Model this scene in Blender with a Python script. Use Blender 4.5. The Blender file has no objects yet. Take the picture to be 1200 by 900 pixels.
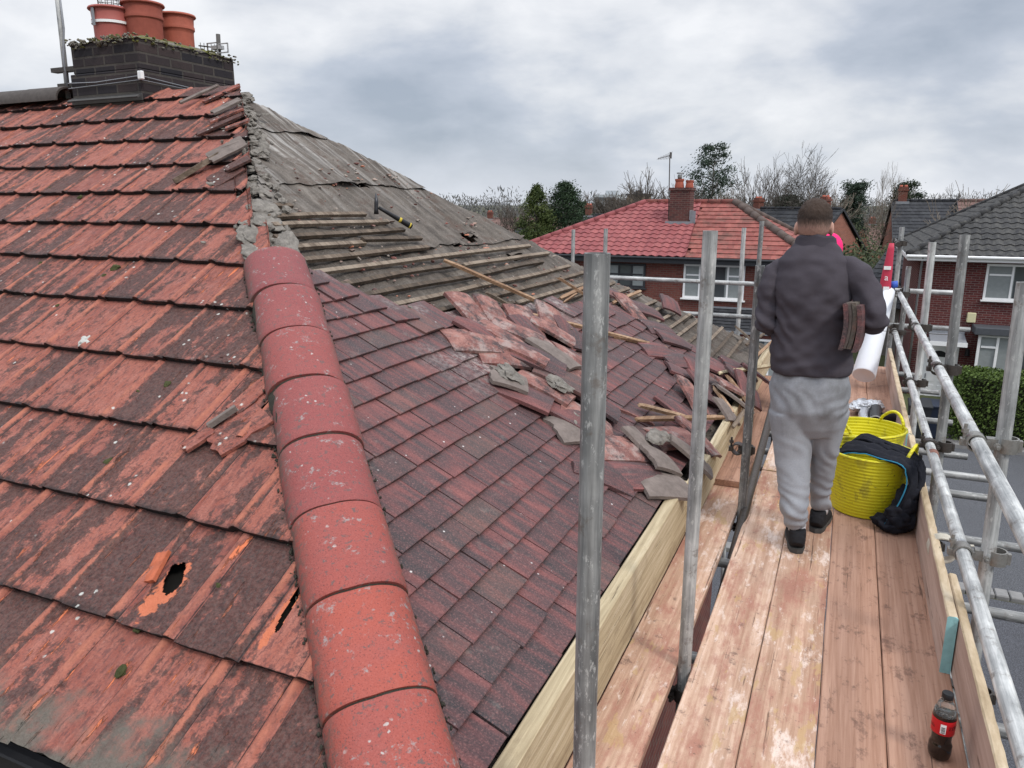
import bpy, bmesh, math, random
from mathutils import Vector, Matrix, noise
from math import sin, cos, pi, radians, sqrt, atan2, exp
rnd = random.Random(7)
S = bpy.context.scene
C = S.collection

# ------------------------------------------------------------------ camera
F_PX, CX, CY, HOR = 880.0, 600.0, 450.0, 237.0
PITCH = math.atan((CY-HOR)/F_PX); YAW = radians(24); CAM_H = 1.7
cam = bpy.data.cameras.new('camera'); camo = bpy.data.objects.new('camera', cam); C.objects.link(camo)
camo.location = (0, 0, CAM_H); camo.rotation_euler = (pi/2-PITCH, 0, YAW)
cam.sensor_width = 36; cam.lens = 36*F_PX/1200; cam.clip_start = .05; cam.clip_end = 3000
S.camera = camo

# ------------------------------------------------------------------ sky, sun, exposure
W = bpy.data.worlds.new('World'); S.world = W; W.use_nodes = True
SUN_EL, SUN_AZ = 48, 118      # azimuth clockwise from +Y
def build_world():
    nt = W.node_tree; nt.nodes.clear(); L = nt.links.new
    def nd(t, **k):
        n = nt.nodes.new(t)
        for a, b in k.items(): setattr(n, a, b)
        return n
    def mth(op, a, b=None, clamp=False):
        n = nd('ShaderNodeMath', operation=op); n.use_clamp = clamp
        for i, v in enumerate((a, b)):
            if v is None: continue
            if isinstance(v, (int, float)): n.inputs[i].default_value = v
            else: L(v, n.inputs[i])
        return n.outputs[0]
    out = nd('ShaderNodeOutputWorld')
    sky = nd('ShaderNodeTexSky', sky_type='NISHITA', sun_disc=False)
    sky.sun_elevation = radians(SUN_EL); sky.sun_rotation = radians(SUN_AZ)
    b1 = nd('ShaderNodeBackground'); b1.inputs[1].default_value = .09; L(sky.outputs[0], b1.inputs[0])
    tc = nd('ShaderNodeTexCoord'); sp = nd('ShaderNodeSeparateXYZ'); L(tc.outputs['Generated'], sp.inputs[0])
    z = mth('MAXIMUM', sp.outputs[2], 0.0)
    d = mth('ADD', z, .24)
    cb = nd('ShaderNodeCombineXYZ'); L(mth('DIVIDE', sp.outputs[0], d), cb.inputs[0]); L(mth('DIVIDE', sp.outputs[1], d), cb.inputs[1])
    def nz(sc, det, ro, off, dist=0.0):
        m = nd('ShaderNodeMapping'); m.inputs['Location'].default_value = off; m.inputs['Rotation'].default_value = (0, 0, radians(24)); m.inputs['Scale'].default_value = (1, 1, 2.3); L(tc.outputs['Generated'], m.inputs[0])
        n = nd('ShaderNodeTexNoise'); n.inputs['Scale'].default_value = sc; n.inputs['Detail'].default_value = det; n.inputs['Roughness'].default_value = ro
        n.inputs['Distortion'].default_value = dist
        L(m.outputs[0], n.inputs['Vector']); return n.outputs[0]
    n1 = nz(1.9, 6, .5, (3.4, 1.7, .2), .25); n2 = nz(6.5, 6, .55, (7, 2, 4), .2)
    s = mth('ADD', mth('MULTIPLY', n1, .75), mth('MULTIPLY', n2, .25))
    rp = nd('ShaderNodeValToRGB'); L(s, rp.inputs[0]); e = rp.color_ramp.elements
    e[0].position = .38; e[0].color = (.34, .385, .46, 1)
    e[1].position = .61; e[1].color = (.80, .81, .835, 1)
    x = e.new(.47); x.color = (.47, .51, .585, 1)
    x = e.new(.54); x.color = (.66, .68, .72, 1)
    # brighter band low down, and the overcast zenith brighter than the horizon
    low = mth('SUBTRACT', 1.0, mth('DIVIDE', z, .10), True)
    low = mth('MULTIPLY', low, low)
    mx = nd('ShaderNodeMix', data_type='RGBA'); L(mth('MULTIPLY', low, mth('MULTIPLY', nz(1.3, 3, .5, (1, 5, 2)), 1.0)), mx.inputs[0])
    L(rp.outputs[0], mx.inputs[6]); mx.inputs[7].default_value = (.84, .87, .93, 1)
    zen = mth('MAXIMUM', mth('SUBTRACT', z, .27), 0.0)
    stren = mth('ADD', 1.0, mth('MULTIPLY', zen, 2.9))
    b2 = nd('ShaderNodeBackground'); L(mx.outputs[2], b2.inputs[0]); L(stren, b2.inputs[1])
    cov = mth('ADD', .86, mth('MULTIPLY', n2, .12), True)
    ms = nd('ShaderNodeMixShader'); L(cov, ms.inputs[0]); L(b1.outputs[0], ms.inputs[1]); L(b2.outputs[0], ms.inputs[2])
    L(ms.outputs[0], out.inputs[0])
build_world()
sl = bpy.data.lights.new('sun', 'SUN'); sl.energy = 1.5; sl.angle = radians(11); sl.color = (1, .95, .88)
so = bpy.data.objects.new('sun', sl); C.objects.link(so)
a, e_ = radians(SUN_AZ), radians(SUN_EL)
so.rotation_euler = Vector((sin(a)*cos(e_), cos(a)*cos(e_), sin(e_))).to_track_quat('Z', 'Y').to_euler()
S.view_settings.view_transform = 'Standard'; S.view_settings.look = 'None'; S.view_settings.gamma = 1
S.view_settings.exposure = 0.26
S.render.engine = 'CYCLES'

# ------------------------------------------------------------------ helpers: projection of measured positions
def ray(x, y):
    a = x-CX; b = CY-y
    hf = F_PX*cos(PITCH)+b*sin(PITCH); z = -F_PX*sin(PITCH)+b*cos(PITCH)
    return Vector((a*cos(YAW)-hf*sin(YAW), a*sin(YAW)+hf*cos(YAW), z))
def hit(x, y, n, d):
    r = ray(x, y); n = Vector(n); o = Vector((0, 0, CAM_H)); return o + r*((d-n.dot(o))/n.dot(r))
def atY(x, y, Y): return hit(x, y, (0, 1, 0), Y)
def atX(x, y, X): return hit(x, y, (1, 0, 0), X)
def atZ(x, y, Z): return hit(x, y, (0, 0, 1), Z)

# ------------------------------------------------------------------ helpers: objects
def mkmesh(name, verts, faces, mat=None, smooth=False, tint=None, mats=None, fm=None):
    me = bpy.data.meshes.new(name); me.from_pydata([tuple(v) for v in verts], [], faces); me.update()
    if mats:
        for m in mats: me.materials.append(m)
        if fm: me.polygons.foreach_set('material_index', fm)
    elif mat: me.materials.append(mat)
    if smooth: me.polygons.foreach_set('use_smooth', [True]*len(me.polygons))
    if tint is not None:
        at = me.attributes.new('tint', 'FLOAT_COLOR', 'POINT')
        flat = []
        for t in tint: flat.extend((t[0], t[1], t[2], 1))
        at.data.foreach_set('color', flat)
    return me
def link(name, me, parent=None, M=None, label=None, cat=None, group=None, kind=None):
    o = bpy.data.objects.new(name, me); C.objects.link(o)
    if parent: o.parent = parent
    if M is not None: o.matrix_local = M
    if label: o['label'] = label
    if cat: o['category'] = cat
    if group: o['group'] = group
    if kind: o['kind'] = kind
    return o
def empty(name, loc, label, cat, group=None, rz=0):
    o = link(name, None, None, None, label, cat, group); o.location = loc; o.rotation_euler = (0, 0, rz); o.empty_display_size = .1
    return o
class MB:
    def __init__(s): s.v = []; s.f = []; s.t = []; s.m = []; s.cm = 0; s.ct = (.5, .5, .5)
    def add(s, vs, fs):
        b = len(s.v); s.v += [Vector(v) for v in vs]; s.f += [tuple(i+b for i in f) for f in fs]
        s.t += [s.ct]*len(vs); s.m += [s.cm]*len(fs)
    def box(s, c, d, R=None, bev=0.0, jit=0.0):
        hx, hy, hz = [q/2 for q in d]; c = Vector(c)
        if bev:
            vs = []
            for sx in (-1, 1):
                for sy in (-1, 1):
                    for sz in (-1, 1):
                        vs += [(sx*(hx-bev), sy*(hy-bev), sz*hz), (sx*(hx-bev), sy*hy, sz*(hz-bev)), (sx*hx, sy*(hy-bev), sz*(hz-bev))]
            bm = bmesh.new()
            for v in vs: bm.verts.new(v)
            bmesh.ops.convex_hull(bm, input=bm.verts); bm.verts.ensure_lookup_table(); bm.verts.index_update()
            P = [v.co.copy() for v in bm.verts]; Fs = [[v.index for v in f.verts] for f in bm.faces]; bm.free()
        else:
            P = [Vector((x, y, z)) for x in (-hx, hx) for y in (-hy, hy) for z in (-hz, hz)]
            Fs = [(0, 1, 3, 2), (4, 6, 7, 5), (0, 4, 5, 1), (2, 3, 7, 6), (0, 2, 6, 4), (1, 5, 7, 3)]
        if jit: P = [p+Vector([rnd.uniform(-jit, jit) for _ in range(3)]) for p in P]
        if R is not None: P = [R @ p for p in P]
        s.add([p+c for p in P], Fs); return s
    def tube(s, a, b, r, n=12, r2=None, cap=True, hollow=0.0):
        a, b = Vector(a), Vector(b); r2 = r if r2 is None else r2
        q = (b-a).to_track_quat('Z', 'Y'); vs = []
        rings = [(a, r), (b, r2)]
        if hollow: rings = [(a+(b-a)*.0, r-hollow)]+rings+[(b, r2-hollow), (b-(b-a).normalized()*.15, r2-hollow)]; rings = [rings[0]]+rings[1:]
        for p, rr in rings:
            for i in range(n):
                an = 2*pi*i/n; vs.append(p+q @ Vector((rr*cos(an), rr*sin(an), 0)))
        fs = []
        for k in range(len(rings)-1):
            for i in range(n):
                j = (i+1) % n; fs.append((k*n+i, k*n+j, (k+1)*n+j, (k+1)*n+i))
        if cap: fs.append(tuple(range(n))[::-1]); fs.append(tuple(range((len(rings)-1)*n, len(rings)*n)))
        s.add(vs, fs); return s
    def path(s, pts, rads, n=8, cap=True):
        pts = [Vector(p) for p in pts]; vs = []; up = None
        if isinstance(rads, (int, float)): rads = [rads]*len(pts)
        for k, p in enumerate(pts):
            d = (pts[min(k+1, len(pts)-1)]-pts[max(k-1, 0)]).normalized()
            if up is None: up = d.orthogonal().normalized()
            up = (up-d*up.dot(d)); up = up.normalized() if up.length > 1e-6 else d.orthogonal().normalized()
            sd = d.cross(up)
            for i in range(n):
                an = 2*pi*i/n; vs.append(p+(up*cos(an)+sd*sin(an))*rads[k])
        fs = [(k*n+i, k*n+(i+1) % n, (k+1)*n+(i+1) % n, (k+1)*n+i) for k in range(len(pts)-1) for i in range(n)]
        if cap: fs.append(tuple(range(n))[::-1]); fs.append(tuple(range((len(pts)-1)*n, len(pts)*n)))
        s.add(vs, fs); return s
    def lathe(s, prof, n=32, c=(0, 0, 0), ridge=None):
        vs = []; c = Vector(c)
        for r, z in prof:
            for i in range(n):
                an = 2*pi*i/n; rr = r if ridge is None else ridge(r, z, an); vs.append(c+Vector((rr*cos(an), rr*sin(an), z)))
        fs = [(k*n+i, k*n+(i+1) % n, (k+1)*n+(i+1) % n, (k+1)*n+i) for k in range(len(prof)-1) for i in range(n)]
        s.add(vs, fs); return s
    def mesh(s, name, mat=None, smooth=False, tint=False, mats=None):
        me = mkmesh(name, s.v, s.f, mat, smooth, s.t if tint else None, mats, s.m if mats else None)
        return me
    def build(s, name, mat, parent=None, smooth=False, tint=False, mats=None, **k):
        return link(name, s.mesh(name, mat, smooth, tint, mats), parent, **k)
def autosmooth(me, ang=40):
    bm = bmesh.new(); bm.from_mesh(me); c = cos(radians(ang))
    for e in bm.edges:
        if len(e.link_faces) == 2:
            e.smooth = e.link_faces[0].normal.dot(e.link_faces[1].normal) > c
    bm.to_mesh(me); bm.free(); me.polygons.foreach_set('use_smooth', [True]*len(me.polygons)); return me
def tag(o, label, cat, group=None):
    o['label'] = label; o['category'] = cat
    if group: o['group'] = group
    return o

# ------------------------------------------------------------------ helpers: materials
class NT:
    def __init__(s, name, rough=.8, metal=0, spec=.3):
        s.m = bpy.data.materials.new(name); s.m.use_nodes = True; s.nt = s.m.node_tree; s.nt.nodes.clear()
        s.out = s.nd('ShaderNodeOutputMaterial'); s.p = s.nd('ShaderNodeBsdfPrincipled'); s.L(s.p.outputs[0], s.out.inputs[0])
        s.p.inputs['Roughness'].default_value = rough; s.p.inputs['Metallic'].default_value = metal
        s.p.inputs['Specular IOR Level'].default_value = spec
        s._tc = None
    def nd(s, t, **k):
        n = s.nt.nodes.new(t)
        for a, b in k.items(): setattr(n, a, b)
        return n
    def L(s, a, b): s.nt.links.new(a, b)
    def setin(s, i, v):
        if isinstance(v, (int, float)): i.default_value = v
        elif isinstance(v, tuple): i.default_value = v if len(v) == len(i.default_value) else (v[0], v[1], v[2], 1)
        else: s.L(v, i)
    def obj(s):
        if not s._tc: s._tc = s.nd('ShaderNodeTexCoord')
        return s._tc.outputs['Object']
    def attr(s, name='tint'):
        a = s.nd('ShaderNodeAttribute'); a.attribute_name = name; sp = s.nd('ShaderNodeSeparateColor'); s.L(a.outputs['Color'], sp.inputs[0])
        return a.outputs['Vector'], sp.outputs[0], sp.outputs[1], sp.outputs[2]
    def rand(s): return s.nd('ShaderNodeObjectInfo').outputs['Random']
    def map(s, v, sc=(1, 1, 1), loc=(0, 0, 0), rot=(0, 0, 0)):
        m = s.nd('ShaderNodeMapping'); s.L(v, m.inputs[0]); m.inputs['Scale'].default_value = sc; m.inputs['Location'].default_value = loc; m.inputs['Rotation'].default_value = rot
        return m.outputs[0]
    def vadd(s, a, b, k=1.0):
        n = s.nd('ShaderNodeVectorMath', operation='MULTIPLY_ADD'); s.L(b, n.inputs[0]); n.inputs[1].default_value = (k, k, k); s.L(a, n.inputs[2]); return n.outputs[0]
    def noise(s, v, sc, det=4, ro=.55, dist=0, col=False):
        n = s.nd('ShaderNodeTexNoise'); s.L(v, n.inputs['Vector']); n.inputs['Scale'].default_value = sc; n.inputs['Detail'].default_value = det
        n.inputs['Roughness'].default_value = ro; n.inputs['Distortion'].default_value = dist; return n.outputs[1 if col else 0]
    def voro(s, v, sc, feat='F1', out='Distance'):
        n = s.nd('ShaderNodeTexVoronoi', feature=feat); s.L(v, n.inputs['Vector']); n.inputs['Scale'].default_value = sc; return n.outputs[out]
    def math(s, op, a, b=None, c=None, clamp=False):
        n = s.nd('ShaderNodeMath', operation=op); n.use_clamp = clamp
        for i, v in enumerate((a, b, c)):
            if v is not None: s.setin(n.inputs[i], v)
        return n.outputs[0]
    def step(s, v, lo, hi, a=0.0, b=1.0):
        n = s.nd('ShaderNodeMapRange'); n.clamp = True; s.setin(n.inputs[0], v); s.setin(n.inputs[1], lo); s.setin(n.inputs[2], hi); s.setin(n.inputs[3], a); s.setin(n.inputs[4], b)
        return n.outputs[0]
    def mix(s, f, a, b, mode='MIX'):
        n = s.nd('ShaderNodeMix', data_type='RGBA', blend_type=mode); s.setin(n.inputs[0], f); s.setin(n.inputs[6], a); s.setin(n.inputs[7], b); return n.outputs[2]
    def ramp(s, f, stops):
        n = s.nd('ShaderNodeValToRGB'); s.L(f, n.inputs[0]); e = n.color_ramp.elements
        e[0].position, e[0].color = stops[0][0], (*stops[0][1], 1); e[1].position, e[1].color = stops[-1][0], (*stops[-1][1], 1)
        for p, c in stops[1:-1]: x = e.new(p); x.color = (*c, 1)
        return n.outputs[0]
    def sep(s, v):
        n = s.nd('ShaderNodeSeparateXYZ'); s.L(v, n.inputs[0]); return n.outputs
    def comb(s, x, y, z=0.0):
        n = s.nd('ShaderNodeCombineXYZ'); s.setin(n.inputs[0], x); s.setin(n.inputs[1], y); s.setin(n.inputs[2], z); return n.outputs[0]
    def col(s, c): s.setin(s.p.inputs['Base Color'], c); return s
    def rough(s, v): s.setin(s.p.inputs['Roughness'], v); return s
    def bump(s, h, st=.5, d=.01):
        n = s.nd('ShaderNodeBump'); s.setin(n.inputs['Height'], h); n.inputs['Strength'].default_value = st; n.inputs['Distance'].default_value = d
        s.L(n.outputs[0], s.p.inputs['Normal']); return s

def mat_left_tile(frag=False):
    n = NT('broken_red_tile' if frag else 'weathered_red_concrete_tile', .78); o = n.obj(); tv, r, g, b = n.attr(); v = n.vadd(o, tv, 3.0); at = n.mix(.35, o, v)
    big = n.noise(n.map(v, (9, 2.2, 9)), 1, 5, .6); med = n.noise(v, 22, 6, .68, .4); fine = n.noise(v, 130, 3, .7); st = n.noise(n.map(v, (34, 9, 10)), 1, 5, .68)
    base = n.mix(r, (.225, .064, .046), (.335, .106, .072)); base = n.mix(n.step(st, .42, .7, 0, .75), base, (.42, .175, .13)); base = n.mix(n.step(n.noise(n.map(v, (70, 26, 10)), 1, 5, .75), .52, .60, 0, .8), base, (.095, .042, .04))
    base = n.mix(n.step(fine, .38, .70, 0, .75), base, (.17, .062, .052))
    # flaked away patches showing bright orange clay-coloured concrete; long flakes along the ribs
    fl = n.step(n.math('ADD', n.noise(n.map(v, (30, 4, 10)), 1, 5, .7), n.math('MULTIPLY', b, .07)), .665, .70)
    base = n.mix(fl, base, (.62, .17, .075))
    # black algae: soft patches plus whole stained pans
    dk = n.math('ADD', n.math('ADD', n.math('MULTIPLY', big, .72), n.math('MULTIPLY', med, .42)), n.math('MULTIPLY', g, .19))
    low = n.step(n.sep(o)[1], 0.2, 2.7, 1, 0); dk = n.math('ADD', dk, n.math('ADD', n.math('MULTIPLY', low, .020), n.math('MULTIPLY', n.math('SUBTRACT', fine, .5), .16)))
    hi = n.attr('rib')[1]; pp = n.attr('rib')[3]
    base = n.mix(n.math('MULTIPLY', hi, n.step(n.noise(n.map(v, (12, 7, 10)), 1, 5, .7), .42, .62, .12, .75)), base, n.mix(med, (.36, .10, .06), (.50, .20, .12)))
    dk = n.math('SUBTRACT', dk, n.math('MULTIPLY', hi, .13))
    k = n.step(dk, .628, .685); k = n.math('MULTIPLY', k, n.step(fine, .25, .65, 1, .6))
    c = n.mix(k, base, n.mix(n.step(n.noise(v, 75, 4, .75), .40, .62), (.012, .011, .012), (.066, .054, .050)))
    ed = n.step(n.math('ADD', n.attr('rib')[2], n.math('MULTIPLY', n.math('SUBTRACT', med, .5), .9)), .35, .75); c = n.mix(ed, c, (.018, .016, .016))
    if not frag:
        ln = n.math('ADD', n.step(n.math('ABSOLUTE', n.math('SUBTRACT', pp, .785)), .006, .016, 1, 0), n.step(n.math('ABSOLUTE', n.math('SUBTRACT', pp, .995)), .006, .014, 1, 0), None, True)
        c = n.mix(n.math('MULTIPLY', ln, n.step(med, .3, .5, .35, .95)), c, (.02, .014, .014))
    # brown-grey lichen crust on the lowest course
    yy = n.math('ADD', n.sep(o)[1], n.math('MULTIPLY', n.math('SUBTRACT', n.noise(o, 6, 5, .6), .5), .55))
    gk = n.math('MULTIPLY', n.step(yy, .10, .20, 0.0 if frag else .95, 0), n.step(med, .3, .5, .55, 1)); c = n.mix(gk, c, n.mix(fine, (.06, .055, .045), (.17, .15, .125)))
    # pale lichen discs
    vo = n.voro(n.vadd(o, n.noise(o, 90, 2, .5, 0, True), .012), 19); sel = n.step(n.noise(o, 3.3, 2), .55, .6)
    sp = n.math('MULTIPLY', n.step(vo, .10, .16, 1, 0), sel); c = n.mix(n.math('MULTIPLY', sp, .8), c, (.55, .56, .52))
    # broken face round the hole
    for (hx, hy, ra, rb) in (() if frag else ((-1.87, .585, .044, .105), (-1.42, .60, .018, .13))):
        q = n.math('ADD', n.math('POWER', n.math('DIVIDE', n.math('ADD', n.sep(o)[0], -hx), ra), 2.0), n.math('POWER', n.math('DIVIDE', n.math('ADD', n.sep(o)[1], -hy), rb), 2.0))
        q = n.math('ADD', q, n.math('MULTIPLY', n.math('SUBTRACT', med, .5), 5.0)); c = n.mix(n.step(q, .8, 1.0, .9, 0), c, n.mix(fine, (.42, .10, .045), (.62, .20, .10)))
    n.col(c); n.rough(n.step(med, .3, .7, .55, .9))
    n.bump(n.math('ADD', n.math('MULTIPLY', med, 1.2), n.math('ADD', n.math('MULTIPLY', fine, .35), n.math('SUBTRACT', n.math('MULTIPLY', big, .8), fl))), 1.0, .009); return n.m
def mat_right_tile(name='weathered_plum_plain_tile', dust=True):
    n = NT(name, .75); o = n.obj(); tv, r, g, b = n.attr(); v = n.vadd(o, tv, 5.0)
    st = n.noise(n.map(v, (26, 3.2, 10)), 1, 4, .55, .3); big = n.noise(v, 5, 3); fine = n.noise(v, 150, 3, .75); mot = n.noise(o, 1.7, 3)
    c = n.ramp(n.math('ADD', n.math('MULTIPLY', st, .75), n.math('MULTIPLY', n.math('SUBTRACT', r, .5), .10)),
               [(.24, (.045, .036, .038)), (.37, (.092, .050, .051)), (.46, (.155, .062, .060)), (.55, (.215, .080, .074)), (.68, (.33, .135, .112))])
    c = n.mix(n.step(g, .93, .96, 0, .45), c, n.mix(st, (.05, .045, .048), (.15, .11, .085)))
    c = n.mix(n.step(mot, .48, .7, 0, .45), c, (.06, .044, .045))
    c = n.mix(n.step(fine, .52, .72, 0, .55), c, (.33, .16, .145)); c = n.mix(n.step(fine, .30, .45, .65, 0), c, (.025, .02, .022))
    if dust:
        du = n.math('MULTIPLY', n.step(n.noise(o, 2.1, 3), .47, .6), n.math('MULTIPLY', n.step(n.sep(o)[1], .9, 1.3), n.step(n.sep(o)[0], 3.0, 3.5))); du = n.math('MULTIPLY', du, n.step(n.noise(o, 34, 6, .75), .44, .6)); c = n.mix(n.math('MULTIPLY', du, .75), c, (.46, .41, .38))
    gr = n.noise(o, 11, 6, .7); c = n.mix(n.step(gr, .60, .74, 0, .45), c, (.22, .19, .17))
    vo = n.voro(o, 21); c = n.mix(n.math('MULTIPLY', n.step(vo, .07, .11, 1, 0), n.step(n.noise(o, 5, 2), .56, .6)), c, (.55, .52, .50))
    n.col(c); n.rough(n.step(st, .3, .7, .55, .82)); n.bump(n.math('ADD', fine, n.math('MULTIPLY', big, 1.5)), .5, .003); return n.m
def mat_ridge():
    n = NT('red_half_round_ridge_tile', .62); o = n.obj(); tv, r, g, b = n.attr(); v = n.vadd(o, tv, 4.0)
    fine = n.noise(v, 210, 3, .7); med = n.noise(v, 26, 5, .65); big = n.noise(v, 6, 3)
    c = n.mix(r, (.20, .050, .052), (.36, .076, .048)); c = n.mix(n.step(big, .35, .7, 0, .5), c, (.25, .072, .066))
    c = n.mix(n.step(fine, .5, .75, 0, .4), c, (.40, .14, .12))
    c = n.mix(n.step(fine, .34, .41, .85, 0), c, (.06, .03, .03))
    c = n.mix(n.math('MULTIPLY', n.step(n.noise(v, 48, 5, .75), .57, .63), .85), c, (.10, .075, .07))
    c = n.mix(n.math('MULTIPLY', n.step(n.noise(v, 17, 5, .7), .585, .64), n.step(n.noise(v, 70, 4, .7), .45, .56, 0, .8)), c, (.27, .25, .24))
    w = n.vadd(o, n.noise(o, 60, 2, .5, 0, True), .02); vo = n.voro(w, 26)
    c = n.mix(n.math('MULTIPLY', n.step(vo, .09, .16, .8, 0), n.step(n.noise(o, 7, 2), .54, .62)), c, (.42, .41, .385))
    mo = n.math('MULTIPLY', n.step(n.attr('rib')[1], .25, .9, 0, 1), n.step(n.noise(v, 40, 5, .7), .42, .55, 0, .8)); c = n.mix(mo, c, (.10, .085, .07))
    n.col(c); n.bump(n.math('ADD', n.math('MULTIPLY', fine, .5), med), .55, .004); return n.m
def mat_felt():
    n = NT('old_roofing_felt', .92); o = n.obj(); st = n.noise(n.map(o, (9, 1.1, 4)), 1, 6, .6); med = n.noise(o, 14, 6, .7); fine = n.noise(o, 120, 3, .7); hs = n.noise(n.map(o, (3, 14, 4)), 1, 4)
    c = n.ramp(n.math('ADD', n.math('MULTIPLY', st, .6), n.math('MULTIPLY', med, .4)), [(.30, (.036, .030, .025)), (.45, (.084, .071, .060)), (.56, (.125, .107, .091)), (.70, (.215, .19, .166))])
    y = n.sep(o)[1]; pale = n.math('MULTIPLY', n.step(y, 2.6, 4.0), n.step(n.noise(n.map(o, (14, .8, 2)), 1, 4, .6), .50, .64)); c = n.mix(n.math('MULTIPLY', pale, .75), c, (.55, .53, .50))
    c = n.mix(n.step(n.noise(o, 6, 7, .72), .55, .63, 0, .75), c, (.085, .058, .045)); c = n.mix(n.step(fine, .56, .75, 0, .5), c, (.36, .32, .29)); c = n.mix(n.step(fine, .3, .42, .55, 0), c, (.04, .035, .03))
    n.col(c); n.bump(n.math('ADD', n.math('MULTIPLY', fine, .5), n.math('ADD', med, hs)), .8, .008); return n.m
def mat_wood(name, c1, c2, c3, ax=(60, 2.2, 60), tintamt=.5, bumpd=.003, stain=None, rough=.8, knots=None):
    n = NT(name, rough); o = n.obj(); tv, r, g, b = n.attr(); v = n.vadd(o, tv, 6.0)
    gr = n.noise(n.map(v, ax), 1, 6, .62, .5); lo = n.noise(n.map(v, tuple(a*.16 for a in ax)), 1, 4, .6, .6); fine = n.noise(v, 160, 3, .7)
    f = n.math('ADD', n.math('ADD', n.math('MULTIPLY', gr, .55), n.math('MULTIPLY', lo, .45)), n.math('MULTIPLY', n.math('SUBTRACT', r, .5), tintamt*.25))
    c = n.ramp(f, [(.33, c1), (.5, c2), (.66, c3)])
    ck = n.step(n.noise(n.map(v, tuple(a*(.7 if a > 5 else .5) for a in ax)), 1, 5, .7, .3), .335, .365, .8, 0); c = n.mix(ck, c, tuple(q*.28 for q in c1))
    if stain: c = stain(n, o, v, c, fine)
    n.col(c); n.bump(n.math('ADD', n.math('SUBTRACT', gr, ck), n.math('MULTIPLY', fine, .4)), .6, bumpd); return n.m
def board_stain(n, o, v, c, fine):
    p = n.noise(n.map(v, (8, 2.6, 5)), 1, 7, .75); c = n.mix(n.step(p, .49, .62, 0, .85), c, (.35, .16, .115)); c = n.mix(n.step(p, .36, .44, .7, 0), c, (.74, .62, .55)); c = n.mix(n.step(n.noise(v, 10, 7, .78), .58, .66, 0, .75), c, (.13, .08, .065))
    c = n.mix(n.step(n.noise(n.map(v, (16, 5, 9)), 1, 5, .6), .60, .63, 0, .6), c, (.45, .30, .14))
    c = n.mix(n.math('MULTIPLY', n.step(n.noise(v, 46, 4, .7), .64, .69), .6), c, (.10, .06, .05))
    sp = n.step(n.noise(n.map(v, (30, 9, 30)), 1, 5, .75), .60, .7, 0, .6); return n.mix(sp, c, (.80, .70, .63))
def mat_galv(name='weathered_galvanised_tube', dark=0.0):
    n = NT(name, .55, .15, .35); o = n.obj(); st = n.noise(n.map(o, (45, 45, 2.2)), 1, 6, .7); sp = n.noise(n.map(o, (1, 1, .35)), 70, 6, .75); f = n.noise(o, 8, 4)
    d = 1-dark; c = n.ramp(n.math('ADD', n.math('MULTIPLY', st, .65), n.math('MULTIPLY', f, .35)), [(.36, (.12*d, .125*d, .125*d)), (.5, (.30*d, .305*d, .30*d)), (.63, (.52*d, .525*d, .51*d))])
    c = n.mix(n.step(sp, .56, .63, 0, .65), c, (.56, .56, .54)); c = n.mix(n.step(n.noise(o, 15, 6, .75), .57, .66, 0, .6), c, (.12, .09, .07)); n.col(c); n.rough(n.step(f, .3, .7, .42, .68)); n.bump(sp, .25, .002); return n.m
def mat_brick(name, c1, c2, mortar, bw=.225, rh=.075, ms=.010, dirt=.3):
    n = NT(name, .9); o = n.obj(); s = n.sep(o); uv = n.comb(n.math('ADD', s[0], s[1]), s[2])
    bt = n.nd('ShaderNodeTexBrick'); n.L(uv, bt.inputs['Vector']); bt.inputs['Scale'].default_value = 1; bt.inputs['Brick Width'].default_value = bw; bt.inputs['Row Height'].default_value = rh
    bt.inputs['Mortar Size'].default_value = ms; bt.inputs['Mortar Smooth'].default_value = .3; bt.inputs['Color1'].default_value = (*c1, 1); bt.inputs['Color2'].default_value = (*c2, 1); bt.inputs['Mortar'].default_value = (*mortar, 1)
    ns = n.noise(o, 2.2, 5, .65); fn = n.noise(o, 45, 3, .7); c = n.mix(n.step(ns, .45, .7, 0, dirt), bt.outputs[0], tuple(q*.4 for q in c1)); c = n.mix(n.step(fn, .3, .7, .35, 0), c, tuple(q*.6 for q in c1)); n.col(c)
    n.bump(n.math('SUBTRACT', n.math('MULTIPLY', fn, .3), bt.outputs[1]), .6, .01); return n.m
def mat_plain(name, c, rough=.6, metal=0, var=.25, sc=12, bump=.2, spec=.3, bd=.003):
    n = NT(name, rough, metal, spec); o = n.obj(); f = n.noise(o, sc, 5, .6); n.col(n.mix(f, tuple(max(0, q*(1-var)) for q in c), tuple(min(1, q*(1+var)) for q in c))); n.bump(n.noise(o, sc*4, 4, .65), bump, bd); return n.m
def mat_tarmac(name, c, chip):
    n = NT(name, .85); o = n.obj(); f = n.noise(o, 90, 4, .75); v = n.voro(o, 55); b = n.noise(o, .35, 4); c0 = n.mix(n.step(v, .1, .6), tuple(q*1.8 for q in c), tuple(q*.6 for q in c)); c0 = n.mix(n.step(f, .5, .72, 0, chip), c0, (.38, .36, .36)); n.col(n.mix(n.step(b, .3, .7, 0, .35), c0, tuple(q*1.5 for q in c))); n.bump(n.math('ADD', f, v), .6, .01); return n.m
def mat_glass(name='window_glass'):
    n = NT(name, .08, 0, .6); o = n.obj(); n.col(n.mix(n.noise(o, 1.2, 2), (.03, .035, .04), (.10, .115, .12))); return n.m
def mat_leaf(name, c1, c2):
    n = NT(name, .7); tv, r, g, b = n.attr(); n.col(n.mix(r, c1, c2)); return n.m

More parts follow.
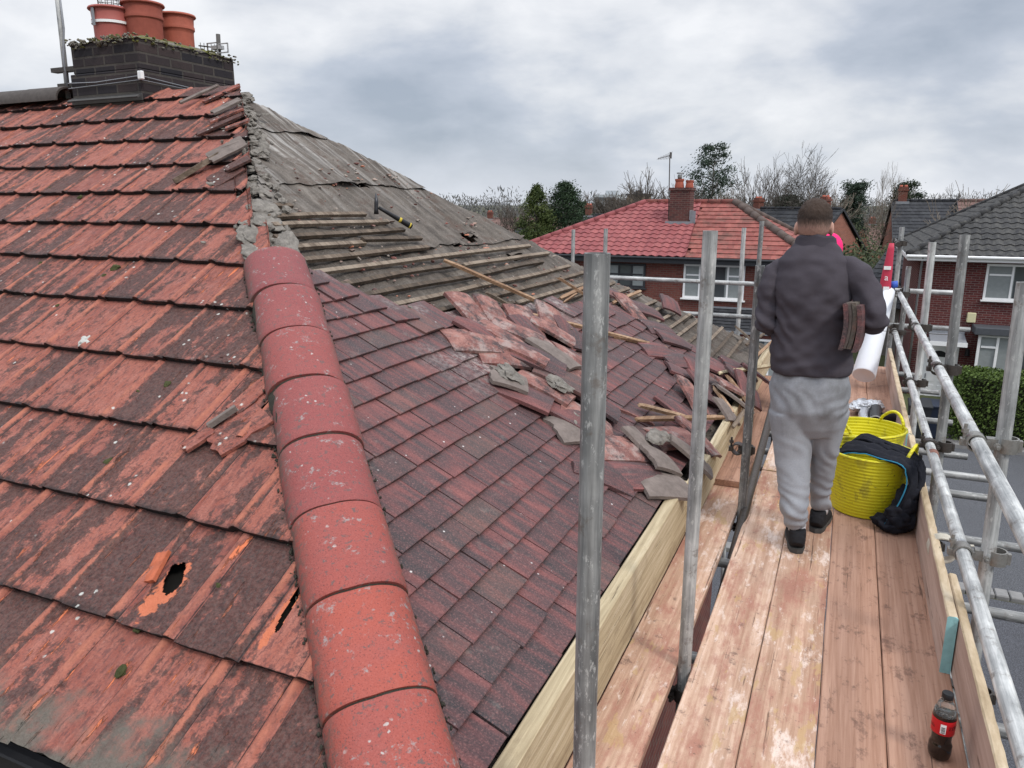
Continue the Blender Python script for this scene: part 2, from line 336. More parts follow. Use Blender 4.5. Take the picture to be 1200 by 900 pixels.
M_LT = mat_left_tile(); M_LTF = mat_left_tile(True); M_RT = mat_right_tile(); M_LOOSE = mat_right_tile('loose_plum_tile', False); M_RIDGE = mat_ridge(); M_FELT = mat_felt()
M_BATTEN = mat_wood('weathered_batten_wood', (.052, .038, .027), (.125, .092, .066), (.245, .195, .148), (70, 3, 70), .9)
M_FRESH = mat_wood('split_orange_wood', (.13, .072, .042), (.25, .15, .088), (.41, .28, .18), (60, 4, 60), .6)
M_BOARD = mat_wood('dusty_scaffold_board_wood', (.32, .185, .12), (.51, .335, .24), (.68, .50, .39), (55, 1.6, 55), .9, .004, board_stain)
M_BOARD2 = mat_wood('worn_brown_board_wood', (.20, .108, .072), (.325, .18, .122), (.44, .265, .19), (70, 1.8, 70), .6, .003,
    lambda n, o, v, c, fine: n.mix(n.step(n.noise(n.map(v, (12, 7, 9)), 1, 7, .78), .54, .64, 0, .7), c, (.12, .065, .05)))
M_TIMBER = mat_wood('sawn_softwood', (.26, .20, .12), (.44, .36, .23), (.62, .535, .39), (60, 2.0, 60), .4, .004, lambda n, o, v, c, fine: n.mix(n.step(n.noise(n.map(v, (9, 3, 7)), 1, 7, .75), .54, .68, 0, .6), c, (.22, .165, .10)))
M_TOE = mat_wood('stained_toe_board_wood', (.30, .20, .16), (.46, .34, .29), (.60, .48, .42), (40, 1.4, 22), .6, .003)
M_TOETOP = mat_wood('worn_board_edge_wood', (.25, .18, .10), (.46, .36, .24), (.66, .56, .42), (20, 5, 20), .4, .004)
M_GALV = mat_galv(); M_GALVD = mat_galv('dull_grey_tube', .35); M_GALVL = mat_galv('bright_galvanised_tube', -.35)
M_COUP = mat_plain('oily_coupler_steel', (.075, .065, .058), .5, .5, .5, 60, .5)
M_COUPL = mat_plain('galvanised_coupler_steel', (.27, .26, .24), .45, .6, .4, 60, .5)
M_DARK = mat_plain('dark_void', (.012, .011, .01), .95)
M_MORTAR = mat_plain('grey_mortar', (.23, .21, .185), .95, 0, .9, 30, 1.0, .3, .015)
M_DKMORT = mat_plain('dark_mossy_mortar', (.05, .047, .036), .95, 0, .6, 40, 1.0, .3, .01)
M_MOSS = mat_plain('green_moss', (.075, .08, .035), 1, 0, .6, 50, 1.0, .1, .01)
M_BRICK = mat_brick('red_house_brick', (.20, .062, .048), (.12, .036, .032), (.16, .12, .10))
M_BRICK2 = mat_brick('maroon_house_brick', (.145, .034, .032), (.085, .022, .024), (.20, .155, .14))
M_BRICKF = mat_brick('far_orange_brick', (.34, .125, .085), (.26, .09, .065), (.30, .22, .18))
M_SOOT = mat_brick('sooty_chimney_brick', (.022, .021, .026), (.062, .044, .042), (.085, .075, .065), .225, .072, .009, .5)
M_POT = mat_plain('terracotta_pot', (.36, .10, .065), .75, 0, .3, 14, .5)
M_POTD = mat_plain('dark_terracotta_pot', (.28, .075, .052), .8, 0, .45, 9, .5)
M_LEAD = mat_plain('lead_flashing', (.24, .25, .27), .6, .2)
M_WHITE = mat_plain('white_upvc', (.80, .80, .80), .4, 0, .05)
M_BLACK = mat_plain('black_plastic', (.015, .015, .017), .45, 0, .3)
M_GLASS = mat_glass(); M_CHB = mat_brick('dull_orange_chimney_brick', (.20, .062, .042), (.14, .042, .032), (.16, .12, .10))
M_CURT = mat_plain('net_curtain', (.24, .26, .26), .9, 0, .2, 9)
M_DARKRIDGE = mat_plain('blackened_ridge_tile', (.075, .065, .06), .9, 0, .5, 25, .7)
# ------------------------------------------------------------------ ground
GZ = -4.8
M_ROAD = mat_tarmac('street_tarmac', (.072, .075, .083), .35); M_DRIVE = mat_tarmac('chipped_drive_tarmac', (.055, .058, .068), .5)
M_PAVE = mat_tarmac('pavement_tarmac', (.135, .13, .13), .4); M_KERB = mat_plain('concrete_kerb', (.20, .195, .19), .85, 0, .3, 9)
M_GRASS = mat_plain('rough_grass', (.065, .075, .03), 1, 0, .5, 3, .6); M_FIELD = mat_plain('field', (.085, .085, .05), 1, 0, .5, .05)
def sheet(name, x0, y0, x1, y1, z, m):
    return link(name, mkmesh(name, [(x0, y0, z), (x1, y0, z), (x1, y1, z), (x0, y1, z)], [(0, 1, 2, 3)], m), kind='structure')
sheet('ground', -900, -400, 900, 1500, GZ-.02, M_FIELD)
sheet('drive', -14, -12, 30, 13.75, GZ+.0, M_DRIVE)
sheet('road', -70, 14.15, 80, 22.7, GZ-.008, M_ROAD)
b = MB(); b.box((5, 22.78, GZ+.03), (150, .14, .16), None, .02); b.build('kerb', M_KERB, None, kind='structure')
b = MB(); b.box((5, 23.85, GZ+.03), (150, 2.0, .13)); b.build('pavement', M_PAVE, None, kind='structure')
b = MB()
for i in range(-60, 160):
    b.ct = (rnd.random(), 0, 0); b.box((i*.215+.1, 13.95, GZ+.01), (.20, .28, .10), None, .015, .004)
b.build('kerb_strip', M_KERB, None, kind='structure')
sheet('garden', -40, 24.9, 60, 60, GZ+.02, M_GRASS)

# ------------------------------------------------------------------ the house under repair
XE, YE, ZE, T = -.72, 1.09, .1, .7
YF = 8.35; AL = math.atan(T); CA, SA = cos(AL), sin(AL); VTOP = 4.21; YR = YE+CA*VTOP; ZR = ZE+VTOP*SA; CF = (YF-YR)/VTOP
ML = Matrix(((1, 0, 0, 0), (0, CA, -SA, YE), (0, SA, CA, ZE), (0, 0, 0, 1)))          # near slope: x along eave, y up slope
MR = Matrix(((0, -CA, SA, XE), (1, 0, 0, 0), (0, SA, CA, ZE), (0, 0, 0, 1)))           # hip end: x = world y, y up slope

def D(v): return .155*max(0.0, 1-max(v, -.15)/2.6)**2          # the eaves sweep up: the lower courses lie flatter
def warp(p): return Vector((p.x, p.y, p.z+D(min((p.y-YE)/CA, (XE-p.x)/CA, (YF-p.y)/CF))))
def hipL(v): return XE-CA*v
def u0(v): return YE+CA*v
def u1(v): return YF-CF*v
def uvR(x, y):
    z = ZE
    for _ in range(40):
        p = hit(x, y, (T, 0, 1), z+T*XE); v = (XE-p.x)/CA; z = .5*z+.5*(ZE+D(v))
    return p.y, v
def uvL(x, y):
    z = ZE
    for _ in range(40):
        p = hit(x, y, (0, -T, 1), z-T*YE); v = (p.y-YE)/CA; z = .5*z+.5*(ZE+D(v))
    return p.x, v
def frR(u, v, h=0.0):                                          # frame lying on the swept hip-end slope
    dd = (D(v+.01)-D(v-.01))/.02; o = warp(MR @ Vector((u, v, 0)))
    yv = Vector((-CA, 0, SA+dd)).normalized(); xv = Vector((0, 1, 0)); zv = xv.cross(yv)
    M = Matrix(((xv.x, yv.x, zv.x, 0), (xv.y, yv.y, zv.y, 0), (xv.z, yv.z, zv.z, 0), (0, 0, 0, 1)))
    return Matrix.Translation(o+zv*h) @ M
house = empty('house', (-6, 4.5, GZ), 'brick house with half stripped hipped roof of red tiles beside the scaffold', 'house')
HM = Matrix.Translation((6, -4.5, -GZ))
def hp(name, me, M=Matrix.Identity(4), par=None, label=None, wp=None):
    if (wp is None and M != Matrix.Identity(4)) or wp:
        Mi = M.inverted()
        for v in me.vertices: v.co = Mi @ warp(M @ v.co)
    return link(name, me, par or house, (HM @ M) if par is None else M, label)

# walls
b = MB()
b.box((-6.7, 4.6, (GZ+.13)/2), (11.3, 6.4, .13-GZ))
hp('wall', b.mesh('wall', M_BRICK))
b = MB(); b.box((XE-.20, 4.6, .10), (.30, 6.9, .02)); b.box((-6.6, YE+.2, .14), (12, .3, .02)); b.box((XE-.035, 4.7, .13), (.022, 7.2, .15)); b.box((-6.6, YE+.03, .17), (11.7, .022, .15))
hp('fascia', b.mesh('fascia', M_BLACK))
b = MB()   # half round black gutter on the near eave
pr = [(.065*cos(a), .065*sin(a)) for a in [pi+pi*i/10 for i in range(11)]]
vs = []; fs = []
for x in (-12.5, XE-.35):
    vs += [(x, YE-.07+p, .225+q) for p, q in pr]
n_ = len(pr); fs = [(i, i+1, n_+i+1, n_+i) for i in range(n_-1)]
b.add(vs, fs); b.box((-6.7, YE-.135, .225), (11.6, .012, .014)); hp('gutter', b.mesh('gutter', M_BLACK))
# far slope and back, plain tiled
def simple_slope(M, xl, xr, name, mat, z=0.0, v1=None):
    v1 = v1 or VTOP; vs = []; fs = []
    n = 14
    for k in range(n+1): v = -.10+(v1+.10)*k/n; vs += [(xl(v), v, z), (xr(v), v, z)]
    return hp(name, mkmesh(name, vs, [(2*k, 2*k+1, 2*k+3, 2*k+2) for k in range(n)], mat), M)

# near slope: courses of ribbed tiles, each tile its own shell
VC = [uvL(0, y)[1] for y in (868, 688, 563, 473, 402, 345, 300, 262, 229, 201, 175, 153, 133)]
TW = .2455
PROF = [(0, 0), (.02, .0), (.035, -.003), (.12, -.004), (.25, -.0045), (.38, -.0045), (.5, -.0045), (.62, -.004), (.72, -.0035), (.79, -.005), (.808, .002), (.835, .0075), (.87, .0092), (.905, .0085), (.935, .0045), (.965, .0), (1.015, -.002)]
def left_tiles():
    V = []; Fc = []; TI = []; RB = []; HS_ = ((-1.868, .575, .034, .070, -.35), (-1.415, .60, .010, .12, -.1), (-2.02, 1.33, .006, .07, .1))
    def dense(P_, k):
        out = []
        for (a, h), (c, g) in zip(P_, P_[1:]):
            m = max(1, int((c-a)*k)); out += [(a+(c-a)*q/m, h+(g-h)*q/m) for q in range(m)]
        return out+[P_[-1]]
    for j, v0 in enumerate(VC):
        v1 = VC[j+1] if j+1 < len(VC) else VTOP+.0
        ln = v1-v0+.07
        off = rnd.uniform(-.03, .03)+(.0 if j % 2 else .12)*.0
        xr0 = hipL(v0)+.06
        ncol = int(7.5/TW) if j > 2 else int(5.0/TW)
        sag = 0
        for i in range(ncol):
            xa = -1.04-.0-(i+1)*TW+off+ (2*TW if False else 0)
            xa = XE-.02-(i+1)*TW+off+TW
            if xa > hipL(v0)+.02: continue
            if xa < -8.6: break
            near = any(xa-.05 < hx < xa+TW+.05 and v0-.1 < hy < v0+ln+.05 for hx, hy, *_ in HS_); PF = dense(PROF, 70) if near else PROF; NR = 70 if near else 9
            tint = (rnd.random(), rnd.random()**1.3, rnd.random()); yaw = rnd.gauss(0, .006); lift = abs(rnd.gauss(0, .0022)); sh = rnd.gauss(0, .0045); rl = rnd.gauss(0, .0016)
            if 7 <= j and xa > hipL(v0)-.35: yaw += rnd.uniform(-.05, .08); sh -= rnd.uniform(0, .05); lift += rnd.uniform(0, .015)
            jag = -.02 if j < 7 else rnd.uniform(-.22, -.04)
            if j >= 10: jag = rnd.uniform(-.10, .0)
            vrow = []
            rows = [-1]+list(range(NR+1))
            chips = [rnd.uniform(0, 10), rnd.uniform(0, 10)]
            seam = rnd.uniform(-.003, .003)
            for r in rows:
                rr = max(r, 0)/NR; v = v0+sh+rr*ln
                line = []
                for k, (p, h) in enumerate(PF):
                    x = xa+p*TW-yaw*(rr*ln)
                    xl = hipL(v)+jag+.02*noise.noise((v*25, j, i*3.1))
                    cut = x > xl
                    if cut: x = xl
                    z = h+(1-rr)*.030+lift*(1-rr)+rl*(p-.5)
                    z += -.012*sin(pi*min(1, max(0, (v)/VTOP)))*0
                    z += .012*noise.noise((x*.8, v*.9, 3))
                    e = .0025*noise.noise((x*40, chips[0]+v0*7, 0)) + (-.004 if noise.noise((x*14, chips[1], 1)) > .45 else 0)
                    vv = v-(e if r <= 0 else 0)
                    if r == -1: z -= .030; vv += .004
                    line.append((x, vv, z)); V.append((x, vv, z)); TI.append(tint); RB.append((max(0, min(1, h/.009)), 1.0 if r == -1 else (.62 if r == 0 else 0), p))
                vrow.append(line)
            base = len(V)-len(rows)*len(PF); n = len(PF)
            for r in range(len(rows)-1):
                for k in range(n-1):
                    a = base+r*n+k; q = (a, a+1, a+n+1, a+n)
                    P = [Vector(V[t]) for t in q]; c = sum(P, Vector())/4
                    if (P[1]-P[0]).length < 1e-5 and (P[2]-P[3]).length < 1e-5: continue
                    hole = False
                    for hx, hy, ra, rb, rot in HS_:
                        dx, dy = c.x-hx, c.y-hy; dx, dy = dx*cos(rot)-dy*sin(rot), dx*sin(rot)+dy*cos(rot)
                        if (dx/ra)**2+(dy/rb)**2 < 1+.9*noise.noise((c.x*32, c.y*24, 0))+.15*noise.noise((c.x*110, c.y*110, 0)): hole = True
                    if not hole: Fc.append(q)
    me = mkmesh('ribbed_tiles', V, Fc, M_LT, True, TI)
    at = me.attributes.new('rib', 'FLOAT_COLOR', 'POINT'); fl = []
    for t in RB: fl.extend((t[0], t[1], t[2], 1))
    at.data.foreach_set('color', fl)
    return autosmooth(me, 32)
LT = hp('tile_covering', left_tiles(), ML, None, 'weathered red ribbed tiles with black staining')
simple_slope(ML, lambda v: -12.4, lambda v: hipL(v)-.06, 'underlay', M_DARK, -.05)
simple_slope(ML, lambda v: -12.4, lambda v: -8.4, 'tile_covering', M_LT, 0)
vs = [(XE-.15, YF-.05, ZE-.08), (-12.4, YF-.05, ZE-.08), (-12.4, YR+.1, ZR-.13), (XE-CA*VTOP-.1, YR+.1, ZR-.13)]
hp('tile_covering', mkmesh('tile_covering', vs, [(0, 1, 2, 3)], M_RT))
b = MB(); b.add([(-12.4, YE-.1, 0), (-12.4, YF+.1, 0), (-12.4, YR, ZR)], [(0, 1, 2)]); hp('gable_wall', b.mesh('gable_wall', M_BRICK))

# hip end: plum plain tiles, still in place below the stripped part
GA = .1265; PW = .2125
BND = [(1.0, 2.35), (2.5, 2.22)]+[uvR(*q) for q in ((365, 328), (385, 338), (428, 357), (495, 378), (560, 383), (640, 380), (700, 372), (748, 376), (774, 386), (792, 402), (815, 414), (835, 423), (859, 434), (873, 442))]+[(9, -.3)]
def vmax(u):
    for (a, va), (c, vc) in zip(BND, BND[1:]):
        if a <= u <= c: return va+(vc-va)*(u-a)/(c-a)
    return 2.3 if u < 1 else -.2
def right_tiles():
    b = MB()
    for j in range(0, 18):
        v0 = .022+j*GA
        for i in range(-1, 36):
            ua = .96+i*PW+(PW/2 if j % 2 else 0)+rnd.gauss(0, .004)+.03*sin(j*2.1)*.5
            uc = ua+PW/2
            if ua+PW < u0(v0)+.02 or ua > u1(v0)-.02: continue
            lim = vmax(uc)
            if v0 > lim+rnd.uniform(-.05, .05): continue
            t = (rnd.random(), rnd.random(), rnd.random()); b.ct = t
            g = .0014+(.002 if rnd.random() < .3 else 0); th = .016; L = .27; lift = max(0, rnd.gauss(.0, .0015)); yaw = rnd.gauss(0, .004); sh = rnd.gauss(0, .0022)
            if lim-v0 < .2: yaw += rnd.gauss(0, .03); lift += rnd.uniform(0, .008)
            if uc > 3.3 and v0 > .9: yaw += rnd.gauss(0, .012)
            n = 5; vs = []
            for r, (vv, up) in enumerate(((0, 0), (.0, 1), (.003, 1), (L, 1))):
                for k in range(n):
                    p = k/(n-1); x = ua+g+p*(PW-2*g)
                    v = v0+sh+vv+(x-uc)*yaw+(.0012*noise.noise((x*50, v0*9, 0)) if r < 3 else 0)
                    x2 = min(max(x, u0(v)-.02), u1(v)+.02)
                    z = (1-vv/L)*.030+lift*(1-vv/L)+.003*(1-(2*p-1)**2)
                    z += -.03*math.exp(-((x2-5.0)/2.2)**2)*sin(pi*min(1, max(0, v/2.2)))*.0 + .010*noise.noise((x2*.9, v*1.1, 8))
                    if not up: z -= th
                    elif r == 1: z -= .0015
                    vs.append((x2, v, z))
            fs = [(r*n+k, r*n+k+1, (r+1)*n+k+1, (r+1)*n+k) for r in range(3) for k in range(n-1)]
            # sides
            fs += [(0, n, 2*n, 3*n), (n-1, 4*n-1, 3*n-1, 2*n-1)]
            b.add(vs, fs)
    return mkmesh('plain_tiles', b.v, b.f, M_RT, False, b.t)
hp('tile_covering', right_tiles(), MR, None, 'plum coloured plain tiles still in place')

# felt over the rafters
HOLES = []
for (x, y, ru, rv) in ((428, 210, .075, .045), (553, 268, .10, .045), (556, 272, .05, .06), (609, 293, .13, .04), (540, 281, .06, .02), (602, 290, .06, .03), (668, 340, .05, .03)):
    u, v = uvR(x, y); HOLES.append((u, v, ru, rv))
def felt_z(u, v):
    ph = (u-YE)/.40; s = abs(sin(pi*ph)); z = -.055-.016*s**.8*(.6+.9*noise.noise((u*.8, v*.8, 31)))
    z += .026*noise.noise((u*1.6, v*1.2, 2))+.012*noise.noise((u*6, v*2.4, 5))+.008*noise.noise((u*15, v*9, 9))
    return z
def felt():
    b = MB(); st = .032
    edges = [-.05, .75, 1.55, 2.32, 3.05, 3.72, VTOP+.02]
    for k in range(len(edges)-1):
        va, vb = edges[k], edges[k+1]+.09
        nv = int((vb-va)/st); nu = int((YF-YE)/st)
        idx = {}
        for i in range(nv+1):
            for j in range(nu+1):
                u = YE+j*(YF-YE)/nu; v = va+(vb-va)*i/nv
                w = 0 if i else .09*noise.noise((u*1.3, k*5, 0))+.04*noise.noise((u*6, k*3, 1))
                v2 = v+w*(1 if i == 0 else 0)
                if v2 > VTOP: v2 = VTOP
                a, c = u0(v2), u1(v2)
                if u < a-st or u > c+st: continue
                u2 = min(max(u, a-.0), c+.01*noise.noise((v2*30, 2, 2)))
                z = felt_z(u2, v2)+.012*(1-i/nv)
                if i <= 1: z += max(0, .085*noise.noise((u*2.6, k*7, 3))+.002)*(1 if i == 0 else .5)
                idx[i, j] = len(b.v); b.v.append(Vector((u2, v2, z))); b.t.append((.5, .5, .5))
        for i in range(nv):
            for j in range(nu):
                q = [(i, j), (i, j+1), (i+1, j+1), (i+1, j)]
                if any(t not in idx for t in q): continue
                P = [b.v[idx[t]] for t in q]; c = sum(P, Vector())/4
                bad = False
                for hu, hv, ru, rv in HOLES:
                    if ((c.x-hu)/ru)**2+((c.y-hv)/rv)**2 < 1+.9*noise.noise((c.x*14, c.y*14, 0)): bad = True
                if bad: continue
                b.f.append(tuple(idx[t] for t in q)); b.m.append(0)
    return b.mesh('roofing_felt', M_FELT, True)
hp('roofing_felt', felt(), MR)
for i, (u, v, ru, rv) in enumerate(HOLES[:5]):      # curled flaps above the tears
    b = MB(); vs = []
    for r in range(6):
        for c in range(8):
            p = c/7-.5; q = r/5; vs.append((u+p*ru*1.9, v+rv*.8-q*rv*.9, -.05+.055*q*(1-.5*q)*(1-2*abs(p)**1.5)+.012*noise.noise((c*.6, r*.7, i))))
    b.add(vs, [(r*8+c, r*8+c+1, r*8+c+9, r*8+c+8) for r in range(5) for c in range(7)]); hp('torn_flap', b.mesh('torn_flap', M_FELT, True), MR)
for i in range(17):                                   # rafters
    u = YE+.4*(i+.0)+.0
    vm = min((u-YE)/CA, (YF-u)/CF)-.05
    if vm < .3: continue
    b = MB(); b.ct = (rnd.random(),)*3
    for q in range(10): b.box((u, vm*(q+.5)/10, -.145), (.045, vm/10, .10))
    hp('rafter', b.mesh('rafter', M_BATTEN, tint=True), MR)
# far hip: a broken edge of felt and the hip rafter
b = MB(); b.ct = (.3, .3, .3); b.tube((XE-.1, YF-.1, ZE-.27), (XE-CA*VTOP, YR-.05, ZR-.25), .05, 6); hp('hip_rafter', b.mesh('hip_rafter', M_BATTEN, tint=True), wp=True)
b = MB(); b.ct = (.3, .3, .3); b.tube((XE, YE, ZE-.19), (XE-CA*VTOP, YR, ZR-.17), .05, 6); hp('hip_rafter', b.mesh('hip_rafter', M_BATTEN, tint=True), wp=True)

# battens
def batten(u_a, u_b, v, ty=0.0, dz=0.0, mat=None, w=.030, h=.022):
    b = MB(); b.ct = (rnd.random(), rnd.random(), rnd.random()); n = max(2, int((u_b-u_a)/.09)); vs = []; ph = rnd.uniform(0, 99)
    for i in range(n+1):
        p = i/n; u = u_a+(u_b-u_a)*p; vv = v+ty*p+.010*noise.noise((u*.9, ph, 0)); z = -.038+dz+.010*noise.noise((u*1.3, ph, 4))
        e = .0012*noise.noise((u*20, ph, 1))
        vs += [(u, vv-w/2+e, z), (u, vv+w/2, z), (u, vv+w/2-e, z+h+e), (u, vv-w/2, z+h)]
    fs = [(4*i+k, 4*i+(k+1) % 4, 4*i+4+(k+1) % 4, 4*i+4+k) for i in range(n) for k in range(4)]+[(3, 2, 1, 0), (4*n, 4*n+1, 4*n+2, 4*n+3)]
    b.add(vs, fs); return hp('batten', b.mesh('batten', mat or M_BATTEN, tint=True), MR)
def bat_px(x0, y0, x1, y1):
    ua, va = uvR(x0, y0); ub, vb = uvR(x1, y1); batten(ua, ub, (va+vb)/2 if abs(va-vb) < .15 else va)
for v, ub in ((2.80, 3.62), (2.69, 4.23), (2.61, 4.40), (2.51, 4.46), (2.41, 3.88), (2.31, 4.50)):
    batten(u0(v)+rnd.uniform(.02, .07), ub, v)
batten(3.86, 4.50, 2.42, -.03, .018)
vv = 2.20
for k, ub in enumerate((6.05, 6.22, 5.95, 6.3, 6.5, 6.65, 6.8, 6.95, 7.05, 7.2, 7.3, 7.42, 7.5, 7.6, 7.7, 7.8, 7.9, 8.0)):
    v = 2.20-.1155*k; a = u0(v)+.05
    if v < 2.05:
        a = next((q/50 for q in range(100, 430) if vmax(q/50) < v and q/50 > 3), 8.5)-.35
    e = min(ub, u1(v)-.03)+rnd.uniform(-.04, .02)
    if e-a < .25: continue
    if k in (1, 5, 9): m = a+(e-a)*rnd.uniform(.35, .6); batten(a, m, v, .01); batten(m+.01, e, v-.008, -.015)
    else: batten(a, e, v, rnd.uniform(-.012, .012))

def rock(b, c, d, seed, R=None, sub=2, amp=.35):
    bm = bmesh.new(); bmesh.ops.create_icosphere(bm, subdivisions=sub, radius=.5)
    vs = []
    for v in bm.verts:
        p = v.co.normalized()*.5; p *= 1+amp*noise.noise(p*2.3+Vector((seed*3.1, seed*1.7, 0)))+amp*.5*noise.noise(p*6+Vector((seed, 0, seed)))
        p = Vector((p.x*d[0], p.y*d[1], p.z*d[2])); 
        if R is not None: p = R @ p
        vs.append(p+Vector(c))
    b.add(vs, [[v.index for v in f.verts] for f in bm.faces]); bm.free()
# half-round hip tiles still bedded on the lower hip
HD = Vector((-CA, CA, SA)).normalized(); HN = Vector((T, -T, 2)).normalized(); HS = HD.cross(HN)
MH = Matrix(((HS.x, HD.x, HN.x, XE), (HS.y, HD.y, HN.y, YE), (HS.z, HD.z, HN.z, ZE), (0, 0, 0, 1)))
RW, RH = .152, .118
TR = None
def ridge_tile_mesh(L, w=RW, h=RH, th=.016, ovl=.0012):
    V = []; Fc = []; RB = []; n = 26; rows = [0, .006, .03, L*.33, L*.66, L-.03, L-.006, L]
    for r, y in enumerate(rows):
        k = 1.0+ovl/w*(1-y/L)*2; rr = k*(.982 if r in (0, len(rows)-1) else 1)
        for i in range(n+1):
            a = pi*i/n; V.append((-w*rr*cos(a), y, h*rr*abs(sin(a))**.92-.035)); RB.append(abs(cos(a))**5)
    m = len(rows)
    for r, y in ((0, rows[0]), (1, rows[-1])):
        for i in range(n+1):
            a = pi*i/n; V.append((-(w-th)*cos(a), y, (h-th)*abs(sin(a))**.92-.035)); RB.append(1)
    N = n+1
    Fc += [(r*N+i, r*N+i+1, (r+1)*N+i+1, (r+1)*N+i) for r in range(m-1) for i in range(n)]
    Fc += [(m*N+i, m*N+i+1, i+1, i) for i in range(n)]+[((m-1)*N+i, (m-1)*N+i+1, (m+1)*N+i+1, (m+1)*N+i) for i in range(n)]
    Fc += [(m*N+i+1, m*N+i, (m+1)*N+i, (m+1)*N+i+1) for i in range(n)]
    t = (TR if TR is not None else rnd.random(), rnd.random(), rnd.random())
    me = mkmesh('ridge_tile', V, Fc, M_RIDGE, True, [t]*len(V)); at = me.attributes.new('rib', 'FLOAT_COLOR', 'POINT'); fl = []
    for q in RB: fl.extend((q, q, q, 1))
    at.data.foreach_set('color', fl); return autosmooth(me, 45)
RL = .358; KD = 1/1.293; TOPH = 2.30*1.293
for k in range(9):
    y0 = TOPH-RL*(k+1)-.02*0
    TR = min(1, max(0, k/8*.9+rnd.gauss(.02, .12))); me = ridge_tile_mesh(RL-.008-rnd.uniform(0, .005))
    o = hp('ridge_tile', me, MH @ Matrix.Translation((rnd.gauss(0, .003)+.040*(1-y0/TOPH), y0, rnd.gauss(0, .002))) @ Matrix.Rotation(rnd.gauss(0, .008), 4, 'Z') @ Matrix.Rotation(rnd.gauss(0, .012), 4, 'Y'))
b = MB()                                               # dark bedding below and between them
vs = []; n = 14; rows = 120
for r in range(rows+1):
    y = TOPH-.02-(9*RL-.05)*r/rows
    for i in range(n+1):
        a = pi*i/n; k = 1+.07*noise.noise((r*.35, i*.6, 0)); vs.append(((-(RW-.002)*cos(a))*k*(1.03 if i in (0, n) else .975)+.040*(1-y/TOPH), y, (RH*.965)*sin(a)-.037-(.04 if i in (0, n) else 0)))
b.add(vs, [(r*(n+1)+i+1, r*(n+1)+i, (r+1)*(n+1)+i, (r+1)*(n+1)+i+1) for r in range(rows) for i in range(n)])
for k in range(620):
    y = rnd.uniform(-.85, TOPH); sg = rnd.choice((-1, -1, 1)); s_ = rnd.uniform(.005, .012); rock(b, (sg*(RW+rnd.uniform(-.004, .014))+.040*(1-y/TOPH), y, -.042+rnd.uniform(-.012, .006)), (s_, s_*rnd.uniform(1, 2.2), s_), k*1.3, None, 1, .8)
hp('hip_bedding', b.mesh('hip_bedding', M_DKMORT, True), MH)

# rough mortar left along the bare upper hip
def seeded_rock(mb, c, d, R=None, sub=2, amp=.35): rock(mb, c, d, rnd.uniform(0, 50), R, sub, amp)
b = MB(); vs = []
for r in range(81):
    y = TOPH-.03+(VTOP*1.293-TOPH)*r/80
    for i in range(5): vs.append(((i/4-.5)*(.26-.06*r/80)+.02*noise.noise((r*.4, i, 0)), y, -.075-.045*abs(i/4-.5)*2+.03*noise.noise((r*.5, i*.9, 3))))
b.add(vs, [(r*5+i, r*5+i+1, r*5+i+6, r*5+i+5) for r in range(80) for i in range(4)])
y = TOPH-.03; top = VTOP*1.293
while y < top:
    p = (y-TOPH)/(top-TOPH)
    w = .11-.035*p
    b_ = (rnd.gauss(-.015, .03), y, -.045+rnd.gauss(0, .01))
    b_ = (rnd.gauss(-.015, .05-.02*p), y, -.062+rnd.gauss(0, .012))
    seeded_rock(b, b_, (w*rnd.uniform(.3, .85), rnd.uniform(.03, .09), rnd.uniform(.02, .04)), Matrix.Rotation(rnd.uniform(-1.5, 1.5), 3, 'Z') @ Matrix.Rotation(rnd.uniform(-.5, .5), 3, 'Y'), 2, .75)
    y += rnd.uniform(.008, .022)
for k in range(60):
    y = rnd.uniform(TOPH, top); seeded_rock(b, (rnd.gauss(-.06, .09), y, -.07+rnd.uniform(0, .02)), (rnd.uniform(.015, .05), rnd.uniform(.02, .06), rnd.uniform(.01, .03)), Matrix.Rotation(rnd.uniform(-1.5, 1.5), 3, 'Z'), 1, .6)
hp('hip_mortar', b.mesh('hip_mortar', M_MORTAR, False), MH)
# slabs of pale mortar with rough side up where the hip tiles were lifted (between the intact tiles and the stripped slope)
for (hx_, hy_, L, w, rz) in ((-.05, .10, .26, .20, .1), (-.07, .30, .24, .22, -.2), (-.03, .47, .2, .2, .3), (.06, .2, .3, .12, 0), (-.02, .62, .18, .18, .6)):
    b = MB(); seeded_rock(b, (0, 0, 0), (w, L, .035), None, 4, .5)
    # ridged imprint
    b.v = [Vector((p.x, p.y, p.z+.0025*sin(p.x*240+3*noise.noise(p*9))+.007*noise.noise(p*38))) for p in b.v]
    hp('mortar_slab', b.mesh('mortar_slab', M_MORTAR, True), MH @ Matrix.Translation((hx_, TOPH+hy_, -.035-.10*abs(hx_))) @ Matrix.Rotation(rz, 4, 'Z') @ Matrix.Rotation(-hx_*4, 4, 'Y'))

# top ridge running left from the chimney, with a rounded grey ridge tile end, and lead under the stack
for k in range(9):
    me = ridge_tile_mesh(.45, .13, .12)
    me.materials[0] = M_DARKRIDGE
    hp('ridge_tile', me, Matrix.Translation((-6.02-.455*(k+1), YR, ZR+.03)) @ Matrix.Rotation(-pi/2, 4, 'Z') @ Matrix.Translation((0, 0, 0)))
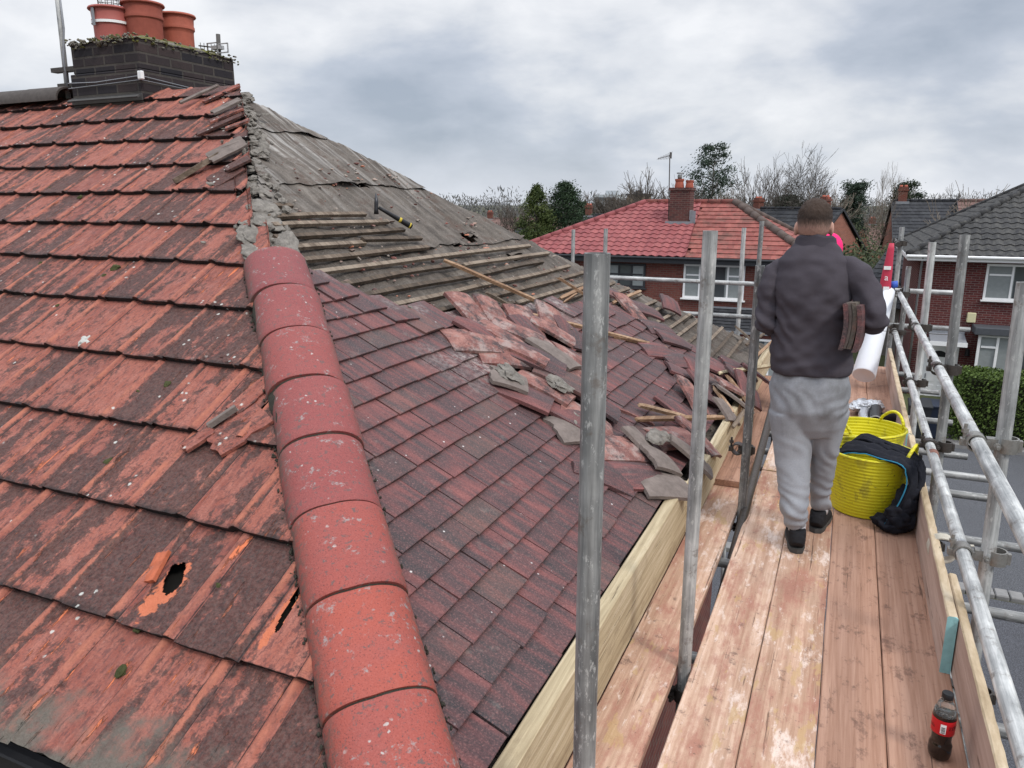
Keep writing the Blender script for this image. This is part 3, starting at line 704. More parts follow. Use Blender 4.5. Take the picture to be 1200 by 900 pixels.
# ------------------------------------------------------------------ scaffold boards and timbers (each can be lifted away)
def board(name, p0, p1, w, th, mat, label, cat='board', group=None, up=Vector((0, 0, 1)), top=None, wob=.002, endmat=None, ext=None):
    """a plank whose top centre line runs p0 -> p1"""
    p0, p1 = Vector(p0), Vector(p1); d = (p1-p0); L = d.length; y = d.normalized(); x = y.cross(up).normalized(); z = x.cross(y)
    M = Matrix(((x.x, y.x, z.x, p0.x), (x.y, y.y, z.y, p0.y), (x.z, y.z, z.z, p0.z), (0, 0, 0, 1)))
    V = []; Fc = []; fm = []; n = max(4, int(L/.06)); hb = w/2; c = .004; sd = rnd.uniform(0, 90); t = (rnd.random(), rnd.random(), rnd.random())
    cross = [(-hb, -th+c), (-hb, -c), (-hb+c, 0), (-hb*.33, 0), (hb*.33, 0), (hb-c, 0), (hb, -c), (hb, -th+c), (hb-c, -th), (-hb+c, -th)]
    for i in range(n+1):
        yy = L*i/n
        for k, (a, b_) in enumerate(cross):
            e = wob*noise.noise((yy*3.0, sd+k*.3, 0))+.0012*noise.noise((yy*30, sd+k, 3))
            V.append((a+(e if abs(a) > hb*.5 else 0), yy+(.003*noise.noise((k*2, sd, i)) if i in (0, n) else 0), b_+e*1.2+.004*noise.noise((yy*.9, sd, 5))))
    m = len(cross)
    for i in range(n):
        for k in range(m):
            Fc.append((i*m+k, (i+1)*m+k, (i+1)*m+(k+1) % m, i*m+(k+1) % m)); fm.append(1 if (k in (1, 2, 3, 4, 5) and top) else 0)
    Fc += [tuple(range(m)), tuple(range(n*m, (n+1)*m))[::-1]]; fm += [2 if endmat else 0]*2
    me = mkmesh(name, V, Fc, None, False, [t]*len(V), [mat, top or mat, endmat or mat], fm)
    o = link(name, me, None, None, label, cat, group); o.matrix_world = M; return o
G = 'scaffold deck boards'
yy0, yy1 = -.9, 8.75
board('scaffold_board', (-.286, yy0, 0), (-.286, 4.9, 0), .221, .038, M_BOARD, 'pale dusty deck board nearest the camera on the roof side of the main deck', 'board', G)
board('scaffold_board', (-.286, 4.93, -.004), (-.286, yy1, -.004), .221, .038, M_BOARD, 'far pale deck board in line beyond the man, on the roof side of the deck', 'board', G)
board('scaffold_board', (-.062, yy0, .003), (-.062, yy1, .003), .221, .038, M_BOARD, 'pale deck board with yellow scuffs that the man stands on, second from the roof side', 'board', G)
board('scaffold_board', (.154, yy0, 0), (.154, yy1, 0), .205, .038, M_BOARD2, 'brown deck board under the yellow buckets, third from the roof side', 'board', G)
board('scaffold_board', (.373, yy0, -.002), (.373, yy1, -.002), .226, .038, M_BOARD2, 'narrow brown deck board along the toe boards with the drink bottle on it', 'board', G)
board('scaffold_board', (-.553, yy0, .0), (-.553, 4.55, .0), .205, .038, M_BOARD, 'pinkish board lying alone between the upright timber and the near poles', 'board', G)
board('scaffold_board', (-.553, 4.50, .042), (-.553, 7.6, .042), .205, .038, M_BOARD2, 'far inner board lapped on the end of the pinkish board beside the roof edge', 'board', G)
# upright sawn timbers along the eaves
def upright(name, x, y0, y1, z0, z1, th, mat, top, label, cat, group, endmat=None, x2=None):
    x2 = x if x2 is None else x2
    return board(name, (x, y0, (z0+z1)/2), (x2, y1, (z0+z1)/2), z1-z0, th, mat, label, cat, group, Vector((1, 0, 0)), None, .002, endmat)
def timber(name, x, y0, y1, z0, z1, th, mat, label, cat, group, x2=None, endmat=None, topmat=None):
    # plank on edge: local frame with width along z. centre of outer face at x
    x2 = x if x2 is None else x2
    p0, p1 = Vector((x, y0, z0)), Vector((x2, y1, z0)); d = p1-p0; L = d.length; y = d.normalized(); xx = y.cross(Vector((0, 0, 1))).normalized()
    M = Matrix(((xx.x, y.x, 0, p0.x), (xx.y, y.y, 0, p0.y), (0, 0, 1, p0.z), (0, 0, 0, 1))); h = z1-z0; c = .005
    cross = [(0, 0), (0, h*.35), (0, h*.7), (0, h-c), (-c, h), (-th*.5, h+.001), (-th+c, h), (-th, h-c), (-th, 0)]; m = len(cross); n = max(4, int(L/.05)); sd = rnd.uniform(0, 90); V = []; Fc = []; fm = []; t = (rnd.random(), rnd.random(), rnd.random())
    for i in range(n+1):
        v = L*i/n
        for k, (a, b_) in enumerate(cross):
            e = .0016*noise.noise((v*26, sd+k*1.7, 0)); V.append((a+e, v+(.004*noise.noise((k*1.3, sd, i)) if i in (0, n) else 0), b_+e*1.4+.004*noise.noise((v*.8, sd, 4))))
    for i in range(n):
        for k in range(m): Fc.append((i*m+(k+1) % m, (i+1)*m+(k+1) % m, (i+1)*m+k, i*m+k)); fm.append(1 if k in (3, 4, 5, 6) and topmat else 0)
    Fc += [tuple(range(m))[::-1], tuple(range(n*m, (n+1)*m))]; fm += [2 if endmat else 0]*2
    me = mkmesh(name, V, Fc, None, False, [t]*len(V), [mat, topmat or mat, endmat or mat], fm)
    o = link(name, me, None, None, label, cat, group); o.matrix_world = M; return o
GT = 'new timbers on edge along the eaves'
timber('edge_timber', -.656, .3, 3.72, .004, .295, .058, M_TIMBER, 'long pale sawn timber standing on edge against the roof eaves, nearest the camera', 'timber', GT)
timber('edge_timber', -.628, 3.70, 6.35, .02, .268, .05, M_TIMBER, 'second pale timber on edge along the eaves, starting behind the tall second pole', 'timber', GT, -.64)
timber('edge_timber', -.655, 6.30, 8.3, .02, .25, .05, M_TIMBER, 'farthest pale timber on edge at the roof corner, beyond the third pole', 'timber', GT, -.66)
M_CYAN = mat_plain('pale_blue_end_paint', (.26, .50, .52), .8, 0, .3, 30, .6)
GB = 'toe boards on the street side'
timber('toe_board', .520, -.7, 3.29, .0, .225, .032, M_TOE, 'nearest toe board, standing on edge behind the drink bottle', 'toe board', GB, .522, None, M_TOETOP)
timber('toe_board', .486, 2.90, 5.32, .0, .232, .036, M_TOE, 'middle toe board with a pale blue painted end, beside the yellow buckets', 'toe board', GB, .49, M_CYAN, M_TOETOP)
timber('toe_board', .484, 5.36, 8.6, .0, .225, .036, M_TOE, 'farthest toe board, running on past the yellow buckets to the scaffold end', 'toe board', GB, .484, M_CYAN, M_TOETOP)

# ------------------------------------------------------------------ scaffold tubes: one framework
scf = empty('scaffold', (.54, 3, GZ), 'grey steel tube scaffold of poles, guard rails and couplers along the eaves', 'scaffold')
SI = Matrix.Translation((-.54, -3, -GZ))
def sp(name, me, par=None, label=None): return link(name, me, par or scf, SI if par is None else None, label)
R0 = .0242
def tube(name, a, b, mat=None, label=None, r=R0, n=20):
    a, b = Vector(a), Vector(b); q = (b-a).to_track_quat('Z', 'Y'); m = MB(); m.tube((0, 0, 0), (0, 0, (b-a).length), r, n, None, True, .004); me = m.mesh(name, mat or M_GALV, True)
    o = link(name, autosmooth(me, 40), scf, SI @ Matrix.Translation(a) @ q.to_matrix().to_4x4() @ Matrix.Rotation(rnd.uniform(0, 6), 4, 'Z'), label); return o
def pole(b, t, mat=None, label=None):
    b, t = Vector(b), Vector(t); k = (GZ-b.z)/(t.z-b.z); foot = b+(t-b)*k
    foot.x = b.x+(foot.x-b.x)*.25; foot.y = b.y+(foot.y-b.y)*.25
    # two tubes would be spigoted at the deck; keep one with the real lean, plus a base plate
    tube('pole', foot, t, mat, label)
    m = MB(); m.box((foot.x, foot.y, GZ+.004), (.15, .15, .008)); sp('base_plate', m.mesh('base_plate', M_GALVD))
pole((-.423, 1.34, .0), (-.422, 1.33, 1.61), M_GALVD, 'nearest pole, dull grey')
pole((-.424, 2.57, .0), (-.422, 2.53, 1.61), M_GALV)
pole((-.425, 4.2, .0), (-.423, 4.12, 1.38), M_GALVD)
pole((-.425, 6.2, .0), (-.425, 6.2, 1.1), M_GALVD)
t0 = atY(893, 259, 8.6); pole((t0.x, 8.6, 0), (t0.x, 8.6, t0.z), M_GALVD)
t0 = atY(872, 267, 8.9); pole((t0.x+.03, 8.9, 0), (t0.x, 8.9, t0.z), M_GALVL, 'pale new pole')
t0 = atY(710, 268, 8.9); pole((t0.x, 8.9, 0), (t0.x, 8.9, t0.z), M_GALV)
t0 = atY(672, 269, 9.4); pole((t0.x, 9.4, 0), (t0.x, 9.4, t0.z), M_GALV)
OUT = [((.612, 3.0, 0), (.541, 3.0, 1.44), M_GALV), ((.572, 4.38, 0), (.517, 4.44, 1.54), M_GALVD), ((.575, 6.0, 0), (.512, 6.02, 1.43), M_GALVL), ((.55, 8.44, 0), (.54, 8.48, 1.08), M_GALVD), ((.489, 8.9, 0), (.462, 8.9, 1.45), M_GALV)]
for a, b_, m in OUT: pole(a, b_, m)
# guard rails (along the deck), end rails, ledgers below, transoms
tube('guard_rail', (.462, -1.2, .925), (.492, 8.75, .80), M_GALVL, 'upper guard rail, bright and chalky'); tube('guard_rail', (.477, -1.2, .47), (.487, 8.6, .42), M_GALVL, 'lower guard rail')
p = atY(1036, 341, 8.62); q = atY(1122, 343.5, 8.62); tube('guard_rail', (-4.2, 8.62, p.z+.03), (q.x, 8.62, q.z), M_GALVL)
p = atY(1110, 385, 8.62); tube('guard_rail', (-4.2, 8.62, p.z), (p.x+.2, 8.62, p.z), M_GALV)
tube('ledger', (.50, -1.2, -.12), (.50, 8.9, -.12), M_GALVD); tube('ledger', (-.56, -1.2, -.12), (-.56, 8.9, -.12), M_GALVD)
for y, x in ((1.9, .9), (2.72, .95), (3.60, 1.05), (4.4, .98), (5.13, 1.0), (5.51, .98), (5.97, .90), (6.9, .9), (8.0, .9), (.8, .95), (8.75, .8)):
    tube('transom', (-.78, y, -.066), (x, y+.0, -.066), M_GALVD if y != 5.51 else M_GALV)
def coupler(c, ax1, ax2, mat=None, s=1.0, bolt=True):
    """two bolted bands round crossing tubes, with bolts and nuts sticking out"""
    m = MB(); c = Vector(c)
    for k, ax in enumerate((ax1, ax2)):
        ax = Vector(ax).normalized(); o = c+Vector(ax2 if k == 0 else ax1).cross(ax).normalized()*0
        qd = ax.to_track_quat('Z', 'Y'); cen = c if k == 0 else c+CO
        vs = []; n = 16
        for zz, rr in ((-.026, .027), (-.026, .033), (.026, .033), (.026, .027)):
            for i in range(n): an = 2*pi*i/n; vs.append(cen+qd @ Vector((rr*cos(an), rr*sin(an), zz)))
        m.add(vs, [(j*n+i, j*n+(i+1) % n, ((j+1) % 4)*n+(i+1) % n, ((j+1) % 4)*n+i) for j in range(4) for i in range(n)])
        for sg in ((1,) if bolt else ()):
            d1 = qd @ Vector((.036, -.006, 0)); d2 = qd @ Vector((.036, .062, 0)); m.tube(cen+d1, cen+d2, .006, 8); m.tube(cen+qd @ Vector((.036, .03, 0)), cen+qd @ Vector((.036, .044, 0)), .012, 6); m.box(cen+qd @ Vector((.036, -.004, 0)), (.024, .024, .03), qd.to_matrix())
            m.box(cen+qd @ Vector((-.036, .0, 0)), (.014, .022, .04), qd.to_matrix())
    m.box(c+CO*.5, (.034, .034, .04)); m.v = [c+(v-c)*s for v in m.v]; return autosmooth(m.mesh('coupler', mat or M_COUP, True), 35)
for a, b_, mm in OUT:
    a, b_ = Vector(a), Vector(b_)
    for z, xr in ((.90, .470), (.455, .482), (-.10, .50)):
        p = a+(b_-a)*((z-a.z)/(b_.z-a.z)); z2 = .925-(p.y+1.2)/9.95*.125 if z > .8 else (.47-(p.y+1.2)/9.8*.05 if z > 0 else -.12)
        CO = Vector((p.x-xr, .0, 0)); sp('coupler', coupler((xr, p.y, z2), (0, 1, 0), (0, 0, 1), M_COUPL if z > 0 and p.y < 3.5 else M_COUP))
for y in (1.34, 2.55, 4.2, 6.2): CO = Vector((.137, 0, 0)); sp('coupler', coupler((-.56, y, -.12), (0, 1, 0), (0, 0, 1)))
CO = Vector((-.05, .0, 0)); sp('coupler', coupler((-.423, 4.17, .36), (0, 0, 1), (0, 1, 0))); 
for x, y, z in ((.54, 8.58, .83), (.46, 8.65, .84), (.5, 8.6, .46)): CO = Vector((0, .04, 0)); sp('coupler', coupler((x, y, z), (0, 0, 1), (1, 0, 0)))
# a short stub tube in a swivel coupler near the top of the far outer pole
p = atY(1052, 286, 8.72); tube('stub_tube', (p.x, 8.6, p.z), (p.x, 9.5, p.z), M_COUP, r=.027); CO = Vector((.05, .05, 0)); sp('coupler', coupler((p.x, 8.8, p.z), (0, 1, 0), (0, 0, 1)))
# sloping brace under the inner edge
tube('brace', (-.40, 2.9, -.2), (-.42, 7.2, .52), M_COUP)
# wraps: rope round the toe board, rusty band on the lower rail, wire across the end
m = MB()
for k in range(5): m.path([Vector((.505+.055*cos(t_), 3.62+.012*k+.004*sin(3*t_), .18+.06*sin(t_))) for t_ in [2*pi*i/14 for i in range(15)]], .0065, 6)
m.path([(.55, 3.65, .2), (.58, 3.66, .205), (.63, 3.68, .2)], .006, 6)
tag(m.build('rope_lashing', mat_plain('pale_rope', (.50, .47, .40), .9, 0, .3, 60, .6), None, True), 'pale rope wrapped over the middle toe board and tied to the pole beyond', 'rope')
m = MB(); m.tube((.485, 4.18, .442), (.485, 4.24, .442), .0262, 20); sp('rubber_band', m.mesh('rust_band', mat_plain('rusty_band', (.22, .11, .085), .8), True)).name = 'rust_band'
m = MB(); m.path([(-.2+.14*i, 7.9, .50-.01*sin(i)+.02*abs(i-4)/4) for i in range(9)], .003, 5); tag(m.build('wire', M_COUP, None, True), 'thin dark wire stretched across the deck end in front of the white roll', 'wire')

# ------------------------------------------------------------------ loose tiles and broken battens on the hip end
def loose_tile_mesh(kind):
    """kind 0 whole, 1 broken corner, 2 half with ragged end, 3 underside up with nibs"""
    w, L, th = .212, .325, .019; nx, ny = 8, 10; V = []; Fc = []; sd = rnd.uniform(0, 60); t = (rnd.random(), rnd.random(), rnd.random())
    def outl(p, q):
        x = (p-.5)*w; y = (q-.5)*L
        if kind == 2: y = (q-.5)*L*.62+(.03*noise.noise((p*4, sd, 0))+.012*noise.noise((p*14, sd, 0)))*q
        if kind == 1 and q > .5: x -= max(0, (q-.5)*2*(p))*w*.55*(1+.3*noise.noise((q*9, sd, 0)))
        return x, y
    for top in (1, 0):
        for j in range(ny+1):
            for i in range(nx+1):
                p, q = i/nx, j/ny; x, y = outl(p, q); z = .013*(1-(2*p-1)**2)+.007*(1-(2*q-1)**2)+(th if top else 0)+.0015*noise.noise((x*40, y*40, sd))
                V.append((x+.001*noise.noise((y*70, sd, 1)), y+.001*noise.noise((x*70, sd, 2)), z))
    N = (nx+1)*(ny+1); a = lambda i, j: j*(nx+1)+i
    for j in range(ny):
        for i in range(nx): q = (a(i, j), a(i+1, j), a(i+1, j+1), a(i, j+1)); Fc.append(q); Fc.append(tuple(N+k for k in q[::-1]))
    rim = [a(i, 0) for i in range(nx)]+[a(nx, j) for j in range(ny)]+[a(i, ny) for i in range(nx, 0, -1)]+[a(0, j) for j in range(ny, 0, -1)]
    for k in range(len(rim)): p, q = rim[k], rim[(k+1) % len(rim)]; Fc.append((p, N+p, N+q, q))
    return V, Fc, t
M_UNDER = mat_right_tile('loose_tile_pinkish', False)
def mat_pink():
    n = NT('clean_pink_tile_face', .8); o = n.obj(); f = n.noise(o, 11, 6, .7, .1); g = n.noise(o, 120, 3, .7); r = n.rand(); w = n.step(n.noise(n.vadd(o, n.comb(r, r), 9), 9, 5, .65), .5, .62, 0, .8)
    c = n.ramp(f, [(.3, (.085, .045, .044)), (.48, (.20, .085, .072)), (.66, (.33, .165, .135))]); c = n.mix(w, c, (.30, .24, .22)); c = n.mix(n.step(n.noise(n.vadd(o, n.comb(r, r), 5), 9, 6, .75), .50, .60, 0, .85), c, (.045, .038, .04)); c = n.mix(n.step(g, .55, .72, 0, .4), c, (.5, .36, .32)); n.col(c); n.bump(n.math('ADD', f, g), .4, .003); return n.m
M_PINK = mat_pink()
M_GREYT = mat_plain('grey_dusty_old_tile', (.17, .14, .125), .9, 0, .65, 18, .8, .2, .006)
def tile_at(x, y, h, rz, rx=0.0, ry=0.0, kind=0, mat=None, label='', cat='roof tile', group='loose roof tiles slid into a heap'):
    V, Fc, t = loose_tile_mesh(kind); me = mkmesh('loose_tile', V, Fc, mat or M_LOOSE, True, [t]*len(V)); autosmooth(me, 35)
    u, v = uvR(x, y); o = link('loose_tile', me, None, None, label or 'loose plum tile in the heap slid down below the stripped battens', cat, group)
    o.matrix_world = frR(u, v, h) @ Matrix.Rotation(rz, 4, 'Z') @ Matrix.Rotation(rx, 4, 'X') @ Matrix.Rotation(ry, 4, 'Y'); return o
HG = 'loose plum tile in the slid heap between the stripped battens and first tall pole'
K, P_, U_ = M_LOOSE, M_PINK, M_GREYT
TL = [ # px, py, h, rz, rx, ry, kind, mat, label
 (548, 408, .030, 1.05, -.10, .05, 0, P_, 'long pinkish tile at the left tip of the slid heap, propped on the courses below'),
 (582, 424, .035, .95, -.10, 0, 0, P_, 'grey smeared tile just right of the heap\'s left tip'),
 (575, 378, .035, -.5, .12, .1, 0, P_, 'tile with dark curved edge standing up at the top of the heap under the battens'),
 (548, 372, .03, -.3, .05, 0, 0, P_, ''), (610, 388, .045, -.6, .1, -.1, 0, P_, ''), (600, 400, .06, .3, -.1, .05, 0, P_, ''), (585, 405, .05, .1, -.05, .1, 0, P_, ''),
 (618, 402, .05, -.2, .1, .05, 0, K, ''), (640, 398, .06, .4, .0, .1, 0, P_, ''), (604, 425, .07, .2, -.12, .1, 0, P_, 'orange stained tile lying on top in the middle of the heap'),
 (622, 437, .08, .35, -.08, -.06, 0, K, ''), (640, 430, .085, -.1, -.05, .1, 0, U_, 'grey whitened tile lying on the crest of the heap'), (655, 442, .06, .3, .05, .1, 0, P_, ''),
 (668, 432, .05, .8, .1, 0, 0, P_, 'pink tile slipping off the right side of the heap, against the first tall pole'), (650, 458, .075, .2, -.1, .0, 0, K, ''), (670, 462, .06, -.2, .0, .1, 0, P_, ''),
 (665, 400, .04, -.7, .1, 0, 1, K, ''), (640, 382, .04, -.9, .1, .1, 0, P_, ''), (560, 398, .04, .2, 0, 0, 1, K, ''), (630, 415, .06, .1, 0, .1, 0, P_, ''),
 (608, 470, .030, .25, -.14, .0, 0, K, 'dark tile at the lower front of the heap beneath the grey mortar lump'), (590, 455, .045, .5, -.1, .1, 2, U_, 'broken grey tile with mortar on it at the lower left of the heap'),
 (632, 465, .05, .1, -.1, .1, 0, P_, ''), (650, 488, .035, .05, -.12, .0, 0, K, 'tile with mortar lump stuck on it, front of the heap beside the first tall pole'),
 (662, 512, .03, 1.0, -.1, .05, 2, U_, 'white stained broken tile slipped below the heap, touching the first tall pole'), (680, 500, .04, .4, .05, 0, 0, P_, ''), (690, 480, .045, .2, 0, .1, 0, K, ''),
 (718, 535, .035, .95, -.06, .04, 0, P_, 'bright pink tile with holes lying just right of the first tall pole'), (700, 560, .02, .5, .0, .0, 1, K, 'dark broken tile low on the slope right of the first tall pole'),
 (742, 566, .03, .95, -.05, .0, 0, K, 'dark tile lying diagonally above the edge timber between the two tall poles'), (770, 578, .04, .9, -.05, .05, 0, U_, 'grey tile lying against the pale edge timber'),
 (752, 538, .05, -.3, .1, .2, 0, U_, 'large whitish grey tile piece in the lower heap between the two tall poles'), (762, 552, .07, .9, .1, .05, 2, U_, 'ragged grey slab on the lower heap by the edge timber'),
 (783, 522, .04, 1.0, -.1, .1, 0, P_, 'bright pink tile below the split battens, left of the second tall pole'), (800, 540, .05, .3, .2, .1, 1, U_, ''), (812, 520, .04, -.3, .1, .2, 0, P_, ''),
 (790, 485, .02, .0, .1, .0, 1, K, ''), (806, 472, .045, -.7, .15, .2, 0, P_, 'tile tipped on its edge just left of the second tall pole'), (818, 465, .05, -.8, .1, .3, 0, K, ''), (812, 440, .03, -.9, .1, .2, 2, K, ''),
 (765, 415, .022, 1.0, -.05, 0, 0, K, 'dark tile slid askew on the intact courses between the two tall poles'), (790, 428, .03, 1.05, -.05, 0, 0, K, 'second tile of the slipping row between the tall poles'), (800, 445, .03, .5, 0, .1, 0, K, ''),
 (768, 390, .025, 1.0, -.05, 0, 0, K, 'thick edged dark tile slid out of the top intact course between the tall poles'), (783, 402, .03, .9, 0, 0, 0, K, ''), (735, 365, .03, -.4, .1, 0, 0, P_, 'tile lying across the battens right of the first tall pole'), (753, 368, .03, .9, 0, 0, 0, K, ''),
 (782, 362, .035, -.9, .2, 0, 2, K, 'small tile piece stranded on the far battens'), (720, 352, .03, .4, 0, 0, 2, K, ''), (848, 462, .06, .8, .1, .1, 0, P_, 'bright pinkish red tile in the far heap right of the second tall pole'), (862, 455, .05, -.2, .2, .2, 0, K, ''), (853, 475, .05, .2, .1, .3, 0, U_, ''), (870, 465, .06, -.9, .3, .1, 1, K, ''), (842, 440, .03, .4, 0, 0, 0, K, ''), (880, 445, .05, .3, .1, .2, 1, K, ''), (845, 490, .05, -.5, .2, .2, 2, U_, ''), (862, 436, .02, .6, .0, .0, 0, K, ''),
]
for i, (x, y, h, rz, rx, ry, kd, m, lb) in enumerate(TL):
    g = 'loose roof tiles slid into a heap'
    if not lb:
        lb = HG if x < 700 else 'loose tile among the broken pieces heaped between the two tall poles' if x < 835 else 'loose tile in the far heap by the roof corner, between the second and third poles'
        g = 'loose tiles of the main heap' if x < 700 else 'loose tiles between the tall poles' if x < 835 else 'loose tiles at the far corner'
    tile_at(x, y, h, rz, rx*1.3, ry, kd, m, lb, group=g)
# mortar lumps
def lump(x, y, h, d, label, mat=M_MORTAR):
    b = MB(); seeded_rock(b, (0, 0, 0), d, None, 3, .8); u, v = uvR(x, y); o = b.build('mortar_lump', mat, None, False, label=label, cat='mortar lump', group='lumps of old mortar'); o.matrix_world = frR(u, v, h+d[2]*.3) @ Matrix.Rotation(rnd.uniform(0, 3), 4, 'Z')
lump(644, 470, .10, (.13, .11, .05), 'round rough grey mortar lump sitting on the front of the tile heap')
lump(588, 452, .07, (.17, .12, .045), 'grey mortar slab stuck on the broken tile at the heap\'s lower left')
lump(760, 528, .09, (.18, .12, .05), 'flat pale mortar slab on the lower heap between the tall poles'); lump(672, 508, .05, (.12, .09, .04), 'whitish mortar lump under the heap next to the first tall pole')
lump(384, 350.5, -.02, (.03, .03, .02), 'small pale mortar crumb on the felt just above the hip tiles'); lump(480, 361, -.01, (.035, .035, .025), 'white crumb on the felt at the edge of the tiles')
# broken battens lying about
def stick(p0, p1, h0, h1, w, mat, label, th=.02, bend=0.0, kind='broken_batten', group='broken battens lying on the roof'):
    (ua, va), (ub, vb) = uvR(*p0), uvR(*p1); a = (frR(ua, va, h0)).translation; b_ = (frR(ub, vb, h1)).translation
    n = 8; m = MB(); m.ct = (rnd.random(), rnd.random(), rnd.random()); d = (b_-a).normalized(); N = (MR.to_3x3() @ Vector((0, 0, 1))); s = d.cross(N).normalized(); N = s.cross(d); vs = []
    for i in range(n+1):
        p = i/n; c = a+(b_-a)*p+N*bend*sin(pi*p); k = 1 if 0 < i < n else .75
        e = .004*noise.noise((p*9, ua, 0)); e2 = .03*noise.noise((ua*9, i, 3)) if i in (0, n) else 0
        vs += [c+s*(w/2*k+e)+d*e2, c-s*w/2*k+e*s, c-s*w/2*k*.9+N*th*k, c+s*(w/2*k*.9)+N*(th*k+e)-d*e2]
    vs = [v-a for v in vs]
    m.add(vs, [(4*i+k, 4*i+4+k, 4*i+4+(k+1) % 4, 4*i+(k+1) % 4) for i in range(n) for k in range(4)]+[(0, 1, 2, 3), (4*n+3, 4*n+2, 4*n+1, 4*n)])
    o = m.build(kind, mat, None, False, True, label=label, cat='batten', group=group); o.location = a
stick((518, 309), (629, 363), .02, .05, .034, M_FRESH, 'long orange brown batten lying askew down across the stripped battens')
stick((569, 344), (624, 381), .0, .03, .024, M_BATTEN, 'thin grey batten lying askew just below the long orange brown one')
stick((617, 375), (776, 412), .04, .03, .026, M_FRESH, 'long batten poking out behind the first tall pole towards the slipped tiles')
stick((641, 373), (663, 398), .01, .07, .028, M_BATTEN, 'short dark batten end sticking down over the top of the heap'); stick((652, 329), (684, 353), .02, .04, .014, M_FRESH, 'thin splintered lath beside the top of the first tall pole')
stick((655, 352), (683, 340), .01, .02, .03, M_FRESH, 'pale split wood chip under the thin lath by the first tall pole'); stick((658, 358), (672, 350), .02, .04, .012, M_FRESH, 'smallest pale splinter by the first tall pole')
stick((716, 399), (778, 412), .03, .03, .034, M_FRESH, 'orange edged batten lying on the tiles right of the first tall pole'); stick((742, 485), (800, 498), .06, .05, .034, M_FRESH, 'upper of the two split battens pointing at the second tall pole')
stick((738, 502), (840, 501), .06, .08, .03, M_FRESH, 'long pale split batten crossing behind the second tall pole'); stick((722, 484), (764, 503), .02, .02, .022, M_PINK, 'thin red strip of broken tile left of the split battens', kind='tile_strip')
stick((838, 444), (898, 438), .05, .09, .034, M_TIMBER, 'pale batten reaching over the edge timber near the third pole'); stick((832, 462), (852, 492), .05, .06, .04, M_FRESH, 'brown batten stub sloping down in the far heap'); stick((846, 448), (876, 488), .06, .06, .034, M_FRESH, 'tilted batten stub under the pink tile of the far heap')
stick((876, 475), (852, 510), .04, .06, .03, M_BATTEN, 'dark batten stub leaning on the edge timber in the far heap'); stick((748, 345), (716, 358), .03, .02, .03, M_FRESH, 'short batten across the rows right of the first tall pole')
stick((860, 385), (890, 415), .02, .04, .03, M_BATTEN, 'grey batten end at the far roof corner left of the man'); stick((870, 410), (900, 395), .05, .08, .03, M_BATTEN, 'crossing grey lath at the far roof corner left of the man')
stick((880, 425), (905, 402), .05, .06, .03, M_FRESH, 'brown lath end at the far roof corner behind the third pole')
# on the near slope: short batten and slipped fragments
def onL(x, y, h=0.0):
    u, v = uvL(x, y); dd = (D(v+.01)-D(v-.01))/.02; o = warp(ML @ Vector((u, v, 0))); yv = Vector((0, CA, SA+dd)).normalized(); xv = Vector((1, 0, 0)); zv = xv.cross(yv)
    return Matrix.Translation(o+zv*h) @ Matrix(((xv.x, yv.x, zv.x, 0), (xv.y, yv.y, zv.y, 0), (xv.z, yv.z, zv.z, 0), (0, 0, 0, 1)))
def rod_L(name, p0, p1, h, w, th, mat, label, cat, group=None):
    a = onL(*p0, h).translation; b_ = onL(*p1, h+.01).translation; m = MB(); m.ct = (.6, .4, .5); d = b_-a; q = d.to_track_quat('Y', 'Z').to_matrix()
    n = 6; vs = []
    for i in range(n+1):
        for sx, sz in ((-1, 0), (1, 0), (1, 1), (-1, 1)): vs.append(q @ Vector((sx*w/2*(1+.2*noise.noise((i, sx, sz))), d.length*i/n, sz*th*(1+.3*noise.noise((i*2, sz, sx))))))
    m.add(vs, [(4*i+k, 4*i+4+k, 4*i+4+(k+1) % 4, 4*i+(k+1) % 4) for i in range(n) for k in range(4)]+[(0, 1, 2, 3), (4*n+3, 4*n+2, 4*n+1, 4*n)])
    o = m.build(name, mat, None, False, True, label=label, cat=cat, group=group); o.location = a
rod_L('broken_batten', (209, 220), (262, 190), .03, .05, .03, M_BATTEN, 'short brown batten lying on the upper red tiles near the broken hip edge', 'batten')
rod_L('tile_fragment', (250, 508), (284, 488), .03, .035, .02, M_GREYT, 'dark narrow tile fragment lying across the red tiles left of the hip tiles', 'tile fragment')
b = MB(); seeded_rock(b, (0, 0, 0), (.06, .07, .03), None, 3, .8); o = b.build('mortar_lump', mat_plain('white_droppings', (.42, .42, .39), .9, 0, .3, 30, .8), None, False, label='small white lump on the lower edge of a red tile course', cat='mortar lump'); o.matrix_world = onL(104, 405, .03)
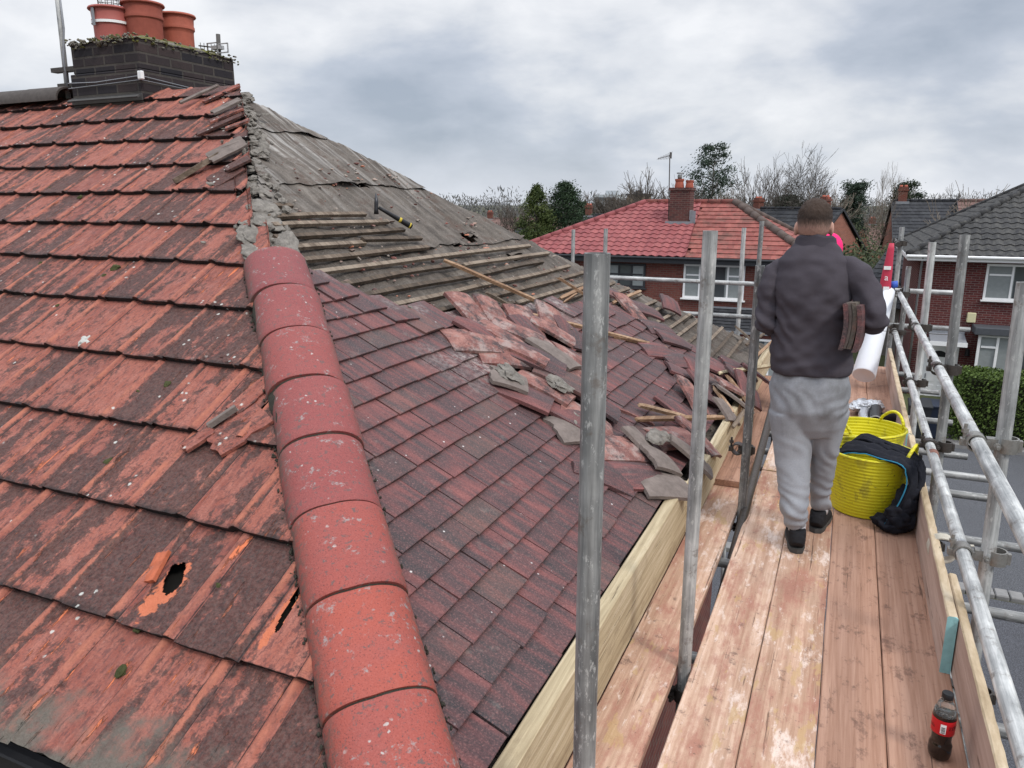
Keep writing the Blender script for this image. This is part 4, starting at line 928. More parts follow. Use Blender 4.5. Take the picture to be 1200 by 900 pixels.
def frag(x, y, w, L, rz, mat, label, h=.02, ry=0.0):
    m = MB(); m.ct = (rnd.random(), rnd.random(), rnd.random()); n = 5; vs = []
    for t_ in (1, 0):
        for j in range(n+1):
            for i in range(n+1): p, q = i/n-.5, j/n-.5; e = noise.noise((p*5+x, q*5, t_*0)); vs.append((w*(p+.14*e), L*(q+.12*noise.noise((q*6, p*6, y))), .014*t_+.004*e))
    N = (n+1)**2; a = lambda i, j: j*(n+1)+i
    fs = []
    for j in range(n):
        for i in range(n): q = (a(i, j), a(i+1, j), a(i+1, j+1), a(i, j+1)); fs += [q, tuple(N+k for k in q[::-1])]
    rim = [a(i, 0) for i in range(n)]+[a(n, j) for j in range(n)]+[a(i, n) for i in range(n, 0, -1)]+[a(0, j) for j in range(n, 0, -1)]
    fs += [(rim[k], N+rim[k], N+rim[(k+1) % len(rim)], rim[(k+1) % len(rim)]) for k in range(len(rim))]; m.add(vs, fs)
    o = m.build('tile_fragment', mat, None, False, True, label=label, cat='tile fragment', group='broken tile fragments by the hip'); o.matrix_world = onL(x, y, h) @ Matrix.Rotation(rz, 4, 'Z') @ Matrix.Rotation(ry, 4, 'Y')
frag(285, 510, .15, .22, -.5, M_LTF, 'cracked red tile corner wedged against the hip tiles, half way down', .025); frag(298, 468, .08, .20, -.3, M_LTF, 'narrow cracked red piece above the wedged corner, beside the hip tiles', .015, .1); frag(238, 522, .06, .12, -.5, M_LTF, 'small slipped red fragment left of the wedged corner', .03)
frag(290, 415, .12, .18, -.35, M_LTF, 'cracked tile end with an orange streak tucked against the hip tiles', .02)
frag(188, 670, .055, .11, .25, mat_plain('fresh_orange_break', (.40, .11, .055), .85, 0, .5, 30, .8), 'bright orange broken tile flap above the dark hole', .018, -.25)
GU = 'broken tile ends stacked along the bare upper hip'
rb = []
for (x, y, w, L, rz, ry) in ((271, 135, .10, .26, -.65, -.1), (270, 143, .09, .30, -.8, -.15), (262, 153, .05, .40, -.75, 0), (281, 152, .08, .2, -.9, -.2), (272, 186, .12, .3, -.6, .12), (283, 200, .09, .2, -.7, -.1), (268, 210, .12, .26, -.5, .15), (262, 114, .05, .34, -.72, 0), (238, 119, .04, .36, -.7, 0)):
    frag(x, y, w*1.1, L*.8, rz, M_LTF if len(rb) % 4 else M_GREYT, 'broken tile end jutting from the ragged upper hip below the chimney', rnd.uniform(.02, .06), ry); rb.append(1)
# moss cushions on the near slope, crumbs on the hip end
b = MB()
for (x, y, s_) in ((67, 674, .018), (100, 686, .022), (256, 690, .02), (144, 790, .022), (255, 758, .018), (165, 738, .02), (273, 603, .018), (164, 462, .018), (130, 543, .02), (198, 453, .022), (68, 361, .016), (137, 316, .03), (124, 325, .016), (210, 392, .012), (105, 302, .016), (50, 311, .022), (6, 384, .016), (118, 397, .012), (220, 495, .016), (238, 496, .014), (310, 597, .02), (95, 233, .02), (60, 222, .02), (180, 250, .02), (30, 195, .018)):
    M_ = onL(x, y, .012); sd = rnd.uniform(0, 40)
    rock(b, M_.translation, (s_*1.6, s_*1.6, s_*.9), sd, M_.to_3x3(), 2, .6)
o = b.build('moss', M_MOSS, None, False, kind='stuff'); o['label'] = 'small cushions of green moss dotted over the red tiles'; o['category'] = 'moss'
b = MB()
for k in range(1500):
    u = rnd.uniform(2.6, 8.0); v = rnd.uniform(1.3, 3.4)
    if u < u0(v)+.05 or u > u1(v)-.05 or v < vmax(u): continue
    if noise.noise((u*2.2, v*3, 4)) < .05 and rnd.random() < .82: continue
    s_ = rnd.uniform(.006, .022)*rnd.choice((.6, 1, 1, 1.5)); c = frR(u, v, -.04).translation; b.ct = (rnd.random(), rnd.random(), rnd.random())
    rock(b, c, (s_*rnd.uniform(1, 2), s_, s_*.7), rnd.uniform(0, 99), Matrix.Rotation(rnd.uniform(0, 3), 3, 'Z'), 1, .8)
nR = NT('broken_tile_crumbs', .9); tv_, r_, g_, b__ = nR.attr(); nR.col(nR.ramp(r_, [(0, (.09, .05, .045)), (.35, (.22, .09, .075)), (.6, (.26, .22, .19)), (.85, (.34, .29, .25)), (1, (.45, .17, .10))]))
o = b.build('rubble', nR.m, None, False, True, kind='stuff'); o['label'] = 'scattered crumbs of tile and mortar on the bare roofing felt'; o['category'] = 'rubble'
# the hammer
hm = empty('hammer', tuple(frR(*uvR(480, 270), .03).translation), 'black handled claw hammer lying on the roofing felt above the upper battens', 'hammer')
a = frR(*uvR(480, 270), .03).translation; c = frR(*uvR(437, 249), .05).translation; d = (c-a); HM2 = Matrix.Translation(-a)
m = MB(); pts = [a+d*k for k in (0, .12, .3, .5, .75, .93)]; m.path(pts, [.017, .019, .017, .015, .013, .011], 10); link('handle', m.mesh('handle', M_BLACK, True), hm, HM2)
m = MB(); m.path([a+d*.04, a+d*.07], [.0205, .0205], 10); m.path([a+d*.30, a+d*.36], [.0185, .017], 10); link('grip_band', m.mesh('grip_band', mat_plain('yellow_rubber', (.55, .42, .05), .6), True), hm, HM2)
m = MB(); up = Vector((.15, -.1, 1)).normalized(); sd = d.normalized().cross(up).normalized()
m.path([c-up*.05-sd*.01, c-up*.02, c+up*.02, c+up*.045+sd*.01, c+up*.075+sd*.04], [.017, .013, .014, .011, .003], 10); link('head', m.mesh('head', mat_plain('dark_steel', (.06, .06, .065), .4, .8), True), hm, HM2)

# ------------------------------------------------------------------ things on the deck
M_YEL = None
def mat_yellow():
    n = NT('yellow_flexible_plastic', .45, 0, .4); o = n.obj(); s = n.sep(o); c = n.mix(n.noise(o, 4, 3), (.62, .56, .012), (.76, .70, .03))
    sm = n.noise(n.map(o, (5, 5, 2.2)), 2, 6, .7); c = n.mix(n.step(sm, .54, .66, 0, .7), c, (.22, .19, .04)); c = n.mix(n.step(n.noise(o, 26, 5, .7), .64, .70, 0, .8), c, (.06, .05, .03))
    w = n.math('SINE', n.math('MULTIPLY', s[2], 330)); n.col(c); n.bump(w, .35, .003); return n.m
M_YEL = mat_yellow()
def bucket(x, y, label, rot=0.0, tilt=(0, 0), sq=1.0):
    t = empty('bucket', (x, y, .004), label, 'bucket', 'yellow flexible rubble buckets'); t.rotation_euler = (tilt[0], tilt[1], rot)
    H_, rb_, rt = .345, .165, .222; m = MB(); prof = []
    for k in range(15): p = k/14; prof.append((rb_+(rt-rb_)*p**.85, H_*p))
    pr = [(0, .0), (rb_*.7, .0), (rb_-.01, .0)]+prof+[(rt+.008, H_+.003), (rt+.006, H_+.010), (rt-.006, H_+.010)]+[(r-.006, z) for r, z in prof[::-1]]+[(rb_-.01, .006), (0, .006)]
    def sqz(r, z, an): return r*(1+.05*cos(2*an)*z/H_*sq)*(1+.012*sin(3*an+z*9))
    m.lathe(pr, 48, ridge=sqz); link('tub', autosmooth(m.mesh('tub', M_YEL, True), 40), t)
    for s_ in (0, pi):
        pts = [Vector((rt*cos(s_+a_)*1.03, rt*sin(s_+a_)*1.03, H_+.005+.075*cos(a_/.42*pi/2)**.8 if abs(a_) < .42 else H_-.01)) for a_ in [(-.42+.84*i/12) for i in range(13)]]
        m = MB(); m.path(pts, .0095, 8); link('handle', m.mesh('handle', M_YEL, True), t)
    return t
bucket(.205, 4.47, 'yellow bucket in front with a dark coat hanging out of it', .35+pi/2+.9); bucket(.19, 4.93, 'yellow bucket standing behind the one with the coat, smeared with dirt', .8, (0, 0))
# coat draped in and over the front bucket
M_COAT = mat_plain('dark_navy_cloth', (.010, .011, .017), .95, 0, .6, 60, .6); M_TRIM = mat_plain('blue_trim', (.03, .22, .36), .7)
ct = empty('coat', (.30, 4.40, .3), 'dark coat with bright blue trim draped over the front yellow bucket down to the deck', 'coat'); CM = Matrix.Translation((-.30, -4.40, -.3))
def ribbon(path, widths, thick, name, mat, wrink=.012, n=14, par=None):
    vs = []; rows = len(path); P = [Vector(p) for p in path]
    for k in range(rows):
        d = (P[min(k+1, rows-1)]-P[max(k-1, 0)]).normalized(); w = Vector(widths[k]); 
        N = d.cross(w).normalized()
        for i in range(n+1): q = i/n-.5; e = wrink*noise.noise((k*.7, q*5, 2))+wrink*.6*sin(q*17+k*.5); vs.append(P[k]+w*q+N*e)
    fs = [(k*(n+1)+i, k*(n+1)+i+1, (k+1)*(n+1)+i+1, (k+1)*(n+1)+i) for k in range(rows-1) for i in range(n)]
    # give it thickness
    me = mkmesh(name, vs, fs, mat, True); bm = bmesh.new(); bm.from_mesh(me); bmesh.ops.solidify(bm, geom=bm.faces[:], thickness=thick); bm.to_mesh(me); bm.free(); me.polygons.foreach_set('use_smooth', [True]*len(me.polygons))
    return link(name, me, ct, CM)
def spl(pts, n=24):
    P = [Vector(p) for p in pts]; P = [P[0]*2-P[1]]+P+[P[-1]*2-P[-2]]; out = []; m = len(P)-3
    for k in range(n+1):
        t = k/n*m; i = min(int(t), m-1); f = t-i; a, b_, c, d = P[i:i+4]
        out.append(.5*((2*b_)+(-a+c)*f+(2*a-5*b_+4*c-d)*f*f+(-a+3*b_-3*c+d)*f**3))
    return out
pa = spl([(.06, 4.50, .25), (.07, 4.46, .335), (.16, 4.42, .375), (.28, 4.36, .37), (.38, 4.32, .36), (.425, 4.27, .29), (.41, 4.24, .18), (.38, 4.22, .10), (.36, 4.2, .03)], 30)
wd = [Vector((.05, .20, .02))]*9+[Vector((.06, .21, 0))]*8+[Vector((.08, .20, 0))]*14; wd = [w.lerp(Vector((.13, .06, .02)), max(0, (k-16)/14)) for k, w in enumerate(wd)]
ribbon(pa, wd, .014, 'sleeve', M_COAT, .012)
pb = spl([(.10, 4.62, .28), (.16, 4.57, .385), (.27, 4.48, .385), (.38, 4.40, .37), (.44, 4.33, .33), (.445, 4.28, .22), (.42, 4.25, .12)], 26); ribbon(pb, [Vector((.03, .10, .01))]*27, .014, 'collar', M_COAT, .008)
m = MB(); m.path([p-w*.5+Vector((0, -.004, .006)) for p, w in zip(pa, wd)], .0035, 6); link('trim', m.mesh('trim', M_TRIM, True), ct, CM)
b = MB()
for c_, d_ in (((.37, 4.22, .07), (.17, .14, .17)), ((.33, 4.21, .04), (.17, .12, .09)), ((.40, 4.24, .16), (.12, .12, .17)), ((.36, 4.20, .11), (.12, .10, .12))): rock(b, c_, d_, rnd.uniform(0, 60), None, 4, .45)
b.v = [Vector((min(v.x, .445), v.y, max(v.z, .004))) for v in b.v]; link('body', b.mesh('body', M_COAT, True), ct, CM)
M_INSIDE = None
# cola bottle
bt = empty('bottle', (.405, 2.40, .003), 'part drunk plastic cola bottle with red label and black cap beside the near toe board', 'bottle')
def bprof(z):   # real silhouette of a 500 ml bottle
    K_ = [(0, .026), (.006, .031), (.02, .0335), (.045, .033), (.062, .0285), (.075, .0285), (.095, .0315), (.10, .0322), (.145, .0325), (.155, .0325), (.165, .031), (.185, .024), (.203, .0155), (.212, .0135)]
    for (a_, r1), (b_, r2) in zip(K_, K_[1:]):
        if a_ <= z <= b_: f = (z-a_)/(b_-a_); f = f*f*(3-2*f); return r1+(r2-r1)*f
    return .0135
def petal(r, z, an): return r*(1-.07*max(0, 1-z/.03)*abs(cos(2.5*an)))
ng = NT('clear_plastic', .08, 0, .5); ng.p.inputs['Transmission Weight'].default_value = .93; ng.p.inputs['Base Color'].default_value = (.85, .88, .86, 1); ng.p.inputs['IOR'].default_value = 1.2
m = MB(); m.lathe([(bprof(z_), z_) for z_ in [.155+.057*i/12 for i in range(13)]], 32); link('shoulder', m.mesh('shoulder', ng.m, True), bt)
nc = NT('dark_cola', .06, 0, .7); nc.p.inputs['Base Color'].default_value = (.008, .004, .003, 1)
m = MB(); m.lathe([(0, 0), (.02, 0)]+[(bprof(z_), z_) for z_ in [.155*i/36 for i in range(37)]]+[(.030, .157), (0, .157)], 40, ridge=petal); link('cola', autosmooth(m.mesh('cola', nc.m, True), 50), bt)
m = MB(); m.lathe([(.0334, .094), (.0337, .096), (.0337, .142), (.0334, .144)], 40); link('label', m.mesh('label', mat_plain('red_label_film', (.52, .012, .018), .3, 0, .1), True), bt)
m = MB(); m.lathe([(.0155, .206), (.0165, .208), (.0165, .224), (.0150, .226), (0, .226)], 24); m.lathe([(.0172, .203), (.0172, .206)], 24); link('cap', autosmooth(m.mesh('cap', M_BLACK, True), 40), bt)
m = MB()  # white barcode panel with bars, curved on the label, facing the camera
def patch(a0, a1, z0, z1, r, n=6):
    vs = []
    for i in range(n+1): a_ = a0+(a1-a0)*i/n; vs += [(r*cos(a_), r*sin(a_), z0), (r*cos(a_), r*sin(a_), z1)]
    return vs, [(2*i, 2*i+2, 2*i+3, 2*i+1) for i in range(n)]
F0 = -pi/2-.13
m.add(*patch(F0-.22, F0+.24, .101, .133, .0340)); link('barcode_panel', m.mesh('barcode_panel', M_WHITE), bt)
m = MB(); z_ = .103
while z_ < .124: h_ = rnd.choice((.0005, .0009, .0014)); m.add(*patch(F0-.15, F0+.17, z_, z_+h_, .0342)); z_ += h_+rnd.choice((.0006, .001))
link('barcode', m.mesh('barcode', M_BLACK), bt)
def curved_text(txt, size, a0, z0, r, mat, name, rot=0.0):
    cu = bpy.data.curves.new('t', 'FONT'); cu.body = txt; cu.size = size; cu.fill_mode = 'FRONT'; ob = bpy.data.objects.new('t', cu); C.objects.link(ob); dg = bpy.context.evaluated_depsgraph_get(); me = bpy.data.meshes.new_from_object(ob.evaluated_get(dg)); bpy.data.objects.remove(ob)
    bm = bmesh.new(); bm.from_mesh(me); bmesh.ops.subdivide_edges(bm, edges=[e for e in bm.edges if e.calc_length() > size*.2], cuts=2)
    for v in bm.verts: a_ = a0+v.co.x/r; v.co = Vector((r*cos(a_), r*sin(a_), z0+v.co.y))
    bm.to_mesh(me); bm.free(); me.materials.clear(); me.materials.append(mat); me.name = name; return me
link('lettering', curved_text('ZERO', .017, F0+.42, .116, .0341, M_BLACK, 'lettering'), bt); link('lettering', curved_text('cola', .016, F0-1.5, .112, .0341, M_BLACK, 'lettering'), bt)
# foil-silver pipe bits and black pipe on the deck beyond the buckets
M_FOIL = NT('crumpled_silver_foil', .28, .9, .5); M_FOIL.col((.62, .63, .65)); M_FOIL.bump(M_FOIL.noise(M_FOIL.obj(), 40, 5, .7), .9, .01); M_FOIL = M_FOIL.m
t = empty('silver_tube', (.22, 6.4, .04), 'short shiny foil wrapped tube lying along the deck beyond the buckets', 'tube'); TM = Matrix.Translation((-.22, -6.4, -.04))
m = MB(); pts = [Vector((.225+.01*sin(k), 5.98+.09*k, .042)) for k in range(11)]; m.path(pts, [.038+.003*noise.noise((k, 1, 1)) for k in range(11)], 18); link('tube_body', m.mesh('tube_body', M_FOIL, True), t, TM)
m = MB(); rock(m, (.20, 6.62, .065), (.17, .2, .09), 3, None, 4, .6); rock(m, (.29, 6.72, .06), (.16, .2, .08), 9, None, 4, .6); link('crumpled_foil', m.mesh('crumpled_foil', M_FOIL, False), t, TM)
t = empty('black_pipe', (.34, 6.35, .05), 'short black plastic pipe with an open round end beside the silver tube', 'pipe'); TM = Matrix.Translation((-.34, -6.35, -.05))
m = MB(); m.tube((.30, 6.22, .052), (.31, 6.62, .052), .047, 28, None, True, .008); link('pipe_body', autosmooth(m.mesh('pipe_body', M_BLACK, True), 40), t, TM); m = MB(); m.tube((.345, 6.36, .05), (.435, 6.40, .05), .044, 24, None, True, .008); link('pipe_branch', autosmooth(m.mesh('pipe_branch', M_BLACK, True), 40), t, TM)
m = MB(); m.lathe([(.047, 0), (.051, 0), (.051, .03), (.047, .03)], 28); me = m.mesh('pipe_collar', M_COUPL, True); link('pipe_collar', me, t, TM @ Matrix.Translation((.30, 6.235, .052)) @ Matrix.Rotation(pi/2, 4, 'X'))
# white membrane roll leaning on the end rail, with red printed wrapper
rb_ = atZ(1012, 440, .13); rt_ = atY(1040, 342, 8.45)
wr = empty('membrane_roll', tuple(rb_), 'white roll of roofing membrane with a red printed wrapper leaning at the far scaffold end', 'roll'); WM = Matrix.Translation(-rb_)
M_ROLL = mat_plain('white_membrane', (.70, .72, .76), .6, 0, .06, 6, .2)
q = (rt_-rb_).to_track_quat('Z', 'Y'); Lr = (rt_-rb_).length
m = MB(); n = 32; vs = []
for z_, r_ in ((.02, .001), (.0, .095), (.01, .104), (Lr, .07)):
    for i in range(n): a_ = 2*pi*i/n; vs.append(rb_+q @ Vector((r_*cos(a_), r_*sin(a_), z_)))
m.add(vs, [(k*n+i, k*n+(i+1) % n, (k+1)*n+(i+1) % n, (k+1)*n+i) for k in range(3) for i in range(n)]); link('roll_body', autosmooth(m.mesh('roll_body', M_ROLL, True), 50), wr, WM)
M_REDW = mat_plain('red_wrapper', (.50, .045, .085), .5, 0, .15, 9); pts = [atY(x, y, 8.40) for x, y in ((1037, 350), (1038, 330), (1040, 318), (1042, 305), (1044, 292), (1045, 285))]
m = MB(); wds = [.047, .050, .045, .036, .030, .022]; vs = []
for p, w in zip(pts, wds):
    for i in range(12): a_ = 2*pi*i/12; vs.append(p+Vector((cos(a_)*w, sin(a_)*w*.45, .0)))
m.add(vs, [(k*12+i, k*12+(i+1) % 12, (k+1)*12+(i+1) % 12, (k+1)*12+i) for k in range(5) for i in range(12)]+[tuple(range(60, 72))]); link('wrapper', m.mesh('wrapper', M_REDW, True), wr, WM)
m = MB()
for (x, y, w, h_) in ((1038.5, 338, 5.5, 3.5), (1040, 314, 6.5, 3.5)): p = atY(x, y, 8.372); m.box(p, (w*.0098, .004, h_*.0098))
link('white_print', m.mesh('white_print', M_WHITE), wr, WM)
cu = bpy.data.curves.new('t', 'FONT'); cu.body = 'a'; cu.size = .085; cu.extrude = .001; cu.align_x = 'CENTER'; ob = bpy.data.objects.new('t', cu); C.objects.link(ob); me = bpy.data.meshes.new_from_object(ob.evaluated_get(bpy.context.evaluated_depsgraph_get())); bpy.data.objects.remove(ob); me.materials.clear(); me.materials.append(M_WHITE); me.name = 'letter'
link('letter', me, wr, WM @ Matrix.Translation(atY(1038.5, 328.5, 8.365)) @ Matrix.Rotation(pi/2, 4, 'X'))
m = MB(); m.path([atY(1047, 330, 8.45), atY(1048, 337, 8.45)], [.04, .035], 10); link('blue_print', m.mesh('blue_print', mat_plain('blue_print', (.05, .12, .5), .5), True), wr, WM)
# ------------------------------------------------------------------ people
def remesh(mb, vox, name, mat, sm=2, disp=None):
    me = mkmesh('tmp', mb.v, mb.f); bm = bmesh.new(); bm.from_mesh(me); bmesh.ops.recalc_face_normals(bm, faces=bm.faces[:]); bm.to_mesh(me); bm.free()
    o = bpy.data.objects.new('tmp', me); C.objects.link(o); md = o.modifiers.new('r', 'REMESH'); md.mode = 'VOXEL'; md.voxel_size = vox; md.use_smooth_shade = True
    if sm: s_ = o.modifiers.new('s', 'SMOOTH'); s_.factor = .6; s_.iterations = sm
    out = bpy.data.meshes.new_from_object(o.evaluated_get(bpy.context.evaluated_depsgraph_get())); bpy.data.objects.remove(o); out.name = name; out.materials.clear(); out.materials.append(mat)
    if disp:
        nn = [v.normal.copy() for v in out.vertices]
        for v, n_ in zip(out.vertices, nn): v.co = v.co+n_*disp(v.co, n_)
    out.polygons.foreach_set('use_smooth', [True]*len(out.polygons)); return out
def loft(m, rings, n=20, sq=2.0):
    """rings: (centre, rx, ry[, axis]) perpendicular to the path unless flat"""
    vs = []; R_ = [(Vector(r[0]), r[1], r[2]) for r in rings]
    for k, (c, rx, ry) in enumerate(R_):
        d = (R_[min(k+1, len(R_)-1)][0]-R_[max(k-1, 0)][0]).normalized(); x = Vector((1, 0, 0)); x = (x-d*x.dot(d))
        if x.length < .2: x = Vector((0, 0, 1)); x = x-d*x.dot(d)
        x.normalize(); y = d.cross(x)
        for i in range(n):
            a_ = 2*pi*i/n; cx, sy = cos(a_), sin(a_); e = 2/sq; vs.append(c+x*rx*math.copysign(abs(cx)**e, cx)+y*ry*math.copysign(abs(sy)**e, sy))
    k = len(R_); m.add(vs, [(j*n+i, j*n+(i+1) % n, (j+1)*n+(i+1) % n, (j+1)*n+i) for j in range(k-1) for i in range(n)]+[tuple(range(n))[::-1], tuple(range((k-1)*n, k*n))])
def ell(m, c, r, R=None, n=3):
    bm = bmesh.new(); bmesh.ops.create_icosphere(bm, subdivisions=n, radius=1); m.add([Vector(c)+(R @ Vector((v.co.x*r[0], v.co.y*r[1], v.co.z*r[2])) if R else Vector((v.co.x*r[0], v.co.y*r[1], v.co.z*r[2]))) for v in bm.verts], [[v.index for v in f.verts] for f in bm.faces]); bm.free()
def fold(k, st):
    def f(p, n_): return k*(noise.noise((p.x*st[0], p.y*st[0], p.z*st[1]))+.55*noise.noise((p.x*st[0]*2.3+7, p.y*st[0]*2.3, p.z*st[1]*2.1)))
    return f
def mat_cloth(name, c, c2, sc=9, b=.5):
    n = NT(name, .95, 0, .15); o = n.obj(); f = n.noise(o, sc, 5, .6); g = n.noise(o, 260, 2, .6); n.col(n.mix(n.math('ADD', n.math('MULTIPLY', f, .7), n.math('MULTIPLY', g, .3)), c, c2)); n.bump(n.math('ADD', g, n.math('MULTIPLY', f, 2)), b, .003); return n.m
M_SKIN = mat_plain('skin', (.47, .27, .21), .55, 0, .12, 20, .15)
def mat_hair():
    n = NT('short_brown_hair', .85); o = n.obj(); z = n.sep(o)[2]; f = n.noise(n.map(o, (160, 160, 40)), 1, 3, .7); zz = n.math('ADD', z, n.math('MULTIPLY', n.math('SUBTRACT', f, .5), .05))
    n.col(n.ramp(n.step(zz, -.045, .075), [(0, (.44, .26, .205)), (.30, (.33, .20, .16)), (.52, (.11, .07, .055)), (.68, (.030, .020, .016)), (1, (.048, .031, .023))])); n.bump(f, .8, .006); return n.m
def hand(m, wrist, d, palm, s=1.0, curl=.5, thumb=1):
    """palm and five bent fingers. d: direction of the hand, palm: direction the palm faces"""
    wrist = Vector(wrist); d = Vector(d).normalized(); pn = Vector(palm); pn = (pn-d*pn.dot(d)).normalized(); sd = d.cross(pn)*thumb
    loft(m, [(wrist-d*.02, .026*s, .019*s), (wrist+d*.02, .031*s, .018*s), (wrist+d*.055, .041*s, .016*s), (wrist+d*.09, .040*s, .0135*s)], 14) if False else None
    for k in range(5): t_ = k/4; m.path([wrist-d*.01+sd*(t_-.5)*.035*s, wrist+d*.05*s+sd*(t_-.5)*.058*s, wrist+d*.092*s+sd*(t_-.5)*.066*s], [.016*s, .0145*s, .012*s], 8)
    for k, (off, L) in enumerate(((.036, .072), (.0125, .083), (-.0115, .078), (-.034, .062))):
        p = wrist+d*.088*s+sd*off*s; pts = [p-d*.02]; a_ = .15
        for seg in (.44, .32, .24): a_ += curl; p = p+(d*cos(a_)+pn*sin(a_))*L*seg*s; pts.append(p.copy())
        m.path(pts, [.0095*s, .0092*s, .0082*s, .0068*s], 8); ell(m, pts[-1], (.0068*s,)*3, None, 1)
    b0 = wrist+d*.025*s+sd*.025*s; p1 = b0+(sd*.75+d*.65+pn*.15).normalized()*.038*s; p2 = p1+(d*.8+sd*.25+pn*.5).normalized()*.031*s; p3 = p2+(d*.8-sd*.1+pn*.5).normalized()*.024*s
    m.path([b0, p1, p2, p3], [.0145*s, .0115*s, .0098*s, .0078*s], 8); ell(m, p3, (.0078*s,)*3, None, 1)
def head(m, c, s=1.0):
    c = Vector(c); ell(m, c+Vector((0, -.006, .018)), (.075*s, .094*s, .094*s)); ell(m, c+Vector((0, .022, -.035)), (.057*s, .066*s, .072*s)); ell(m, c+Vector((0, .05, -.083)), (.030*s, .028*s, .022*s)); ell(m, c+Vector((0, .074, .018)), (.045*s, .016*s, .012*s))
    ell(m, c+Vector((0, .092, -.018)), (.011*s, .018*s, .018*s), None, 2); ell(m, c+Vector((0, .085, .0)), (.0085*s, .014*s, .024*s), None, 2); ell(m, c+Vector((0, .078, -.052)), (.022*s, .011*s, .0055*s), None, 2); ell(m, c+Vector((0, .078, -.062)), (.018*s, .011*s, .006*s), None, 2)
    for q in (-1, 1):
        ell(m, c+Vector((q*.078*s, -.006, -.012)), (.0105*s, .021*s, .034*s), Matrix.Rotation(q*.25, 3, 'Z')); ell(m, c+Vector((q*.045, .05, -.022)), (.02, .025, .022)); m.tube(c+Vector((q*.076*s, -.004, -.01)), c+Vector((q*.06*s, .0, -.01)), .014*s, 8)
def man():
    X0, Y0 = -.075, 3.90
    root = empty('person', (X0, Y0, .003), 'man seen from behind in charcoal fleece and grey joggers, tiles under his right arm', 'person')
    L_ = lambda px, py, dy=0.0: atY(px, py, Y0+dy)-Vector((X0, Y0, .003))
    def ctr(y, xl, xr, dy=0.0): a_, b_ = L_(xl, y, dy), L_(xr, y, dy); return (a_+b_)/2, (b_.x-a_.x)/2
    # torso of the fleece from the outline
    m = MB(); rings = []
    for y, xl, xr, ry, dy in ((437, 902, 999, .145, .02), (430, 901, 1001, .150, .02), (415, 902, 1000, .145, .02), (392, 904, 998, .14, .02), (370, 907, 996, .135, .01), (345, 907, 998, .13, .0), (322, 907, 1000, .12, -.0), (306, 912, 996, .10, .0), (297, 922, 988, .082, .01), (290, 928, 984, .07, .02), (283, 933, 979, .06, .025)):
        c, r = ctr(y, xl, xr); c.y = dy; rings.append((c, r, ry))
    loft(m, rings, 32, 2.3)
    sh = {1: L_(999, 316), -1: L_(908, 316)}
    arms = {}; ms_ = {}
    # right arm: elbow out to the side, forearm forward and in under the tiles
    e1 = L_(1024, 372, -.02); e1.y = -.05; w1 = Vector((e1.x-.035, .17, e1.z-.035)); arms[1] = (sh[1], L_(1014, 338), e1, w1)
    e2 = L_(902, 378, 0); e2.y = -.02; e2.x = L_(901, 378).x; w2 = Vector((e2.x+.07, .22, e2.z+.03)); arms[-1] = (sh[-1], L_(901, 342), e2, w2)
    for q in (1, -1):
        a_, b_, e_, w_ = arms[q]; a_ = Vector((a_.x-q*.01, 0, a_.z)); b_ = Vector((b_.x, -.015, b_.z)); arms[q] = (a_, b_, e_, w_); inn = a_+Vector((-q*.10, 0, .012))
        k = .95 if q == 1 else .80
        ms_[q] = MB(); P = [inn, a_, (a_+b_)/2, b_, (b_+e_)/2, e_+Vector((q*.004, -.008, -.012)), e_.lerp(w_, .3), e_.lerp(w_, .65), w_]
        ms_[q].path(spl(P, 26), [(.05+.024*min(1, t/5)) * k if t < 5 else ((.074-.010*(t-5)/10) if t < 16 else (.064-.026*(t-16)/10))*k for t in range(27)], 18)
    def jf(p, n_):
        d = .009*noise.noise((p.x*7, p.y*7, p.z*15+p.x*9))+.004*noise.noise((p.x*18+3, p.y*18, p.z*28))
        k = max(0, 1-abs(p.z-.94)/.07); d += k*.009*sin(p.z*95+9*noise.noise((p.x*5, p.y*5, 1)))*(.4+noise.noise((p.x*4, 3, 2)))          # bunched at the hem
        for e_ in (arms[1][2], arms[-1][2]):
            r = (p-e_).length; 
            if r < .2: d += .010*(1-r/.2)*sin((p-e_).dot(Vector((.5, -.6, .7)))*110+4*noise.noise(p*8))
        dia = noise.noise(((p.x+p.z*.6)*5, p.y*4, (p.z-p.x)*15)); return d+.007*dia
    link('fleece', remesh(m, .0085, 'fleece', mat_cloth('dark_fleece', (.048, .042, .050), (.082, .073, .086)), 3, jf), root)
    for q in (1, -1): link('sleeve', remesh(ms_[q], .0085, 'sleeve', bpy.data.materials['dark_fleece'], 3, jf), root)
    # collar
    m = MB(); c, r = ctr(282, 932, 980); c.y = .02; vs = []; n = 40
    for zz, k, in ((-.035, 1.18), (-.01, 1.08), (.02, 1.02), (.032, 1.0), (.028, .95), (.0, .97), (-.035, 1.0)):
        for i in range(n): a_ = 2*pi*i/n; vs.append(c+Vector((r*k*cos(a_), .068*k*sin(a_)+.0, zz-.02+.018*sin(a_)*-1+.003*sin(a_*7))))
    m.add(vs, [(j*n+i, j*n+(i+1) % n, (j+1)*n+(i+1) % n, (j+1)*n+i) for j in range(6) for i in range(n)]); link('collar', m.mesh('collar', mat_cloth('fleece_collar', (.045, .040, .05), (.075, .068, .08)), True), root)
    # joggers
    hemz = ctr(440, 899, 1001)[0].z
    m = MB(); c1, r1 = ctr(436, 903, 998); c2, r2 = ctr(452, 899, 1000); c3, r3 = ctr(475, 900, 997); c4, r4 = ctr(495, 902, 992)
    for c_, dy in ((c1, .02), (c2, .01), (c3, .0), (c4, .02)): c_.y = dy
    loft(m, [(c1, r1*.93, .125), (c2, r2*.94, .135), (c3, r3*.95, .14), (c4, r4*.94, .125), (c4-Vector((0, 0, .06)), r4*.8, .09)], 32, 2.3)
